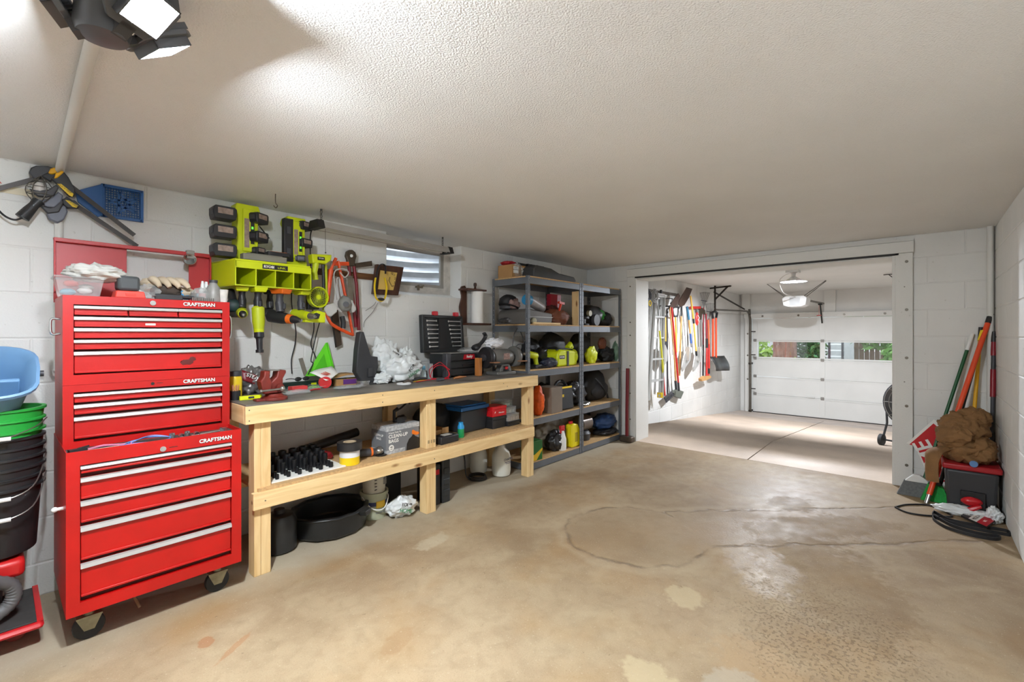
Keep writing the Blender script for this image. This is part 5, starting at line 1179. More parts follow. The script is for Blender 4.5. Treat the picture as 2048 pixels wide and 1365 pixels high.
part('can', MB().lathe([(.034, 0), (.036, .004), (.036, .075), (.02, .10), (.018, .112)], 22), mat('dusty_can', (148, 146, 142), .5, .2, var=.2, vs=20), t); part('cap', MB().lathe([(.021, .108), (.021, .124), (0, .126)], 16), M_GREYP, t)
t = thing('paper_cup', 'white printed cup beside the grey can', 'cup', (.868, 2.99, ZT))
part('cup', MB().lathe([(.0, 0), (.020, 0), (.026, .072), (.024, .072), (.018, .004), (0, .004)], 18), mat('printed_cup', (210, 206, 200), .6, var=.12, vs=40), t); part('paint', MB().lathe([(0, .06), (.0235, .06)], 16), M_BLKP, t)
# clip-on lamp on the lid
o = at(378, 517, Y=3.36)
t = thing('clamp_lamp', 'small chrome clip lamp on the open lid', 'lamp', o)
part('reflector', MB().lathe([(.012, .03), (.025, .02), (.036, -.02), (.033, -.02), (.022, .016)], 20, R('X', -60)), M_CHROME, t); part('clip', MB().box(-.012, .03, .0, .035, .0, .05), M_SILV, t, bevel=.003)
# odds and ends in the cabinet tray
ZR = .8622
t = thing('wire_coil', 'loose coil of blue and pink wire in the cabinet tray', 'wire', (.50, 2.85, ZR))
for k, c in enumerate(((60, 130, 190), (60, 130, 190), (210, 110, 150), (60, 130, 190))):
    part('strand', MB().tube(spline([(-.10+.02*k, -.02, .003), (-.06, .03-.01*k, .012), (.02, .025, .02+.003*k), (.09, .0, .012), (.05, -.03, .005), (-.05, -.03+.008*k, .006), (-.11, 0, .003)], 5), .0022, 5), mat('wire_%d' % c[0], c, .5), t)
def tray(name, label, cat, mb, m, x, y, rz=0): return solo(name, label, cat, mb, m, (x, y, ZR), rz, group=None)
tray('ratchet', 'steel ratchet wrench at the right of the cabinet tray', 'wrench', MB().tube([(-.09, 0, .008), (.05, 0, .009)], [.006, .007], 8).cyl((.07, 0, 0), (.07, 0, .024), .018, n=14), M_CHROME, .76, 2.84, 12)
for i, x in enumerate((.60, .635, .665, .70)): solo('socket', 'loose chrome socket in the cabinet tray', 'socket', MB().lathe([(.0, .0), (.012, 0), (.013, .028), (.009, .028), (.008, .01), (0, .01)], 12, R('X', 90*(i % 2)) if i % 2 == 0 else T((0, 0, .013)) @ R('X', 90)), M_CHROME, (x, 2.86-.012*(i % 2), ZR), group='loose sockets in the cabinet tray')
tray('putty_knife', 'long pale putty knife at the left of the cabinet tray', 'tool', MB().box(-.09, .06, -.006, .006, .002, .008).prism([(.06, 0), (.13, 0), (.13, .004), (.06, .004)], .012, None, -.012), mat('pale_bone', (206, 196, 180), .5), .33, 2.83, 4)
tray('pink_string', 'pink cord lying in the cabinet tray', 'cord', MB().tube(spline([(-.08, -.02, .004), (-.02, .02, .006), (.05, -.01, .004), (.1, .02, .004)], 5), .005, 6), mat('pink_cord', (206, 120, 150), .7), .36, 2.88)
tray('hex_key_set', 'dark hex key set at the left end of the tray', 'tool', MB().box(-.03, .03, -.015, .015, 0, .02).cyl((.0, 0, .02), (.04, 0, .026), .004, n=6), M_BLKP, .245, 2.83, 10)
# ------------------------------------------------------------ lower shelf of the bench
ZS = .5082
M_SOCK = mat('black_oxide', (34, 34, 36), .35, .5)
solo('socket_board', 'white board under the black sockets on the lower shelf', 'board', MB().box(1.088, 1.56, 2.875, 3.25, 0, .008), M_WLET, (0, 0, ZS), bevel=.001)
def sock(x, y, rr_, h, label):
    t = solo('impact_socket', label, 'socket', MB().lathe([(0, 0), (rr_*.92, 0), (rr_, .004), (rr_, h-.003), (rr_*.94, h), (rr_*.68, h), (rr_*.66, h*.55), (0, h*.55)], 14), M_SOCK, (x, y, ZS+.0082), group='black impact sockets on the white board')
rows = [(2.915, .0125, .032, 'small shallow black socket in the front row on the white board'), (2.955, .0135, .034, 'small shallow black socket in the second row on the white board'),
        (3.0, .016, .075, 'slim deep black socket in the third row on the white board'), (3.05, .019, .085, 'deep black socket in the fourth row on the white board'),
        (3.11, .023, .095, 'wide deep black socket in the fifth row on the white board'), (3.18, .026, .105, 'largest deep black socket at the back of the white board')]
for y, q, h, l in rows:
    for c in range(6): sock(1.135+c*.068, y, q*(.88+.05*c), h*(.94+.02*c), l)
ty, tw, tb = (238, 200, 20), (222, 222, 224), (38, 38, 40)
z = ZS
for name, c, rr_, h in (('yellow roll of tape at the bottom of the stack on the lower shelf', ty, .066, .052), ('white roll of tape in the middle of the stack', tw, .066, .046), ('wide black roll of duct tape topping the stack', tb, .082, .052)):
    t = thing('tape_roll', name, 'tape', (1.615, 2.925, z+.0003))
    part('tape', MB().lathe([(.045, 0), (rr_, 0), (rr_, h), (.045, h), (.045, 0)], 28), mat('tape_%d' % c[2], c, .4), t)
    part('core', MB().lathe([(.040, 0), (.045, 0), (.045, h), (.040, h), (.040, 0)], 28), mat('tape_core', (226, 140, 50) if rr_ > .07 else (180, 160, 130), .6), t)
    z += h+.0004
solo('black_pipe', 'long black plastic pipe lying at the back of the lower shelf', 'pipe', MB().tube([(0, 0, 0), (.52, .06, .06)], .034, 14), M_BLKP, (1.42, 3.34, ZS+.037))
solo('red_pouch', 'dark red plastic pouch beside the tape stack', 'pouch', MB().ball((0, 0, .03), (.07, .05, .032), 18, 10, .25, 3, 2, floor=.001), mat('dark_red_plastic', (140, 30, 36), .35), (1.53, 3.14, ZS))
t = thing('angle_grinder', 'grimy angle grinder lying beside the clean-up bags box', 'power tool', (1.78, 2.98, ZS), 25)
part('body', MB().tube([(-.09, .08, .035), (-.02, .02, .035), (.05, -.04, .03)], [.026, .030, .026], 12), M_GREYP, t); part('gear_head', MB().ball((.065, -.055, .035), (.035, .035, .03), 14, 10, .15, 3, 2), M_SILV, t); part('disc', MB().cyl((.075, -.065, .003), (.075, -.065, .009), .045, n=20), M_DSTEEL, t); part('orange_ring', MB().cyl((.02, -.015, .035), (.03, -.023, .035), .032, n=14), M_ORANGE, t)
# clean-up bags carton
t = thing('bag_carton', 'grey carton printed CLEAN-UP BAGS on the lower shelf', 'box', (1.905, 2.925, ZS), 0)
W_, H_ = .295, .205
M_CART = mat('grey_carton', (120, 122, 126), .5, var=.06); M_PLATE = mat('tread_plate_print', (176, 178, 180), .45, var=.35, vs=50)
part('box', MB().box(0, W_, 0, .20, 0, H_), M_CART, t, bevel=.002)
part('tread_print', MB().box(-.0006, W_+.0006, -.0006, .2006, H_-.035, H_+.0006).box(-.0006, W_*.55, -.0006, .2006, 0, .03), M_PLATE, t)
part('trash_bag_picture', MB().prism([(.175, 0), (.18, .05), (.20, .085), (.225, .10), (.24, .125), (.255, .10), (.285, .085), (.295, .08), (.295, 0)], 0, None, -.0008), M_BLET, t)
part('glove_picture', MB().prism([(.225, .125), (.235, .115), (.27, .105), (.293, .11), (.293, .125), (.26, .135), (.24, .15), (.228, .145)], -.0005, None, -.0014), mat('orange_print', (236, 122, 30), .5), t)
def bt(s, size, x, z, al='LEFT', m=None): text(s, size, m or M_WLET, t, T((x, -.0012, z)) @ FRONT, ext=.0004, align=al, bold=size*.02)
bt('CLEAN-UP', .036, .018, .128); bt('BAGS', .036, .018, .093); bt('X-Large Twist Tie', .015, .018, .155)
part('count_disc', MB().cyl((.043, .0, .045), (.043, -.0012, .045), .022, n=20), M_WLET, t)
text('40', .022, M_BLET, t, T((.043, -.0018, .049)) @ FRONT); text('BAGS', .008, M_BLET, t, T((.043, -.0018, .034)) @ FRONT)
text('CLEAN-UP\nBAGS', .026, M_WLET, t, T((-.0012, .10, .12)) @ R('Z', -90) @ FRONT, ext=.0004)
t = thing('clip_stand', 'black clamp stand with a cable on the clean-up bags carton', 'stand', (2.05, 3.0, ZS+H_+.001))
part('post', MB().tube([(0, .04, 0), (0, .04, .09), (.0, .0, .11)], .012, 8), M_BLKP, t); part('clamp', MB().ball((.02, -.02, .03), (.05, .03, .028), 14, 10, .3, 3, 5), M_BLKP, t); part('cable', MB().tube(spline([(0, .04, .08), (.1, .1, .09), (.2, .15, .12), (.26, .2, .1)], 5), .008, 6), M_BLKP, t)
# right half
solo('soft_case', 'black soft tool case at the back of the lower shelf', 'case', MB().ball((0, 0, .13), (.20, .13, .14), 24, 14, .12, 2.5, 3, floor=.001), mat('black_nylon', (30, 31, 34), .6), (2.62, 3.28, ZS))
t = thing('open_tray', 'open brown cardboard tray behind the flat black case', 'box', (2.46, 3.08, ZS))
part('tray', MB().box(-.10, .10, -.08, .08, 0, .006).box(-.10, .10, -.08, -.075, .006, .085).box(-.10, .10, .075, .08, .006, .085).box(-.10, -.095, -.075, .075, .006, .085).box(.095, .10, -.075, .075, .006, .085), M_CARD, t); part('flap', MB().box(.10, .105, -.08, .08, .0, .0).box(.03, .10, -.085, -.08, .05, .10), M_CARD, t)
t = thing('flat_case', 'flat black plastic case with a pale label on the lower shelf', 'case', (2.455, 2.91, ZS), 4)
part('case', MB().box(-.10, .10, -.055, .055, 0, .062), M_BLKP, t, bevel=.008); part('label', MB().box(-.04, .05, -.03, .03, .062, .0632), mat('pale_label', (190, 186, 176), .6), t)
t = thing('tote', 'black tote with a blue lid on the lower shelf', 'tote', (2.90, 3.16, ZS), 3)
part('tub', MB().taper(-.175, .175, -.13, .13, 0, .20, .9), mat('tote_black', (42, 46, 50), .45), t, bevel=.01); part('lid', MB().box(-.185, .185, -.14, .14, .20, .235).box(-.165, .165, -.12, .12, .235, .25), mat('tote_blue', (30, 100, 168), .4), t, bevel=.008)
t = thing('spray_can', 'blue and green bottle standing beside the tote', 'bottle', (2.66, 2.95, ZS))
part('bottle', MB().lathe([(.026, 0), (.028, .004), (.028, .09), (.018, .11), (.018, .125), (0, .126)], 18), mat('green_bottle', (20, 150, 84), .4), t); part('blue_top', MB().lathe([(.029, .075), (.029, .095), (.02, .113), (.02, .130), (0, .132)], 18), mat('blue_bottle', (40, 150, 210), .4), t)
def flatbox(name, label, cat, x, y, z, w, d, h, m, lidm=None, rz=0, b=.004):
    t = thing(name, label, cat, (x, y, z), rz); part('case', MB().box(-w/2, w/2, -d/2, d/2, 0, h*.72), m, t, bevel=b); part('lid', MB().box(-w/2-.003, w/2+.003, -d/2-.003, d/2+.003, h*.72, h), lidm or m, t, bevel=b); return t
M_RCASE = mat('red_case_plastic', (206, 26, 34), .35)
flatbox('bit_case', 'black case under the red case on the lower shelf', 'case', 3.17, 3.05, ZS, .19, .16, .11, M_BLKP)
t = flatbox('bit_case', 'glossy red case standing on a black case', 'case', 3.17, 3.05, ZS+.111, .19, .16, .095, M_RCASE); text('Milwaukee', .018, M_WLET, t, T((0.02, -.0835, .035)) @ FRONT, shear=.2); part('bolt_mark', MB().prism([(-.07, .03), (-.055, .045), (-.062, .045), (-.055, .055), (-.072, .04), (-.065, .04)], -.081, None, -.082), M_WLET, t)
def organizer(x, y, z, w, d, h, label, n=6, m2=None):
    t = thing('parts_organizer', label, 'organizer', (x, y, z), 2)
    part('shell', MB().box(-w/2, w/2, -d/2, d/2, 0, h), M_CLEARP, t, bevel=.003)
    for i in range(n): part('compartment', MB().box(-w/2+.008+i*(w-.016)/n, -w/2+.004+(i+1)*(w-.016)/n, -d/2+.008, d/2-.008, .004, h*.62), m2 or M_LABEL, t)
    part('lid', MB().box(-w/2-.003, w/2+.003, -d/2-.003, d/2+.003, h, h+.006), M_CLEARP, t); return t
flatbox('bit_case', 'black flat case under the clear organizers', 'case', 3.345, 3.03, ZS, .17, .17, .045, M_BLKP)
organizer(3.345, 3.03, ZS+.0455, .165, .16, .062, 'clear parts organizer with tall dividers on the black flat case'); organizer(3.345, 3.06, ZS+.115, .15, .15, .055, 'clear organizer in the middle of the stack', 5, mat('organizer_grey', (170, 172, 170), .5, var=.3, vs=60)); organizer(3.335, 3.10, ZS+.178, .16, .15, .05, 'clear organizer with green labels topping the stack', 7, mat('green_labels', (120, 150, 130), .5, var=.3, vs=60))
solo('maroon_bag', 'dark maroon bag at the back of the lower shelf', 'bag', MB().ball((0, 0, .1), (.11, .06, .11), 18, 12, .2, 3, 5, floor=.001), mat('maroon_cloth', (84, 26, 34), .7), (3.02, 3.38, ZS))

# ------------------------------------------------------------ under the bench
M_PAN = mat('black_drain_pan', (34, 35, 36), .35, var=.15, vs=8)
t = thing('drain_pan', 'large black oil drain pan on the floor under the bench', 'pan', (1.60, 3.17, 0), 0)
part('pan', MB().lathe([(0, .004), (.24, .004), (.262, .02), (.275, .12), (.28, .15), (.262, .155), (.245, .145), (.235, .03), (0, .022)], 12, R('Z', 15), sx=1.0, sy=.92), M_PAN, t, bevel=.006); part('rim', MB().lathe([(.268, .142), (.285, .146), (.285, .158), (.262, .160)], 12, R('Z', 15), sy=.92, cap=False), M_PAN, t, bevel=.004)
part('spout', MB().prism([(-.03, .12), (.03, .12), (.045, .157), (-.045, .157)], .05, R('Z', 30) @ T((0, -.30, 0))), M_PAN, t, bevel=.004)
t = thing('black_tank', 'squat black plastic tank beside the left bench leg', 'tank', (1.22, 3.10, 0))
part('tank', MB().lathe([(.09, .002), (.105, .015), (.105, .19), (.085, .23), (.03, .24)], 20), M_PAN, t); part('cap', MB().cyl((0, 0, .24), (0, 0, .265), .032, n=14), M_BLKP, t)
M_PAIL = mat('putty_pail', (196, 192, 176), .5, var=.06); M_PAIL2 = mat('see_through_pail', (170, 172, 146), .5, var=.08)
def pail(x, y, z, r0, r1, h, m, label, band=False):
    t = thing('pail', label, 'bucket', (x, y, z))
    part('body', MB().lathe([(0, 0), (r0, 0), (r1, h*.9), (r1+.008, h*.9), (r1+.008, h), (r1-.004, h), (r1-.006, h*.9), (r0-.005, .006), (0, .006)], 26), m, t)
    return t
t = pail(1.93, 3.13, 0, .088, .098, .20, M_PAIL2, 'cloudy pail with a yellow oval label standing on the floor')
part('blue_band', MB().lathe([(.0955, .105), (.0968, .135)], 26, cap=False), mat('navy_print', (40, 50, 96), .5), t); part('oval_label', MB().grid(10, 6, lambda u, v: ((.0985)*math.sin((u-.5)*.8), -(.0985)*math.cos((u-.5)*.8), .09+.05*v)), mat('yellow_print', (222, 180, 50), .5), t, solid=.001)
part('bail', MB().tube(spline([(-.10, 0, .17), (-.075, -.09, .10), (.0, -.13, .09), (.06, -.10, .16), (.10, 0, .17)], 5), .004, 6), M_WHITEP, t); text('TEXTILE GIPS', .016, mat('navy_print', (40, 50, 96), .5), t, T((0, -.0965, .055)) @ FRONT, 'lettering')
t = pail(1.93, 3.13, .195, .082, .09, .165, M_PAIL, 'grey-white pail nested on top of another pail')
for i in range(5): part('level_mark', MB().box(-.045, -.028, -.0865, -.080, .03+.024*i, .034+.024*i), M_BLET, t)
part('barcode', MB().box(.03, .055, -.084, -.074, .06, .11), mat('barcode_print', (120, 116, 110), .5, var=.6, vs=90), t)
o = crumple('carrier_bag', 'knotted white carrier bag printed YOUR HOME on the floor', 'bag', (2.08, 2.985, 0), (.115, .085, .068), 14, M_BAG, amp=.3, fr=2.2)
lay_text('YOUR', .038, M_BLET, o, -.015, .105, -.09, 18); lay_text('HOME', .042, M_GPR, o, -.03, .065, -.10, 18)
t = thing('upright_case', 'black tool case standing upright on the floor by the middle leg', 'case', (2.44, 3.0, 0), 0)
part('shell', MB().box(-.09, -.01, -.06, .16, 0, .33), M_BLKP, t, bevel=.01); part('shell', MB().box(.0, .085, -.07, .16, 0, .37), M_CASE, t, bevel=.012)
for z in (.06, .15, .24): part('rib', MB().box(.01, .075, -.078, -.068, z, z+.05), M_CASE, t, bevel=.006)
part('red_latch', MB().box(-.075, -.03, -.066, -.06, .25, .29), mat('brand_red', (196, 24, 40), .4), t)
solo('dark_case', 'dark tool case in the shade beside the pails', 'case', MB().box(-.11, .11, -.05, .05, 0, .30), M_BLKP, (2.14, 3.28, 0), 0, bevel=.015)
M_JUG = mat('translucent_jug', (222, 220, 208), .45, var=.04)
def sprayer(x, y, label, s=1.0, txt=True):
    t = thing('sprayer_jug', label, 'sprayer', (x, y, 0))
    part('tank', MB().lathe([(.0, .004), (.06*s, 0), (.085*s, .012), (.092*s, .05), (.092*s, .19*s), (.08*s, .235*s), (.045*s, .27*s), (.04*s, .30*s), (0, .30*s)], 28), M_JUG, t); part('pump', MB().cyl((0, 0, .30*s), (0, 0, .34*s), .035*s, n=18), M_WHITEP, t)
    if txt: text('CHAPIN', .034, mat('navy_print', (40, 50, 96), .5), t, T((0, -.0935, .175)) @ FRONT); part('text_line', MB().box(-.045, .04, -.094, -.089, .148, .152).box(-.03, .04, -.094, -.089, .135, .138), mat('navy_print', (40, 50, 96), .5), t)
    return t
sprayer(3.32, 3.09, 'white sprayer jug printed CHAPIN beside the end leg'); sprayer(3.24, 3.33, 'plain white sprayer jug in the shade behind its twin', .95, False)
t = thing('hose_coil', 'coil of thin black hose on the floor beside the sprayers', 'hose', (3.08, 3.18, .004))
for k in range(3): part('turn', MB().ring((0, 0, .008+.012*k), .09-.006*k, .006, 24, 6), M_BLKP, t)
part('tail', MB().tube(spline([(-.09, 0, .01), (-.13, .02, .06), (-.12, .05, .2), (-.10, .10, .30)], 5), .006, 6), M_BLKP, t)

# ------------------------------------------------------------ contents of the steel shelves
def sx(px, Y): return at(px, 660, Y=Y).x
def soft(name, label, cat, px, Y, z, w, d, h, m, seed=1, amp=.25, fr=2.6, rz=0):
    """slumped fabric or film: lumpy ball with soft creases, flat where it rests"""
    mb = MB().ball((0, 0, h*.48), (w/2, d/2, h*.56), 48, 30, amp*.8, fr, seed); vs = []
    for x, y, z_ in mb.v:
        e = V((x*12+z_*8, y*12-x*5, z_*11+y*6))+V((seed, 0, 0)); k = .022*(.33-abs(noise.noise(e)))+.008*(.3-abs(noise.noise(e*2.2)))
        q = V((x, y, z_-h*.48)); q = q.normalized()*k if q.length > 1e-6 else q
        vs.append((x+q.x, y+q.y, max(.001, z_+q.z)))
    mb.v = vs
    return solo(name, label, cat, mb, m, (sx(px, Y), Y, z+.0005), rz, ang=80)
def card(name, label, cat, px, Y, z, w, d, h, m, rz=0, b=.003):
    return solo(name, label, cat, MB().box(-w/2, w/2, -d/2, d/2, 0, h), m, (sx(px, Y), Y, z+.0005), rz, bevel=b)
Z1, Z2, Z3, Z4, Z5 = SHZ
M_NYL = mat('black_nylon', (30, 31, 34), .6); M_LEATH = mat('brown_leather', (112, 62, 40), .6, var=.15, vs=9)
# top level
for i, (px, l) in enumerate(((3.605, 'brown carton with white labels at the outer end of the rack top'), (3.735, 'brown carton with white labels beside its twin on the rack top'))):
    t = thing('carton', l, 'box', (px+.05, 3.29, Z5+.0005), 0)
    part('box', MB().box(-.062, .062, -.10, .10, 0, .14), M_CARD, t, bevel=.002); part('label', MB().box(-.04, .04, -.1012, -.10, .05, .12), M_WLET, t); part('label_stripe', MB().box(-.04, .04, -.1018, -.1012, .083, .090), M_BLET, t)
    text('WINDOW', .011, M_BLET, t, T((0, -.1014, .106)) @ FRONT)
solo('red_cloth', 'red and white cloth lying on the brown cartons', 'cloth', MB().ball((0, 0, .0), (.10, .08, .022), 20, 8, .35, 3, 2), mat('red_white_cloth', (176, 34, 44), .7, var=.3, vs=6), (3.66, 3.30, Z5+.165))
soft('clear_bag', 'clear bag of hardware next to the cartons on the rack top', 'bag', 1032, 3.22, Z5, .15, .12, .15, M_CLEAR, 4, .4)
t = thing('long_case', 'long dark grey plastic case lying along the rack top', 'case', (4.12, 3.17, Z5+.0005), 0)
part('shell', MB().prism([(-.36, 0), (.40, 0), (.44, .03), (.40, .075), (.1, .09), (-.05, .13), (-.30, .14), (-.36, .10)], .14, None, -.14), mat('charcoal_case', (60, 60, 60), .5, var=.1), t, bevel=.012)
def crate(label, x, y, z, w, d, h):
    t = thing('parts_crate', label, 'crate', (x, y, z)); mb = MB().box(-w/2, w/2, -d/2, d/2, 0, .008)
    for yy in (-d/2, d/2-.006): mb.box(-w/2, w/2, yy, yy+.006, .008, h)
    for xx in (-w/2, w/2-.006): mb.box(xx, xx+.006, -d/2, d/2, .008, h)
    part('shell', mb, M_BLKP, t)
    for i in range(6): part('rib', MB().box(-w/2+.01+i*(w-.03)/5, -w/2+.018+i*(w-.03)/5, -d/2-.006, -d/2, .0, h), M_GREYP, t)
    return t
crate('black slotted crate on the rack top behind the long case', 4.14, 3.37, Z5+.0005, .30, .13, .20); crate('lower black slotted crate behind the long case', 4.42, 3.37, Z5+.0005, .22, .13, .14)
t = flatbox('flat_box', 'maroon box with a black lid at the back of the rack top', 'box', 3.87, 3.385, Z5+.0005, .22, .11, .20, mat('maroon_cloth', (84, 26, 34), .7), M_BLKP)
card('grey_card', 'pale grey card leaning at the back of the rack top', 'card', 1150, 3.43, Z5, .16, .012, .10, mat('pale_grey_card', (170, 160, 152), .7))
# fourth level
t = thing('hard_case', 'long grey plastic tool case with a sloping end on the rack', 'case', (3.79, 3.22, Z4+.0005), 0)
part('shell', MB().prism([(-.18, 0), (.26, 0), (.28, .04), (.28, .12), (-.10, .16), (-.14, .16), (-.18, .12)], .19, None, -.20), mat('taupe_plastic', (96, 92, 88), .5), t, bevel=.012); part('seam', MB().box(-.17, .285, -.204, -.20, .075, .08), M_SILV, t)
t = thing('baseball_cap', 'black cap with a wide brim on the grey case', 'cap', (3.68, 3.32, Z4+.0005)); part('crown', MB().ball((0, 0, .24), (.11, .10, .085), 20, 12, .10, 2, 3), M_NYL, t); part('sweatband', MB().lathe([(.09, .163), (.10, .17), (.10, .20)], 20), M_GREYP, t); part('brim', MB().lathe([(.0, 0), (.10, .004), (.11, 0), (0, -.004)], 18, T((-.05, -.05, .19)) @ R('Y', 15)), M_NYL, t)
soft('clear_bag', 'see-through pouch of pink parts on the grey case', 'bag', 1028, 3.24, Z4+.165, .15, .09, .10, mat('pink_pouch', (150, 120, 114), .4, var=.35, vs=14), 6, .3)
t = thing('product_tube', 'white and blue printed tube lying across the grey case', 'tube', (3.83, 3.14, Z4+.235), 8); part('tube', MB().tube([(-.08, 0, .03), (.0, 0, .02), (.26, 0, -.05)], [.055, .058, .05], 16), mat('printed_film', (176, 172, 172), .4, var=.2, vs=12), t); part('blue_end', MB().tube([(-.082, 0, .0305), (-.03, 0, .0237)], [.057, .06], 16), mat('cyan_print', (40, 140, 190), .4), t)
t = thing('hammer', 'red handled hammer lying on the brown bag', 'hammer', (4.23, 3.05, Z4+.17), 0); part('handle', MB().tube([(.05, 0, .08), (-.02, -.02, -.02), (-.05, -.03, -.07)], [.015, .013, .014], 10), mat('red_orange', (206, 56, 30), .4), t); part('head', MB().bar((-.0, .0, .085), (.10, .0, .075), .026, .026), mat('red_orange', (206, 56, 30), .4), t)
soft('strap_bundle', 'bundle of black and red ratchet straps on the brown bag', 'strap', 1102, 3.2, Z4+.10, .26, .14, .12, mat('black_red_straps', (84, 30, 28), .6, var=.6, vs=9), 3, .35)
soft('leather_bag', 'slumped brown leather bag on the rack', 'bag', 1112, 3.1, Z4, .36, .24, .17, M_LEATH, 8, .2)
t = thing('game_box', 'upright box with red top and grey-blue picture on the rack', 'box', (4.37, 3.22, Z4+.0005), 0); part('box', MB().box(-.10, .10, -.03, .03, 0, .36), mat('slate_print', (70, 78, 96), .5, var=.25, vs=9), t, bevel=.002); part('red_panel', MB().box(-.1005, .1005, -.0305, .0305, .19, .3605), mat('crimson_print', (150, 20, 40), .45), t)
card('wood_upright', 'narrow pine board standing at the end of the rack level', 'board', 1152, 3.04, Z4, .045, .09, .40, PZ)
solo('small_light', 'round pale switch lying on the rack edge', 'switch', MB().ball((0, 0, .035), (.035, .03, .035), 14, 10), mat('pale_knob', (176, 172, 150), .5), (3.72, 3.0, Z4+.0005))
soft('black_tool', 'black hand tool lying at the rack edge', 'tool', 1010, 3.0, Z4, .18, .06, .05, M_BLKP, 2)
card('wood_strip', 'thin pine strip lying on the rack level', 'board', 1093, 2.99, Z4, .46, .045, .02, PX)
t = thing('yard_blower', 'black and green garden blower on the corner rack', 'blower', (5.04, 3.15, Z4+.0005), 0)
part('body', MB().ball((0, 0, .13), (.24, .15, .14), 22, 14, .15, 2.2, 3, floor=.001), M_BLKP, t); part('wheel', MB().cyl((-.08, -.16, .07), (-.08, -.12, .07), .07, n=22), M_GREYP, t); part('green_shell', MB().ball((.10, -.04, .14), (.14, .10, .085), 18, 12, .25, 2.5, 7), mat('mower_green', (36, 150, 44), .4), t); part('nozzle', MB().tube([(.12, -.05, .068), (.30, -.08, .05)], [.06, .04], 14), M_BLKP, t)
part('pale_cap', MB().cyl((-.20, -.14, .15), (-.20, -.10, .15), .035, n=16), mat('pale_knob', (176, 172, 150), .5), t)
soft('dark_bag', 'black bag slumped beside the garden blower', 'bag', 1208, 3.12, Z4, .20, .20, .18, M_NYL, 9)
# third level
t = thing('tool_bag', 'lime and black tool bag printed RYOBI on the rack', 'bag', (4.30, 3.08, Z3+.0005), 0)
part('bag', MB().prism([(-.18, 0), (.20, 0), (.22, .10), (.18, .17), (-.12, .19), (-.18, .15)], .13, None, -.10), M_LIME, t, bevel=.02); part('end_panel', MB().ball((.18, -.02, .10), (.05, .10, .10), 16, 10, .1, 2, 2), M_LIME2, t); part('strap', MB().box(-.01, .025, -.106, -.10, 0, .17), M_NYL, t); part('zip', MB().tube([(-.16, -.06, .185), (0, -.07, .20), (.16, -.06, .18)], .008, 6), M_NYL, t); part('logo_plate', MB().box(-.15, -.05, -.1015, -.10, .085, .125), M_BLET, t); text('RYOBI', .028, M_WLET, t, T((-.10, -.1025, .105)) @ FRONT)
part('lime_roll', MB().tube([(.15, .0, .20), (.20, .0, .24), (.22, .0, .20)], .035, 10), M_LIME, t)
t = thing('cordless_drill', 'lime drill lying on the rack behind the grinder', 'power tool', (3.76, 3.05, Z3+.0005), 0); part('motor', MB().tube([(-.10, 0, .155), (-.05, 0, .15), (.06, 0, .13)], [.02, .036, .036], 14), M_LIME, t); part('grip', MB().tube([(.04, 0, .13), (.06, 0, .06), (.07, 0, .03)], [.03, .024, .03], 12), M_LIME2, t); part('battery', MB().box(.0, .12, -.05, .05, 0, .04), M_BLKP, t, bevel=.006); part('chuck', MB().tube([(-.10, 0, .155), (-.16, 0, .16)], [.022, .012], 12), M_SILV, t)
soft('dark_tool', 'dark blue power tool at the front of the rack level', 'power tool', 1098, 3.02, Z3, .26, .12, .10, mat('navy_plastic', (30, 36, 56), .45), 3, .2)
card('flat_bar', 'dark flat bar sticking out over the rack edge', 'bar', 1075, 3.02, Z3, .24, .05, .02, M_DSTEEL, -20)
soft('duffel_bag', 'large black duffel bag behind the lime tool bag', 'bag', 1104, 3.30, Z3, .48, .24, .36, M_NYL, 5, .12, 2)
soft('lime_pouch', 'small lime pouch with black edging on the corner rack', 'bag', 1182, 3.04, Z3, .22, .10, .20, M_LIME, 6, .18)
soft('duffel_bag', 'black duffel bag on the corner rack', 'bag', 1160, 3.28, Z3, .34, .24, .36, M_NYL, 15, .12, 2)
soft('leather_pouch', 'brown leather pouch hung over the black bag', 'pouch', 1204, 3.10, Z3+.17, .15, .08, .14, M_LEATH, 4, .2)
soft('dark_bag', 'black crumpled bag under the leather pouch', 'bag', 1212, 3.12, Z3, .30, .16, .18, M_NYL, 19, .35)
soft('green_packet', 'clear packet with a green label at the rack end', 'packet', 1233, 3.06, Z3, .10, .10, .26, mat('green_packet', (110, 140, 116), .4, var=.4, vs=8), 2, .3)
# second level
soft('orange_bag', 'orange mesh bag standing at the rack end by the bench leg', 'bag', 1076, 3.02, Z2, .11, .14, .30, mat('orange_mesh', (226, 92, 24), .5, var=.15, vs=30), 3, .12)
card('carton', 'plain taupe carton behind the bench leg', 'box', 1098, 3.06, Z2, .20, .22, .28, mat('taupe_carton', (122, 108, 94), .75))
t = thing('tool_bag', 'black tool bag with yellow trim on the rack', 'bag', (4.30, 3.08, Z2+.0005)); part('bag', MB().taper(-.12, .12, -.09, .09, 0, .26, 1.15), M_NYL, t, bevel=.02); part('yellow_trim', MB().box(-.09, .10, -.095, -.085, .245, .265).box(-.10, -.06, -.098, -.088, .15, .18), M_YEL, t); part('handle', MB().tube(spline([(-.12, 0, .25), (-.05, 0, .31), (.05, 0, .31), (.12, 0, .25)], 5), .018, 8), M_NYL, t)
soft('compressor', 'dark small machine with chrome parts on the rack', 'machine', 1148, 3.15, Z2, .34, .22, .26, mat('mottled_dark', (56, 56, 58), .35, .3, var=.6, vs=12), 7, .3)
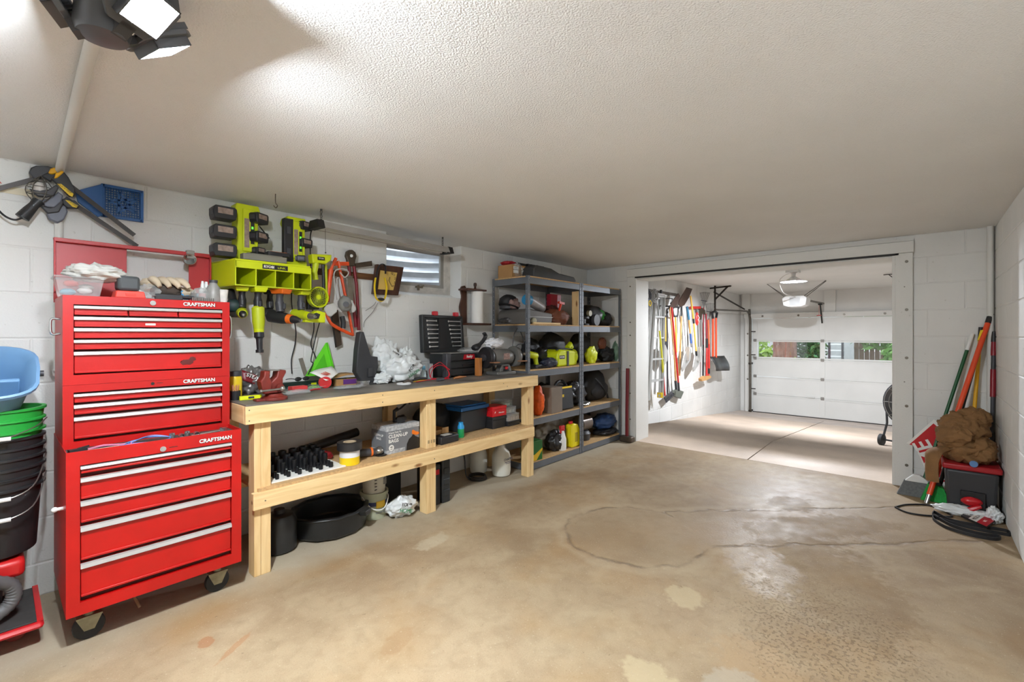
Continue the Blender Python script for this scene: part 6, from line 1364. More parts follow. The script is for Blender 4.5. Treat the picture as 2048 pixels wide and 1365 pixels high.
t = thing('backpack', 'large black backpack leaning on the corner rack', 'backpack', (5.17, 3.20, Z2+.0005)); part('pack', MB().ball((0, 0, .19), (.24, .16, .22), 22, 14, .1, 2, 3, floor=.001), M_NYL, t); part('front_pocket', MB().ball((.02, -.10, .14), (.18, .08, .12), 18, 10, .1, 2, 6, floor=.002), mat('charcoal_nylon', (40, 40, 44), .6), t); part('strap', MB().tube(spline([(-.15, -.14, .30), (-.05, -.18, .2), (.05, -.19, .1), (.12, -.17, .03)], 4), .012, 6), M_NYL, t)
solo('chain_pile', 'loose steel chain lying in front of the backpack', 'chain', MB().ball((0, 0, .02), (.13, .05, .025), 22, 8, .5, 6, 4), M_SILV, (4.72, 3.02, Z2+.003))
# bottom level
soft('silver_bag', 'crumpled silver-grey bag on the bottom rack level', 'bag', 1097, 3.25, Z1, .50, .26, .32, mat('silver_film', (150, 146, 140), .35, .2, var=.25, vs=10), 3, .3)
t = thing('seed_box', 'green box with yellow corner panel on the bottom level', 'box', (3.72, 3.02, Z1+.0005), -6); part('box', MB().box(-.11, .09, -.06, .06, 0, .20), mat('garden_green', (34, 104, 44), .5), t, bevel=.002); part('yellow_panel', MB().prism([(-.11, .0), (.0, 0), (.09, .10), (.09, .12), (-.03, .06), (-.11, .09)], -.06, None, -.0615), mat('yellow_print2', (226, 186, 40), .5), t); part('end_panel', MB().box(.09, .0915, -.06, .06, 0, .11), mat('yellow_print2', (226, 186, 40), .5), t)
soft('dark_bag', 'black plastic sack behind the spray bottle', 'bag', 1110, 3.08, Z1, .26, .18, .20, mat('black_film', (38, 38, 40), .3), 12, .3)
soft('clear_bag', 'clear bag of bolts at the end of the bottom level', 'bag', 1072, 3.0, Z1, .12, .08, .08, M_CLEAR, 9, .3)
t = thing('spray_bottle', 'white spray bottle with a red trigger on the bottom level', 'bottle', (sx(1125, 3.01), 3.01, Z1+.0005)); part('bottle', MB().lathe([(.05, 0), (.053, .01), (.053, .12), (.035, .17), (.024, .21), (.022, .235)], 20, sy=.7), M_WHITEP, t); part('trigger', MB().box(-.045, .025, -.015, .015, .235, .275).box(-.04, -.028, -.01, .01, .19, .24).cyl((0, 0, .22), (0, 0, .24), .024, n=14), mat('red_plastic', (206, 40, 42), .45), t, bevel=.003)
t = thing('jug', 'yellow jug with a moulded handle on the bottom level', 'jug', (sx(1145, 3.02), 3.02, Z1+.0005)); part('jug', MB().prism([(-.075, 0), (.075, 0), (.085, .03), (.08, .20), (.045, .26), (-.03, .275), (-.075, .26), (-.08, .03)], .05, None, -.05), mat('bright_yellow_jug', (232, 214, 20), .4), t, bevel=.014); part('hollow_shade', MB().box(-.02, .035, -.052, -.048, .06, .17), mat('shaded_yellow', (170, 150, 20), .5), t, bevel=.0015); part('cap', MB().cyl((-.04, 0, .272), (-.04, 0, .30), .026, n=16), mat('red_plastic', (206, 40, 42), .45), t)  # shade of the handle hollow painted as a darker yellow plate
t = thing('tank', 'grey-brown metal canister lying on the corner rack bottom', 'canister', (4.84, 3.14, Z1+.0005)); part('shell', MB().tube([(-.10, 0, .20), (-.08, 0, .20), (.12, 0, .20), (.14, 0, .20)], [.06, .095, .095, .06], 18), mat('taupe_metal', (120, 108, 100), .35, .4), t); part('base', MB().lathe([(.10, 0), (.11, .08), (.09, .11)], 18), M_GREYP, t)
soft('blue_tarp', 'folded blue tarp on the corner rack bottom', 'tarp', 1207, 3.12, Z1+.075, .46, .26, .17, mat('navy_tarp', (44, 72, 118), .5, var=.12), 5, .18)
soft('dark_tool', 'dark tools lying under the blue tarp', 'tool', 1210, 3.08, Z1, .44, .24, .075, M_BLKP, 7, .2)
# dark clutter filling the backs of the levels
soft('dark_bag', 'black roll bag at the back of the middle level by the grinder', 'bag', 1062, 3.34, Z3, .30, .16, .30, M_NYL, 41, .15, 2)
soft('dark_bag', 'slumped black bag behind the drill on the middle level', 'bag', 1082, 3.20, Z3, .26, .14, .20, mat('black_film', (38, 38, 40), .3), 43, .3)
soft('dark_bag', 'dark nylon sack at the back of the level under the lime bag', 'bag', 1086, 3.34, Z2, .40, .18, .26, M_NYL, 45, .2)
soft('dark_bag', 'black bundle beside the yellow-trimmed tool bag', 'bag', 1130, 3.24, Z2, .24, .2, .2, mat('black_film', (38, 38, 40), .3), 47, .35)
soft('cloth_bundle', 'wine red cloth bundle at the back of the bottom level', 'cloth', 1098, 3.33, Z1, .30, .18, .34, mat('wine_cloth', (96, 30, 34), .8), 49, .2)
soft('dark_bag', 'black sack at the back of the corner rack bottom', 'bag', 1164, 3.34, Z1, .32, .18, .22, M_NYL, 51, .2)
solo('extension_reel', 'dark reel with a cable on the top corner level', 'reel', MB().lathe([(.02, 0), (.11, 0), (.11, .02), (.07, .025), (.07, .08), (.11, .085), (.11, .105), (.02, .105)], 22), M_BLKP, (4.75, 3.1, Z4+.0005))
# sledgehammer in front of the left jamb
t = thing('sledgehammer', 'sledgehammer with a dark red handle standing on its head by the opening', 'hammer', (5.43, 2.83, 0), 0)
part('head', MB().box(-.05, .05, -.085, .085, .001, .075), M_RUST, t, bevel=.012); part('handle', MB().tube([(0, 0, .075), (.0, 0, .4), (.02, .0, .95)], [.021, .02, .022], 12), mat('dark_red_handle', (112, 18, 30), .4), t)
# ------------------------------------------------------------ long tools on the wall of the far bay
YT = 3.08
M_ASH = mat('ash_handle', (200, 152, 92), .55, var=.12, vs=12); M_YASH = mat('yellow_handle', (226, 178, 74), .5)
M_REDP = mat('red_pole', (206, 40, 34), .4); M_ORP = mat('orange_pole', (228, 76, 32), .4); M_MAR = mat('maroon_pole', (140, 26, 40), .4)
M_LADD = mat('aluminium_ladder', (196, 196, 194), .35, .6, var=.05); M_SCOOP = mat('aluminium_scoop', (200, 198, 194), .35, .7)
M_BRN = mat('brown_blade', (70, 50, 42), .5, .3, var=.15); M_LYEL = mat('lime_pole', (214, 206, 50), .45)
a = at(1298, 575, Y=3.13)
solo('tool_track', 'grey steel hanging track above the ladder in the far bay', 'rail', MB().box(0, at(1356, 580, Y=3.13).x-a.x, -.02, .02, -.02, .02), M_TRACK, (a.x, 3.128, 2.07))
# step ladder
lo_ = V((6.68, 3.05, .42)); t = thing('step_ladder', 'aluminium step ladder hung folded on the far bay wall', 'ladder', lo_)
L0, L1 = V((6.36, 3.0, .42)), V((6.72, 3.06, 2.0)); R0, R1 = V((6.84, 3.0, .42)), V((7.04, 3.06, 2.0))
for p, q in ((L0, L1), (R0, R1)): part('rail', MB().bar(p-lo_, q-lo_, .03, .07).bar(p-lo_+V((0, -.03, 0)), q-lo_+V((0, -.03, 0)), .055, .008), M_LADD, t)
for k in range(5):
    f = .17+.205*k; p, q = L0.lerp(L1, f), R0.lerp(R1, f)
    part('step', MB().box(0, (q-p).x, -.05, .035, -.012, .012, T(p-lo_)), M_LADD, t, bevel=.002)
for p, q in ((L0+V((.05, .07, .04)), L1+V((.0, .05, -.05))), (R0+V((-.05, .07, .04)), R1+V((0, .05, -.05)))): part('rear_rail', MB().bar(p-lo_, q-lo_, .02, .03), M_LADD, t)
part('yellow_foot', MB().box(-.03, .05, -.04, .04, -.01, .07, T(R0-lo_)), M_YEL, t, bevel=.004)
part('top_cap', MB().box(0, (R1-L1).x, -.05, .05, 0, .03, T(L1-lo_)), M_LADD, t, bevel=.004)
for px, l, m in ((1311, 'grey coil of cable hanging above the ladder', M_MASK), (1297, 'dark coil of cable half hidden behind the jamb', M_GREYP)):
    o = at(px, 592, Y=2.98); c = thing('cable_coil', l, 'cable', o)
    for k in range(4): part('turn', MB().ring((0, 0, 0), .045+.018*k, .011, 22, 6, T((0, .012*(k % 2), 0)) @ R('X', 90)), m, c)
o = at(1297, 607, Y=2.97); c = thing('tape_measure', 'black and yellow tape measure at the ladder top', 'tape measure', o)
part('case', MB().cyl((0, -.02, 0), (0, .025, 0), .06, n=20), M_BLKP, c); part('yellow_ring', MB().ring((0, 0, 0), .036, .009, 20, 6, T((0, -.022, 0)) @ R('X', 90)), M_YEL, c)

def pole(name, label, cat, pts, segs, r=.014, Y=YT):
    """pts: pixel polyline; segs: (fraction, material) runs along it"""
    W = [at(x, y, Y=Y) for x, y in pts]; o = W[-1].copy() if W[-1].z < W[0].z else W[0].copy(); t = thing(name, label, cat, o)
    L_ = [0]
    for p, q in zip(W, W[1:]): L_.append(L_[-1]+(q-p).length)
    def along(f):
        d = f*L_[-1]
        for i in range(len(W)-1):
            if d <= L_[i+1]+1e-9: return W[i].lerp(W[i+1], (d-L_[i])/max(1e-9, L_[i+1]-L_[i]))
        return W[-1]
    f0 = 0
    for i, (f1, m, k) in enumerate(segs):
        part('shaft' if i == 0 else 'grip', MB().tube([along(f0)-o, along((f0+f1)/2)-o, along(f1)-o], r*k, 10), m, t); f0 = f1
    def rel(px, py, dY=0): return at(px, py, Y=Y+dY)-o
    return t, rel, o
def blade(t, rel, pts, m, name='blade', th=.012, dY=-.02, bev=.003):
    q = [rel(x, y, dY) for x, y in pts]; y0 = q[0].y
    part(name, MB().prism([(p.x, p.z) for p in q], y0+th, None, y0), m, t, bevel=bev)
pole('tool_pole', 'black pole with a maroon lower grip beside the ladder', 'pole', [(1322, 580), (1326, 672)], [(.55, M_BLKP, 1.4), (1, M_MAR, 1.0)])
pole('tool_pole', 'lime yellow pole with a red end grip', 'pole', [(1319, 662), (1324, 715), (1329, 792)], [(.7, M_LYEL, 1), (1, M_REDP, 1.3)], Y=2.98)
def dgrip(t, rel, x, y, w=18, h=22, m=None):
    q = [rel(*p, -.02) for p in ((x-w/4, y+h), (x-w/2, y+2), (x+w/2, y+2), (x+w/4, y+h))]
    part('d_grip', MB().tube(q+[q[0]], .017, 8), m or M_BLKP, t)
t, rel, o = pole('grain_scoop', 'scoop shovel with black D-grip, wooden shaft and white blade', 'shovel', [(1330, 632), (1331, 700)], [(.75, M_YASH, 1.2), (1, M_GREYP, 1.2)]); dgrip(t, rel, 1330, 611)
blade(t, rel, [(1322, 694), (1331, 690), (1336, 702), (1335, 722), (1327, 736), (1321, 726)], M_SCOOP, dY=-.05, th=.03)
t, rel, o = pole('garden_rake', 'black-shafted garden rake with its head at the floor end', 'rake', [(1334, 618), (1335, 790)], [(1, M_GREYP, 1)])
blade(t, rel, [(1329, 795), (1344, 783), (1350, 789), (1334, 806)], M_GREYP, 'head_plate', .02)
for i in range(7): part('tine', MB().cyl(tuple(rel(1330+2.6*i, 799-2.0*i, -.02)), tuple(rel(1332+2.6*i, 806-2.0*i, -.05)), .005, n=5), M_GREYP, t)
t, rel, o = pole('cultivator', 'hand cultivator with a curved black head and wooden shaft', 'hoe', [(1339, 612), (1346, 660), (1352, 772)], [(1, M_ASH, 1.1)])
part('head', MB().tube([rel(1328, 610), rel(1329, 599), rel(1336, 597), rel(1345, 598), rel(1341, 608)], .010, 8), M_BLKP, t); part('socket', MB().tube([rel(1351, 762), rel(1353, 783)], .022, 10), M_GREYP, t)
blade(t, rel, [(1345, 786), (1356, 779), (1368, 784), (1362, 798), (1352, 794)], mat('grey_green_head', (96, 100, 90), .5), 'broom_head', .05)
t, rel, o = pole('spade', 'narrow brown spade with a red shaft', 'shovel', [(1343, 612), (1350, 690), (1358, 782)], [(.9, M_REDP, 1.1), (1, M_GREYP, 1.2)], Y=3.0)
blade(t, rel, [(1340, 614), (1346, 601), (1357, 587), (1361, 592), (1357, 606), (1348, 616)], M_BRN)
t, rel, o = pole('shovel', 'large dark brown shovel with a wooden shaft, blade up', 'shovel', [(1363, 612), (1362, 660), (1359, 752)], [(.15, M_BLKP, 1.2), (1, M_ASH, 1.1)])
blade(t, rel, [(1357, 607), (1361, 597), (1374, 575), (1385, 578), (1378, 596), (1369, 611), (1361, 615)], M_BRN, dY=-.05)
t, rel, o = pole('border_spade', 'wooden shafted tool with a black D-grip between two shovels', 'shovel', [(1351, 632), (1353, 705)], [(1, M_YASH, 1.1)]); dgrip(t, rel, 1351, 613, 14, 20)
for (x, l) in (((1366, 700), 'aluminium scoop shovel hung with its blade swung down'), ((1388, 702), 'second aluminium scoop shovel overlapping the first')):
    px = x[0]; t, rel, o = pole('grain_scoop', l, 'shovel', [(px+8, 620), (px+10, 700)], [(1, M_MASK, .9)], Y=YT-.03 if px < 1380 else YT-.07)
    q = [(px+14, 694), (px+17, 702), (px+15, 722), (px+2, 742), (px-1, 744), (px-2, 735), (px+2, 712), (px+8, 698)]
    blade(t, rel, q, M_SCOOP, dY=-.04, th=.02, bev=.008); blade(t, rel, [(px+14, 694), (px+17, 702), (px+15, 722), (px+12, 722), (px+13, 704)], M_SCOOP, 'side_lip', .08, -.10)
pole('wood_pole', 'long yellow wooden pole with a dark tip', 'pole', [(1381, 592), (1387, 640), (1393, 712)], [(.38, M_YASH, 1.1), (.46, M_BLKP, 1.3), (.92, M_YASH, 1.0), (1, M_BLKP, 1.3)], Y=2.96)
pole('pick_handle', 'wooden handle wrapped in blue tape at both ends', 'handle', [(1374, 614), (1379, 650), (1383, 695)], [(.32, mat('teal_tape', (54, 110, 140), .5), 1.5), (.66, M_ASH, 1.2), (.9, mat('blue_tape2', (60, 96, 160), .5), 1.3), (1, M_MASK, 1)], Y=2.99)
t, rel, o = pole('squeegee', 'grey pole with a red T-shaped head', 'squeegee', [(1394, 618), (1397, 700)], [(1, M_MASK, .9)]); blade(t, rel, [(1385, 613), (1402, 613), (1402, 618), (1385, 618)], M_REDP, 'red_head', .05)
o = at(1394, 638, Y=2.98); t = thing('string_reel', 'red oval reel hanging among the grey poles', 'reel', o); part('reel', MB().ball((0, 0, 0), (.055, .03, .12), 16, 12), M_REDP, t); part('winding', MB().tube([(-.03, -.028, .06), (.03, -.03, .02), (-.03, -.03, -.02), (.03, -.028, -.06)], .006, 6), M_WLET, t)
t, rel, o = pole('axe', 'grey axe hung head up beside the rakes', 'axe', [(1402, 620), (1403, 700), (1404, 712)], [(1, M_MASK, 1.2)]); blade(t, rel, [(1398, 620), (1404, 616), (1410, 620), (1411, 630), (1405, 627), (1403, 640), (1400, 632)], M_RUST, 'head', .03)
for (x, l, h) in ((1409, 'grey leaf rake with a fanned head, tallest on the wall', 0), (1420, 'shorter leaf rake overlapping the taller one', 22)):
    t, rel, o = pole('leaf_rake', l, 'rake', [(x-2, 615+h), (x-3, 752)], [(.55, M_MAR, .95), (1, M_GREYP if h == 0 else M_REDP, 1.1)], Y=YT-.02*(h > 0))
    base = rel(x-2, 617+h)
    for i in range(9): part('tine', MB().tube([base, rel(x-9+2.4*i, 584+h+abs(i-4)*.5, -.02), rel(x-8.5+2.4*i, 586+h, -.05)], .005, 5), M_MASK, t)
    part('cross_wire', MB().tube([rel(x-7, 601+h, -.015), rel(x+5, 603+h, -.015)], .006, 6), M_GREYP, t)
t, rel, o = pole('edger', 'red pole with black grips and a wooden brush at its foot', 'brush', [(1412, 628), (1414, 690), (1413, 752)], [(.4, M_MAR, 1), (.55, M_BLKP, 1.5), (1, M_REDP, 1.1)], Y=2.99); blade(t, rel, [(1403, 758), (1410, 753), (1422, 752), (1423, 756), (1414, 761), (1404, 763)], M_ASH, 'brush_block', .06)
pole('tool_pole', 'scarlet pole hanging beside the snow shovel', 'pole', [(1416, 640), (1418, 680), (1418, 748)], [(.45, mat('orange_pole2', (206, 100, 60), .5), 1.2), (.9, M_REDP, 1.2), (1, M_BLKP, 1.3)], Y=3.0)
t, rel, o = pole('snow_shovel', 'snow shovel with twin orange shafts and a black blade', 'shovel', [(1426, 636), (1426, 716)], [(1, M_ORP, 1.5)], Y=2.99)
part('shaft', MB().tube([rel(1432, 636), rel(1432, 716)], .019, 10), M_ORP, t); part('d_grip', MB().tube([rel(1426, 637), rel(1424, 626), rel(1429, 623), rel(1434, 626), rel(1432, 637)], .024, 8), M_BLKP, t)
c0, c1 = rel(1420, 714), rel(1447, 712); d0, d1 = rel(1422, 742), rel(1448, 741)
part('blade', MB().grid(10, 6, lambda u, v: c0.lerp(c1, u).lerp(d0.lerp(d1, u), v)+V((0, -.10*math.sin(PI*v*.6)-.02*math.sin(u*9), 0))), mat('black_shovel_plastic', (46, 47, 46), .45), t, solid=.012)
# drum fan beyond the right jamb
t = thing('drum_fan', 'grey wheeled drum fan half hidden by the right jamb', 'fan', (7.9, .19, zfl(7.9)), -20)
part('drum', MB().lathe([(.30, -.12), (.32, -.12), (.33, 0), (.32, .12), (.30, .12), (.31, 0), (.30, -.12)], 32, T((0, -.18, .60)) @ R('Y', 90)), M_GREYP, t)
g = MB()
for k in range(6): g.ring((0, 0, .125), .05*(k+1), .003, 28, 5, T((0, -.18, .60)) @ R('Y', -90))
for k in range(10): a = 2*PI*k/10; g.tube([(-.125, -.18, .60), (-.125, -.18+.31*math.cos(a), .60+.31*math.sin(a))], .003, 5)
part('grille', g, M_SILV, t)
for k in range(3): part('blade', MB().prism([(-.03, .02), (.05, .25), (-.06, .27), (-.08, .05)], .01, T((0, -.18, .60)) @ R('X', 120*k) @ R('Z', 90) @ R('X', 20)), M_SILV, t)
part('stand', MB().tube([(0, .15, .60), (.0, .14, .30), (-.05, .17, .08)], .014, 8).tube([(0, -.50, .60), (0, -.48, .3), (.05, -.5, .05)], .014, 8).tube([(-.05, .17, .08), (.05, -.5, .05)], .012, 8), M_BLKP, t)
part('wheel', MB().cyl((-.05, .16, .075), (-.05, .20, .075), .075, n=20), M_RUB, t); part('wheel', MB().cyl((.05, -.53, .075), (.05, -.49, .075), .075, n=20), M_RUB, t)

# ------------------------------------------------------------ corner by the right wall
t = thing('storage_bin', 'dark grey bin with a red rim in the corner', 'bin', (5.15, -.30, 0), 0)
M_BIN = mat('dark_bin_plastic', (54, 54, 56), .5, var=.06)
part('body', MB().taper(-.19, .19, -.15, .15, 0, .345, .86), M_BIN, t, bevel=.02); part('rim', MB().box(-.205, .205, -.165, .165, .345, .39), mat('bin_red', (160, 22, 30), .4), t, bevel=.012)
part('recess_shade', MB().box(-.20, -.165, -.075, .06, .02, .19), mat('recess_shade_black', (26, 26, 27), .6), t, bevel=.004)  # raised block, its black colour stands for the shade inside the recess
t = thing('spring_clamp', 'red squeeze clamp in the recess of the dark bin', 'clamp', (4.94, -.30, .0))
part('jaw', MB().ball((0, 0, .12), (.03, .06, .035), 16, 10, .1, 2, 2), mat('bin_red2', (190, 20, 30), .35), t); part('jaw', MB().tube([(-.02, -.05, .10), (-.025, 0, .07), (-.02, .04, .045)], [.012, .02, .012], 8), mat('bin_red2', (190, 20, 30), .35), t)
for y in (-.05, .015, .06): part('bristle_pad', MB().box(-.015, .015, y-.012, y+.012, .001, .06), M_MASK, t)
# brown canvas coveralls
M_CANV = mat('brown_duck_canvas', (128, 92, 54), .85, var=.14, vs=10, bump=.3, bs=90)
t = thing('canvas_coveralls', 'heap of brown canvas coveralls piled on the bin', 'clothing', (5.14, -.28, .3905))
def heap(c, r, seed, amp, fr=3.2): 
    mb = MB().ball(c, r, 64, 40, amp, fr, seed); vs = []
    for x, y, z in mb.v:
        d = V((x, y, z)); e = V((d.x*10+d.z*7, d.y*9-d.x*4, d.z*15+d.y*8))+V((seed, 0, 0)); k = .040*(.35-abs(noise.noise(e)))+.010*(.3-abs(noise.noise(e*2.1)))
        vs.append((x+k*.6, min(y+k, .0)-0 if 0 else y+k, max(z+k, .0015)))
    mb.v = vs; return mb
for c_, r_, sd in (((0, -.01, .10), (.205, .165, .13), 3), ((.03, .01, .22), (.18, .15, .14), 8), ((-.10, .06, .19), (.12, .11, .10), 12), ((.06, -.06, .32), (.12, .10, .09), 16), ((-.08, -.07, .09), (.11, .10, .09), 20)): part('fold', heap(c_, r_, sd, .16), M_CANV, t, ang=120)
part('sleeve', MB().tube(spline([(-.08, .10, .10), (-.17, .19, .06), (-.20, .205, -.06), (-.20, .20, -.16)], 5), [.05, .055, .05, .05, .055, .06, .06, .055, .05, .05], 12, flat=.45), M_CANV, t)
part('button', MB().cyl((-.215, -.03, .02), (-.205, -.03, .02), .024, n=16), mat('blue_cap2', (90, 130, 180), .4), t)
# red house-shaped sign
t = thing('arrow_sign', 'red arrow-shaped yard sign with white edge leaning in the corner', 'sign', (5.49, -.03, .0), 0)
M_SIGNR = mat('sign_red', (196, 16, 26), .45, var=.04)
S = [(.095, .41), (-.065, .64), (-.20, .52), (-.15, .0), (-.06, .12), (.045, .39)]
S = [at(*p, X=5.47) for p in ((1813, 888), (1868, 840), (1900, 868), (1893, 980), (1864, 972), (1830, 893))]
cn = V((0, 0, 0)); 
for p in S: cn += p/len(S)
def yz(k): return [((p-cn)*k+cn) for p in S]
def plate(pts, x0, x1):
    n = len(pts); vs = [(x0, p.y+.03, p.z) for p in pts]+[(x1, p.y+.03, p.z) for p in pts]
    return MB().add(vs, [tuple(range(n)), tuple(range(2*n-1, n-1, -1))]+[(i, (i+1) % n, (i+1) % n+n, i+n) for i in range(n)])
part('panel', plate(yz(1), .0, .006), M_WLET, t); part('red_field', plate(yz(.88), -.0015, -.0002), M_SIGNR, t)
q = at(1874, 936, X=5.47)
MS = Matrix(((0, 0, -1, -.003), (.45, .893, 0, q.y-t.location.y), (.893, -.45, 0, q.z), (0, 0, 0, 1)))
text('HOME', .17, M_WLET, t, MS, ext=.0006, bold=.003, align='CENTER')
# brooms and poles leaning into the corner
def stick(name, label, cat, b, tp, segs, r=.013):
    b, tp = V(b), V(tp); t = thing(name, label, cat, b); f0 = 0
    for i, (f1, m, k) in enumerate(segs): part('handle' if i == 0 else 'grip', MB().cyl(tuple((tp-b)*f0), tuple((tp-b)*f1), r*k, n=12), m, t); f0 = f1
    return t
def bristles(t, w0, w1, h, m, n=14, d=.04, tilt=0):
    M = R('X', tilt)
    for i in range(n):
        u = i/(n-1)-.5; part('bristle_tuft', MB().add([tuple(M @ V(q)) for q in ((-.016, u*w0-.008, h), (.016, u*w0-.008, h), (.016, u*w0+.008, h), (-.016, u*w0+.008, h), (-d, u*w1-.011, .002), (d, u*w1-.011, .002), (d, u*w1+.011, .002), (-d, u*w1+.011, .002))], [(0, 1, 2, 3), (7, 6, 5, 4), (0, 4, 5, 1), (1, 5, 6, 2), (2, 6, 7, 3), (3, 7, 4, 0)]), m, t)
b = V((5.26, .005, 0)); tp = at(1945, 668, X=5.535)
t = stick('broom', 'grey-bristled broom with a green handle and white tip', 'broom', b+V((0, 0, .0)), tp, [(.10, mat('white_ferrule', (214, 214, 212), .5), 1.0), (.9, mat('green_handle', (20, 84, 44), .4), 1.0), (1, M_WHITEP, 1.15)], .0125)
part('broom_head', MB().prism([(-.09, .125), (.09, .125), (.03, .19), (-.01, .19)], .02, R('Z', 90), -.02), mat('white_ferrule', (214, 214, 212), .5), t, bevel=.006); bristles(t, .17, .26, .13, mat('grey_bristle', (104, 106, 106), .7, var=.2, vs=60), 14, .03)
b = V((5.10, -.045, .0)); tp = at(1982, 628, X=5.53)
t = stick('orange_pole', 'tall orange fibreglass pole with a steel foot leaning in the corner', 'pole', b, tp, [(.045, M_CHROME, .9), (.14, M_ORP, 1.05), (.95, M_ORP, 1.0), (1, M_BLKP, 1.1)], .018)
b = V((5.20, -.10, 0)); tp = at(1968, 662, X=5.50)
t = stick('broom', 'green-bristled broom with a black handle', 'broom', b, tp, [(.94, M_BLKP, 1.0), (1, M_YEL, 1.6)], .0145)
bristles(t, .07, .16, .15, mat('green_bristle', (20, 160, 60), .6, var=.15, vs=60), 9, .025); part('broom_head', MB().prism([(-.045, .14), (.045, .14), (.02, .19), (-.02, .19)], .02, R('Z', 90), -.02), M_BLKP, t, bevel=.004)
b = at(1955, 850, X=5.34); b = V((5.37, -.435, .0)); tp = at(1988, 664, X=5.52)
t = stick('telescopic_pole', 'telescopic pole with red sleeves and black tip behind the coveralls', 'pole', b, tp, [(.62, M_GREYP, .8), (.78, M_MAR, 1.1), (.86, M_GREYP, .9), (.94, M_MAR, 1.1), (1, M_BLKP, 1.25)], .016)
b = V((5.40, -.30, 0)); tp = at(1962, 655, X=5.535)
t = stick('amber_pole', 'amber pole standing between the orange pole and the wall', 'pole', b, tp, [(.93, M_AMBER, 1.0), (1, M_BLKP, 1.2)], .013)
# belts and bag on the floor
M_BELT = mat('belt_rubber', (32, 32, 34), .55)
def belt(label, pxs, h=.022, z=.0115):
    P_ = [at(x, y, Z=z) for x, y in pxs]; c = sum(P_, V((0, 0, 0)))/len(P_); c.z = z
    sp = spline([p-c for p in P_]+[P_[0]-c], 6)[:-1]; n = len(sp); vs = []
    for i, p in enumerate(sp):
        tg = (sp[(i+1) % n]-sp[i-1]).normalized(); nn = V((-tg.y, tg.x, 0))*.003
        for q in (p+nn+V((0, 0, h/2)), p-nn+V((0, 0, h/2)), p-nn-V((0, 0, h/2)), p+nn-V((0, 0, h/2))): vs.append(q)
    fs = [(4*i+k, 4*((i+1) % n)+k, 4*((i+1) % n)+(k+1) % 4, 4*i+(k+1) % 4) for i in range(n) for k in range(4)]
    o = solo('drive_belt', label, 'belt', MB().add(vs, fs), M_BELT, (c.x, c.y, z)); return o
belt('thin black drive belt looped out over the floor', [(1790, 1015), (1812, 1010), (1850, 1010), (1872, 1016), (1905, 1033), (1880, 1033), (1845, 1031), (1812, 1025)], .012, .0065)
belt('wide black ribbed belt lying flat along the right wall', [(1868, 1024), (1900, 1040), (1960, 1053), (2012, 1062), (2020, 1070), (2005, 1068), (1950, 1058), (1890, 1042), (1866, 1032)])
belt('black drive belt lying nearest the middle of the floor', [(1866, 1030), (1900, 1050), (1950, 1066), (1998, 1074), (1990, 1079), (1940, 1070), (1892, 1055), (1868, 1040)])
o = at(1945, 1040, Z=.03); t = thing('belt_card', 'red, white and black card printed MICRO-V on the belts', 'card', o, 0, rx=0)
a, b, c, d = [at(x, y, Z=.036)-o for x, y in ((1938, 1021), (1990, 1041), (1973, 1054), (1922, 1031))]
part('sleeve', MB().add([a, b, c, d]+[q-V((0, 0, .014)) for q in (a, b, c, d)], [(0, 1, 2, 3), (7, 6, 5, 4), (0, 4, 5, 1), (1, 5, 6, 2), (2, 6, 7, 3), (3, 7, 4, 0)]), M_BLET, t)
def strip(f0, f1, m, nm, up=.0008): part(nm, MB().add([a.lerp(b, f0)+V((0, 0, up)), a.lerp(b, f1)+V((0, 0, up)), d.lerp(c, f1)+V((0, 0, up)), d.lerp(c, f0)+V((0, 0, up))], [(0, 1, 2, 3)]), m, t)
strip(.30, .62, M_WLET, 'white_panel'); strip(.62, 1.0, mat('card_red', (200, 22, 40), .45), 'red_panel')
th_ = math.atan2((d-a).y, (d-a).x)
def flat(s, size, f, g, m): q = a.lerp(b, f).lerp(d.lerp(c, f), g); text(s, size, m, t, T((q.x, q.y, q.z+.0014)) @ Matrix.Rotation(th_+PI, 4, 'Z'), ext=.0003)
flat('MICRO-V', .034, .47, .5, M_BLET); flat('Gates', .026, .15, .5, M_WLET); flat('BELT', .022, .80, .5, M_WLET)
part('oval_mark', MB().ring((0, 0, 0), .03, .002, 22, 5, T(a.lerp(b, .15).lerp(d.lerp(c, .15), .5)+V((0, 0, .001)))), M_WLET, t)
o = at(1930, 1030, Z=0)
crumple('plastic_bag', 'white translucent bag lying in front of the bin', 'bag', (4.935, -.235, .0), (.05, .15, .036), 23, M_BAG, amp=.25)
crumple('plastic_bag', 'twisted end of white film against the right wall', 'bag', (4.90, -.415, .0), (.06, .042, .055), 27, M_BAG, amp=.4)

# ------------------------------------------------------------ stacked buckets on the dolly at the far left
t = thing('dolly', 'red rolling dolly with a black matted deck', 'dolly', (-.14, 3.14, 0), 0)
M_DRED = mat('dolly_red', (190, 30, 34), .4)
part('deck', MB().box(-.36, .285, -.22, .22, .085, .115), M_DRED, t, bevel=.025); part('mat', MB().box(-.34, .265, -.20, .20, .115, .122), mat('black_deck_mat', (56, 54, 52), .8, var=.25, vs=16), t, bevel=.004)
part('lip', MB().box(-.36, .285, -.22, .22, .128, .132) if 0 else MB().box(.262, .282, -.2, .2, .115, .128), M_DRED, t)
for cx, cy in ((.20, -.05), (-.28, -.15), (.22, .18), (-.28, .18)):
    c = part('caster', MB().box(cx-.022, cx+.022, cy-.018, cy-.014, .03, .085).box(cx-.022, cx+.022, cy+.014, cy+.018, .03, .085).box(cx-.025, cx+.025, cy-.022, cy+.022, .08, .087), M_SILV, t); part('wheel', MB().cyl((cx, cy-.012, .034), (cx, cy+.012, .034), .034, n=18), mat('red_brown_wheel', (140, 60, 50), .5), c)
t = thing('shop_vacuum', 'red shop vacuum standing on the dolly under the buckets', 'vacuum', (-.16, 3.20, .1225))
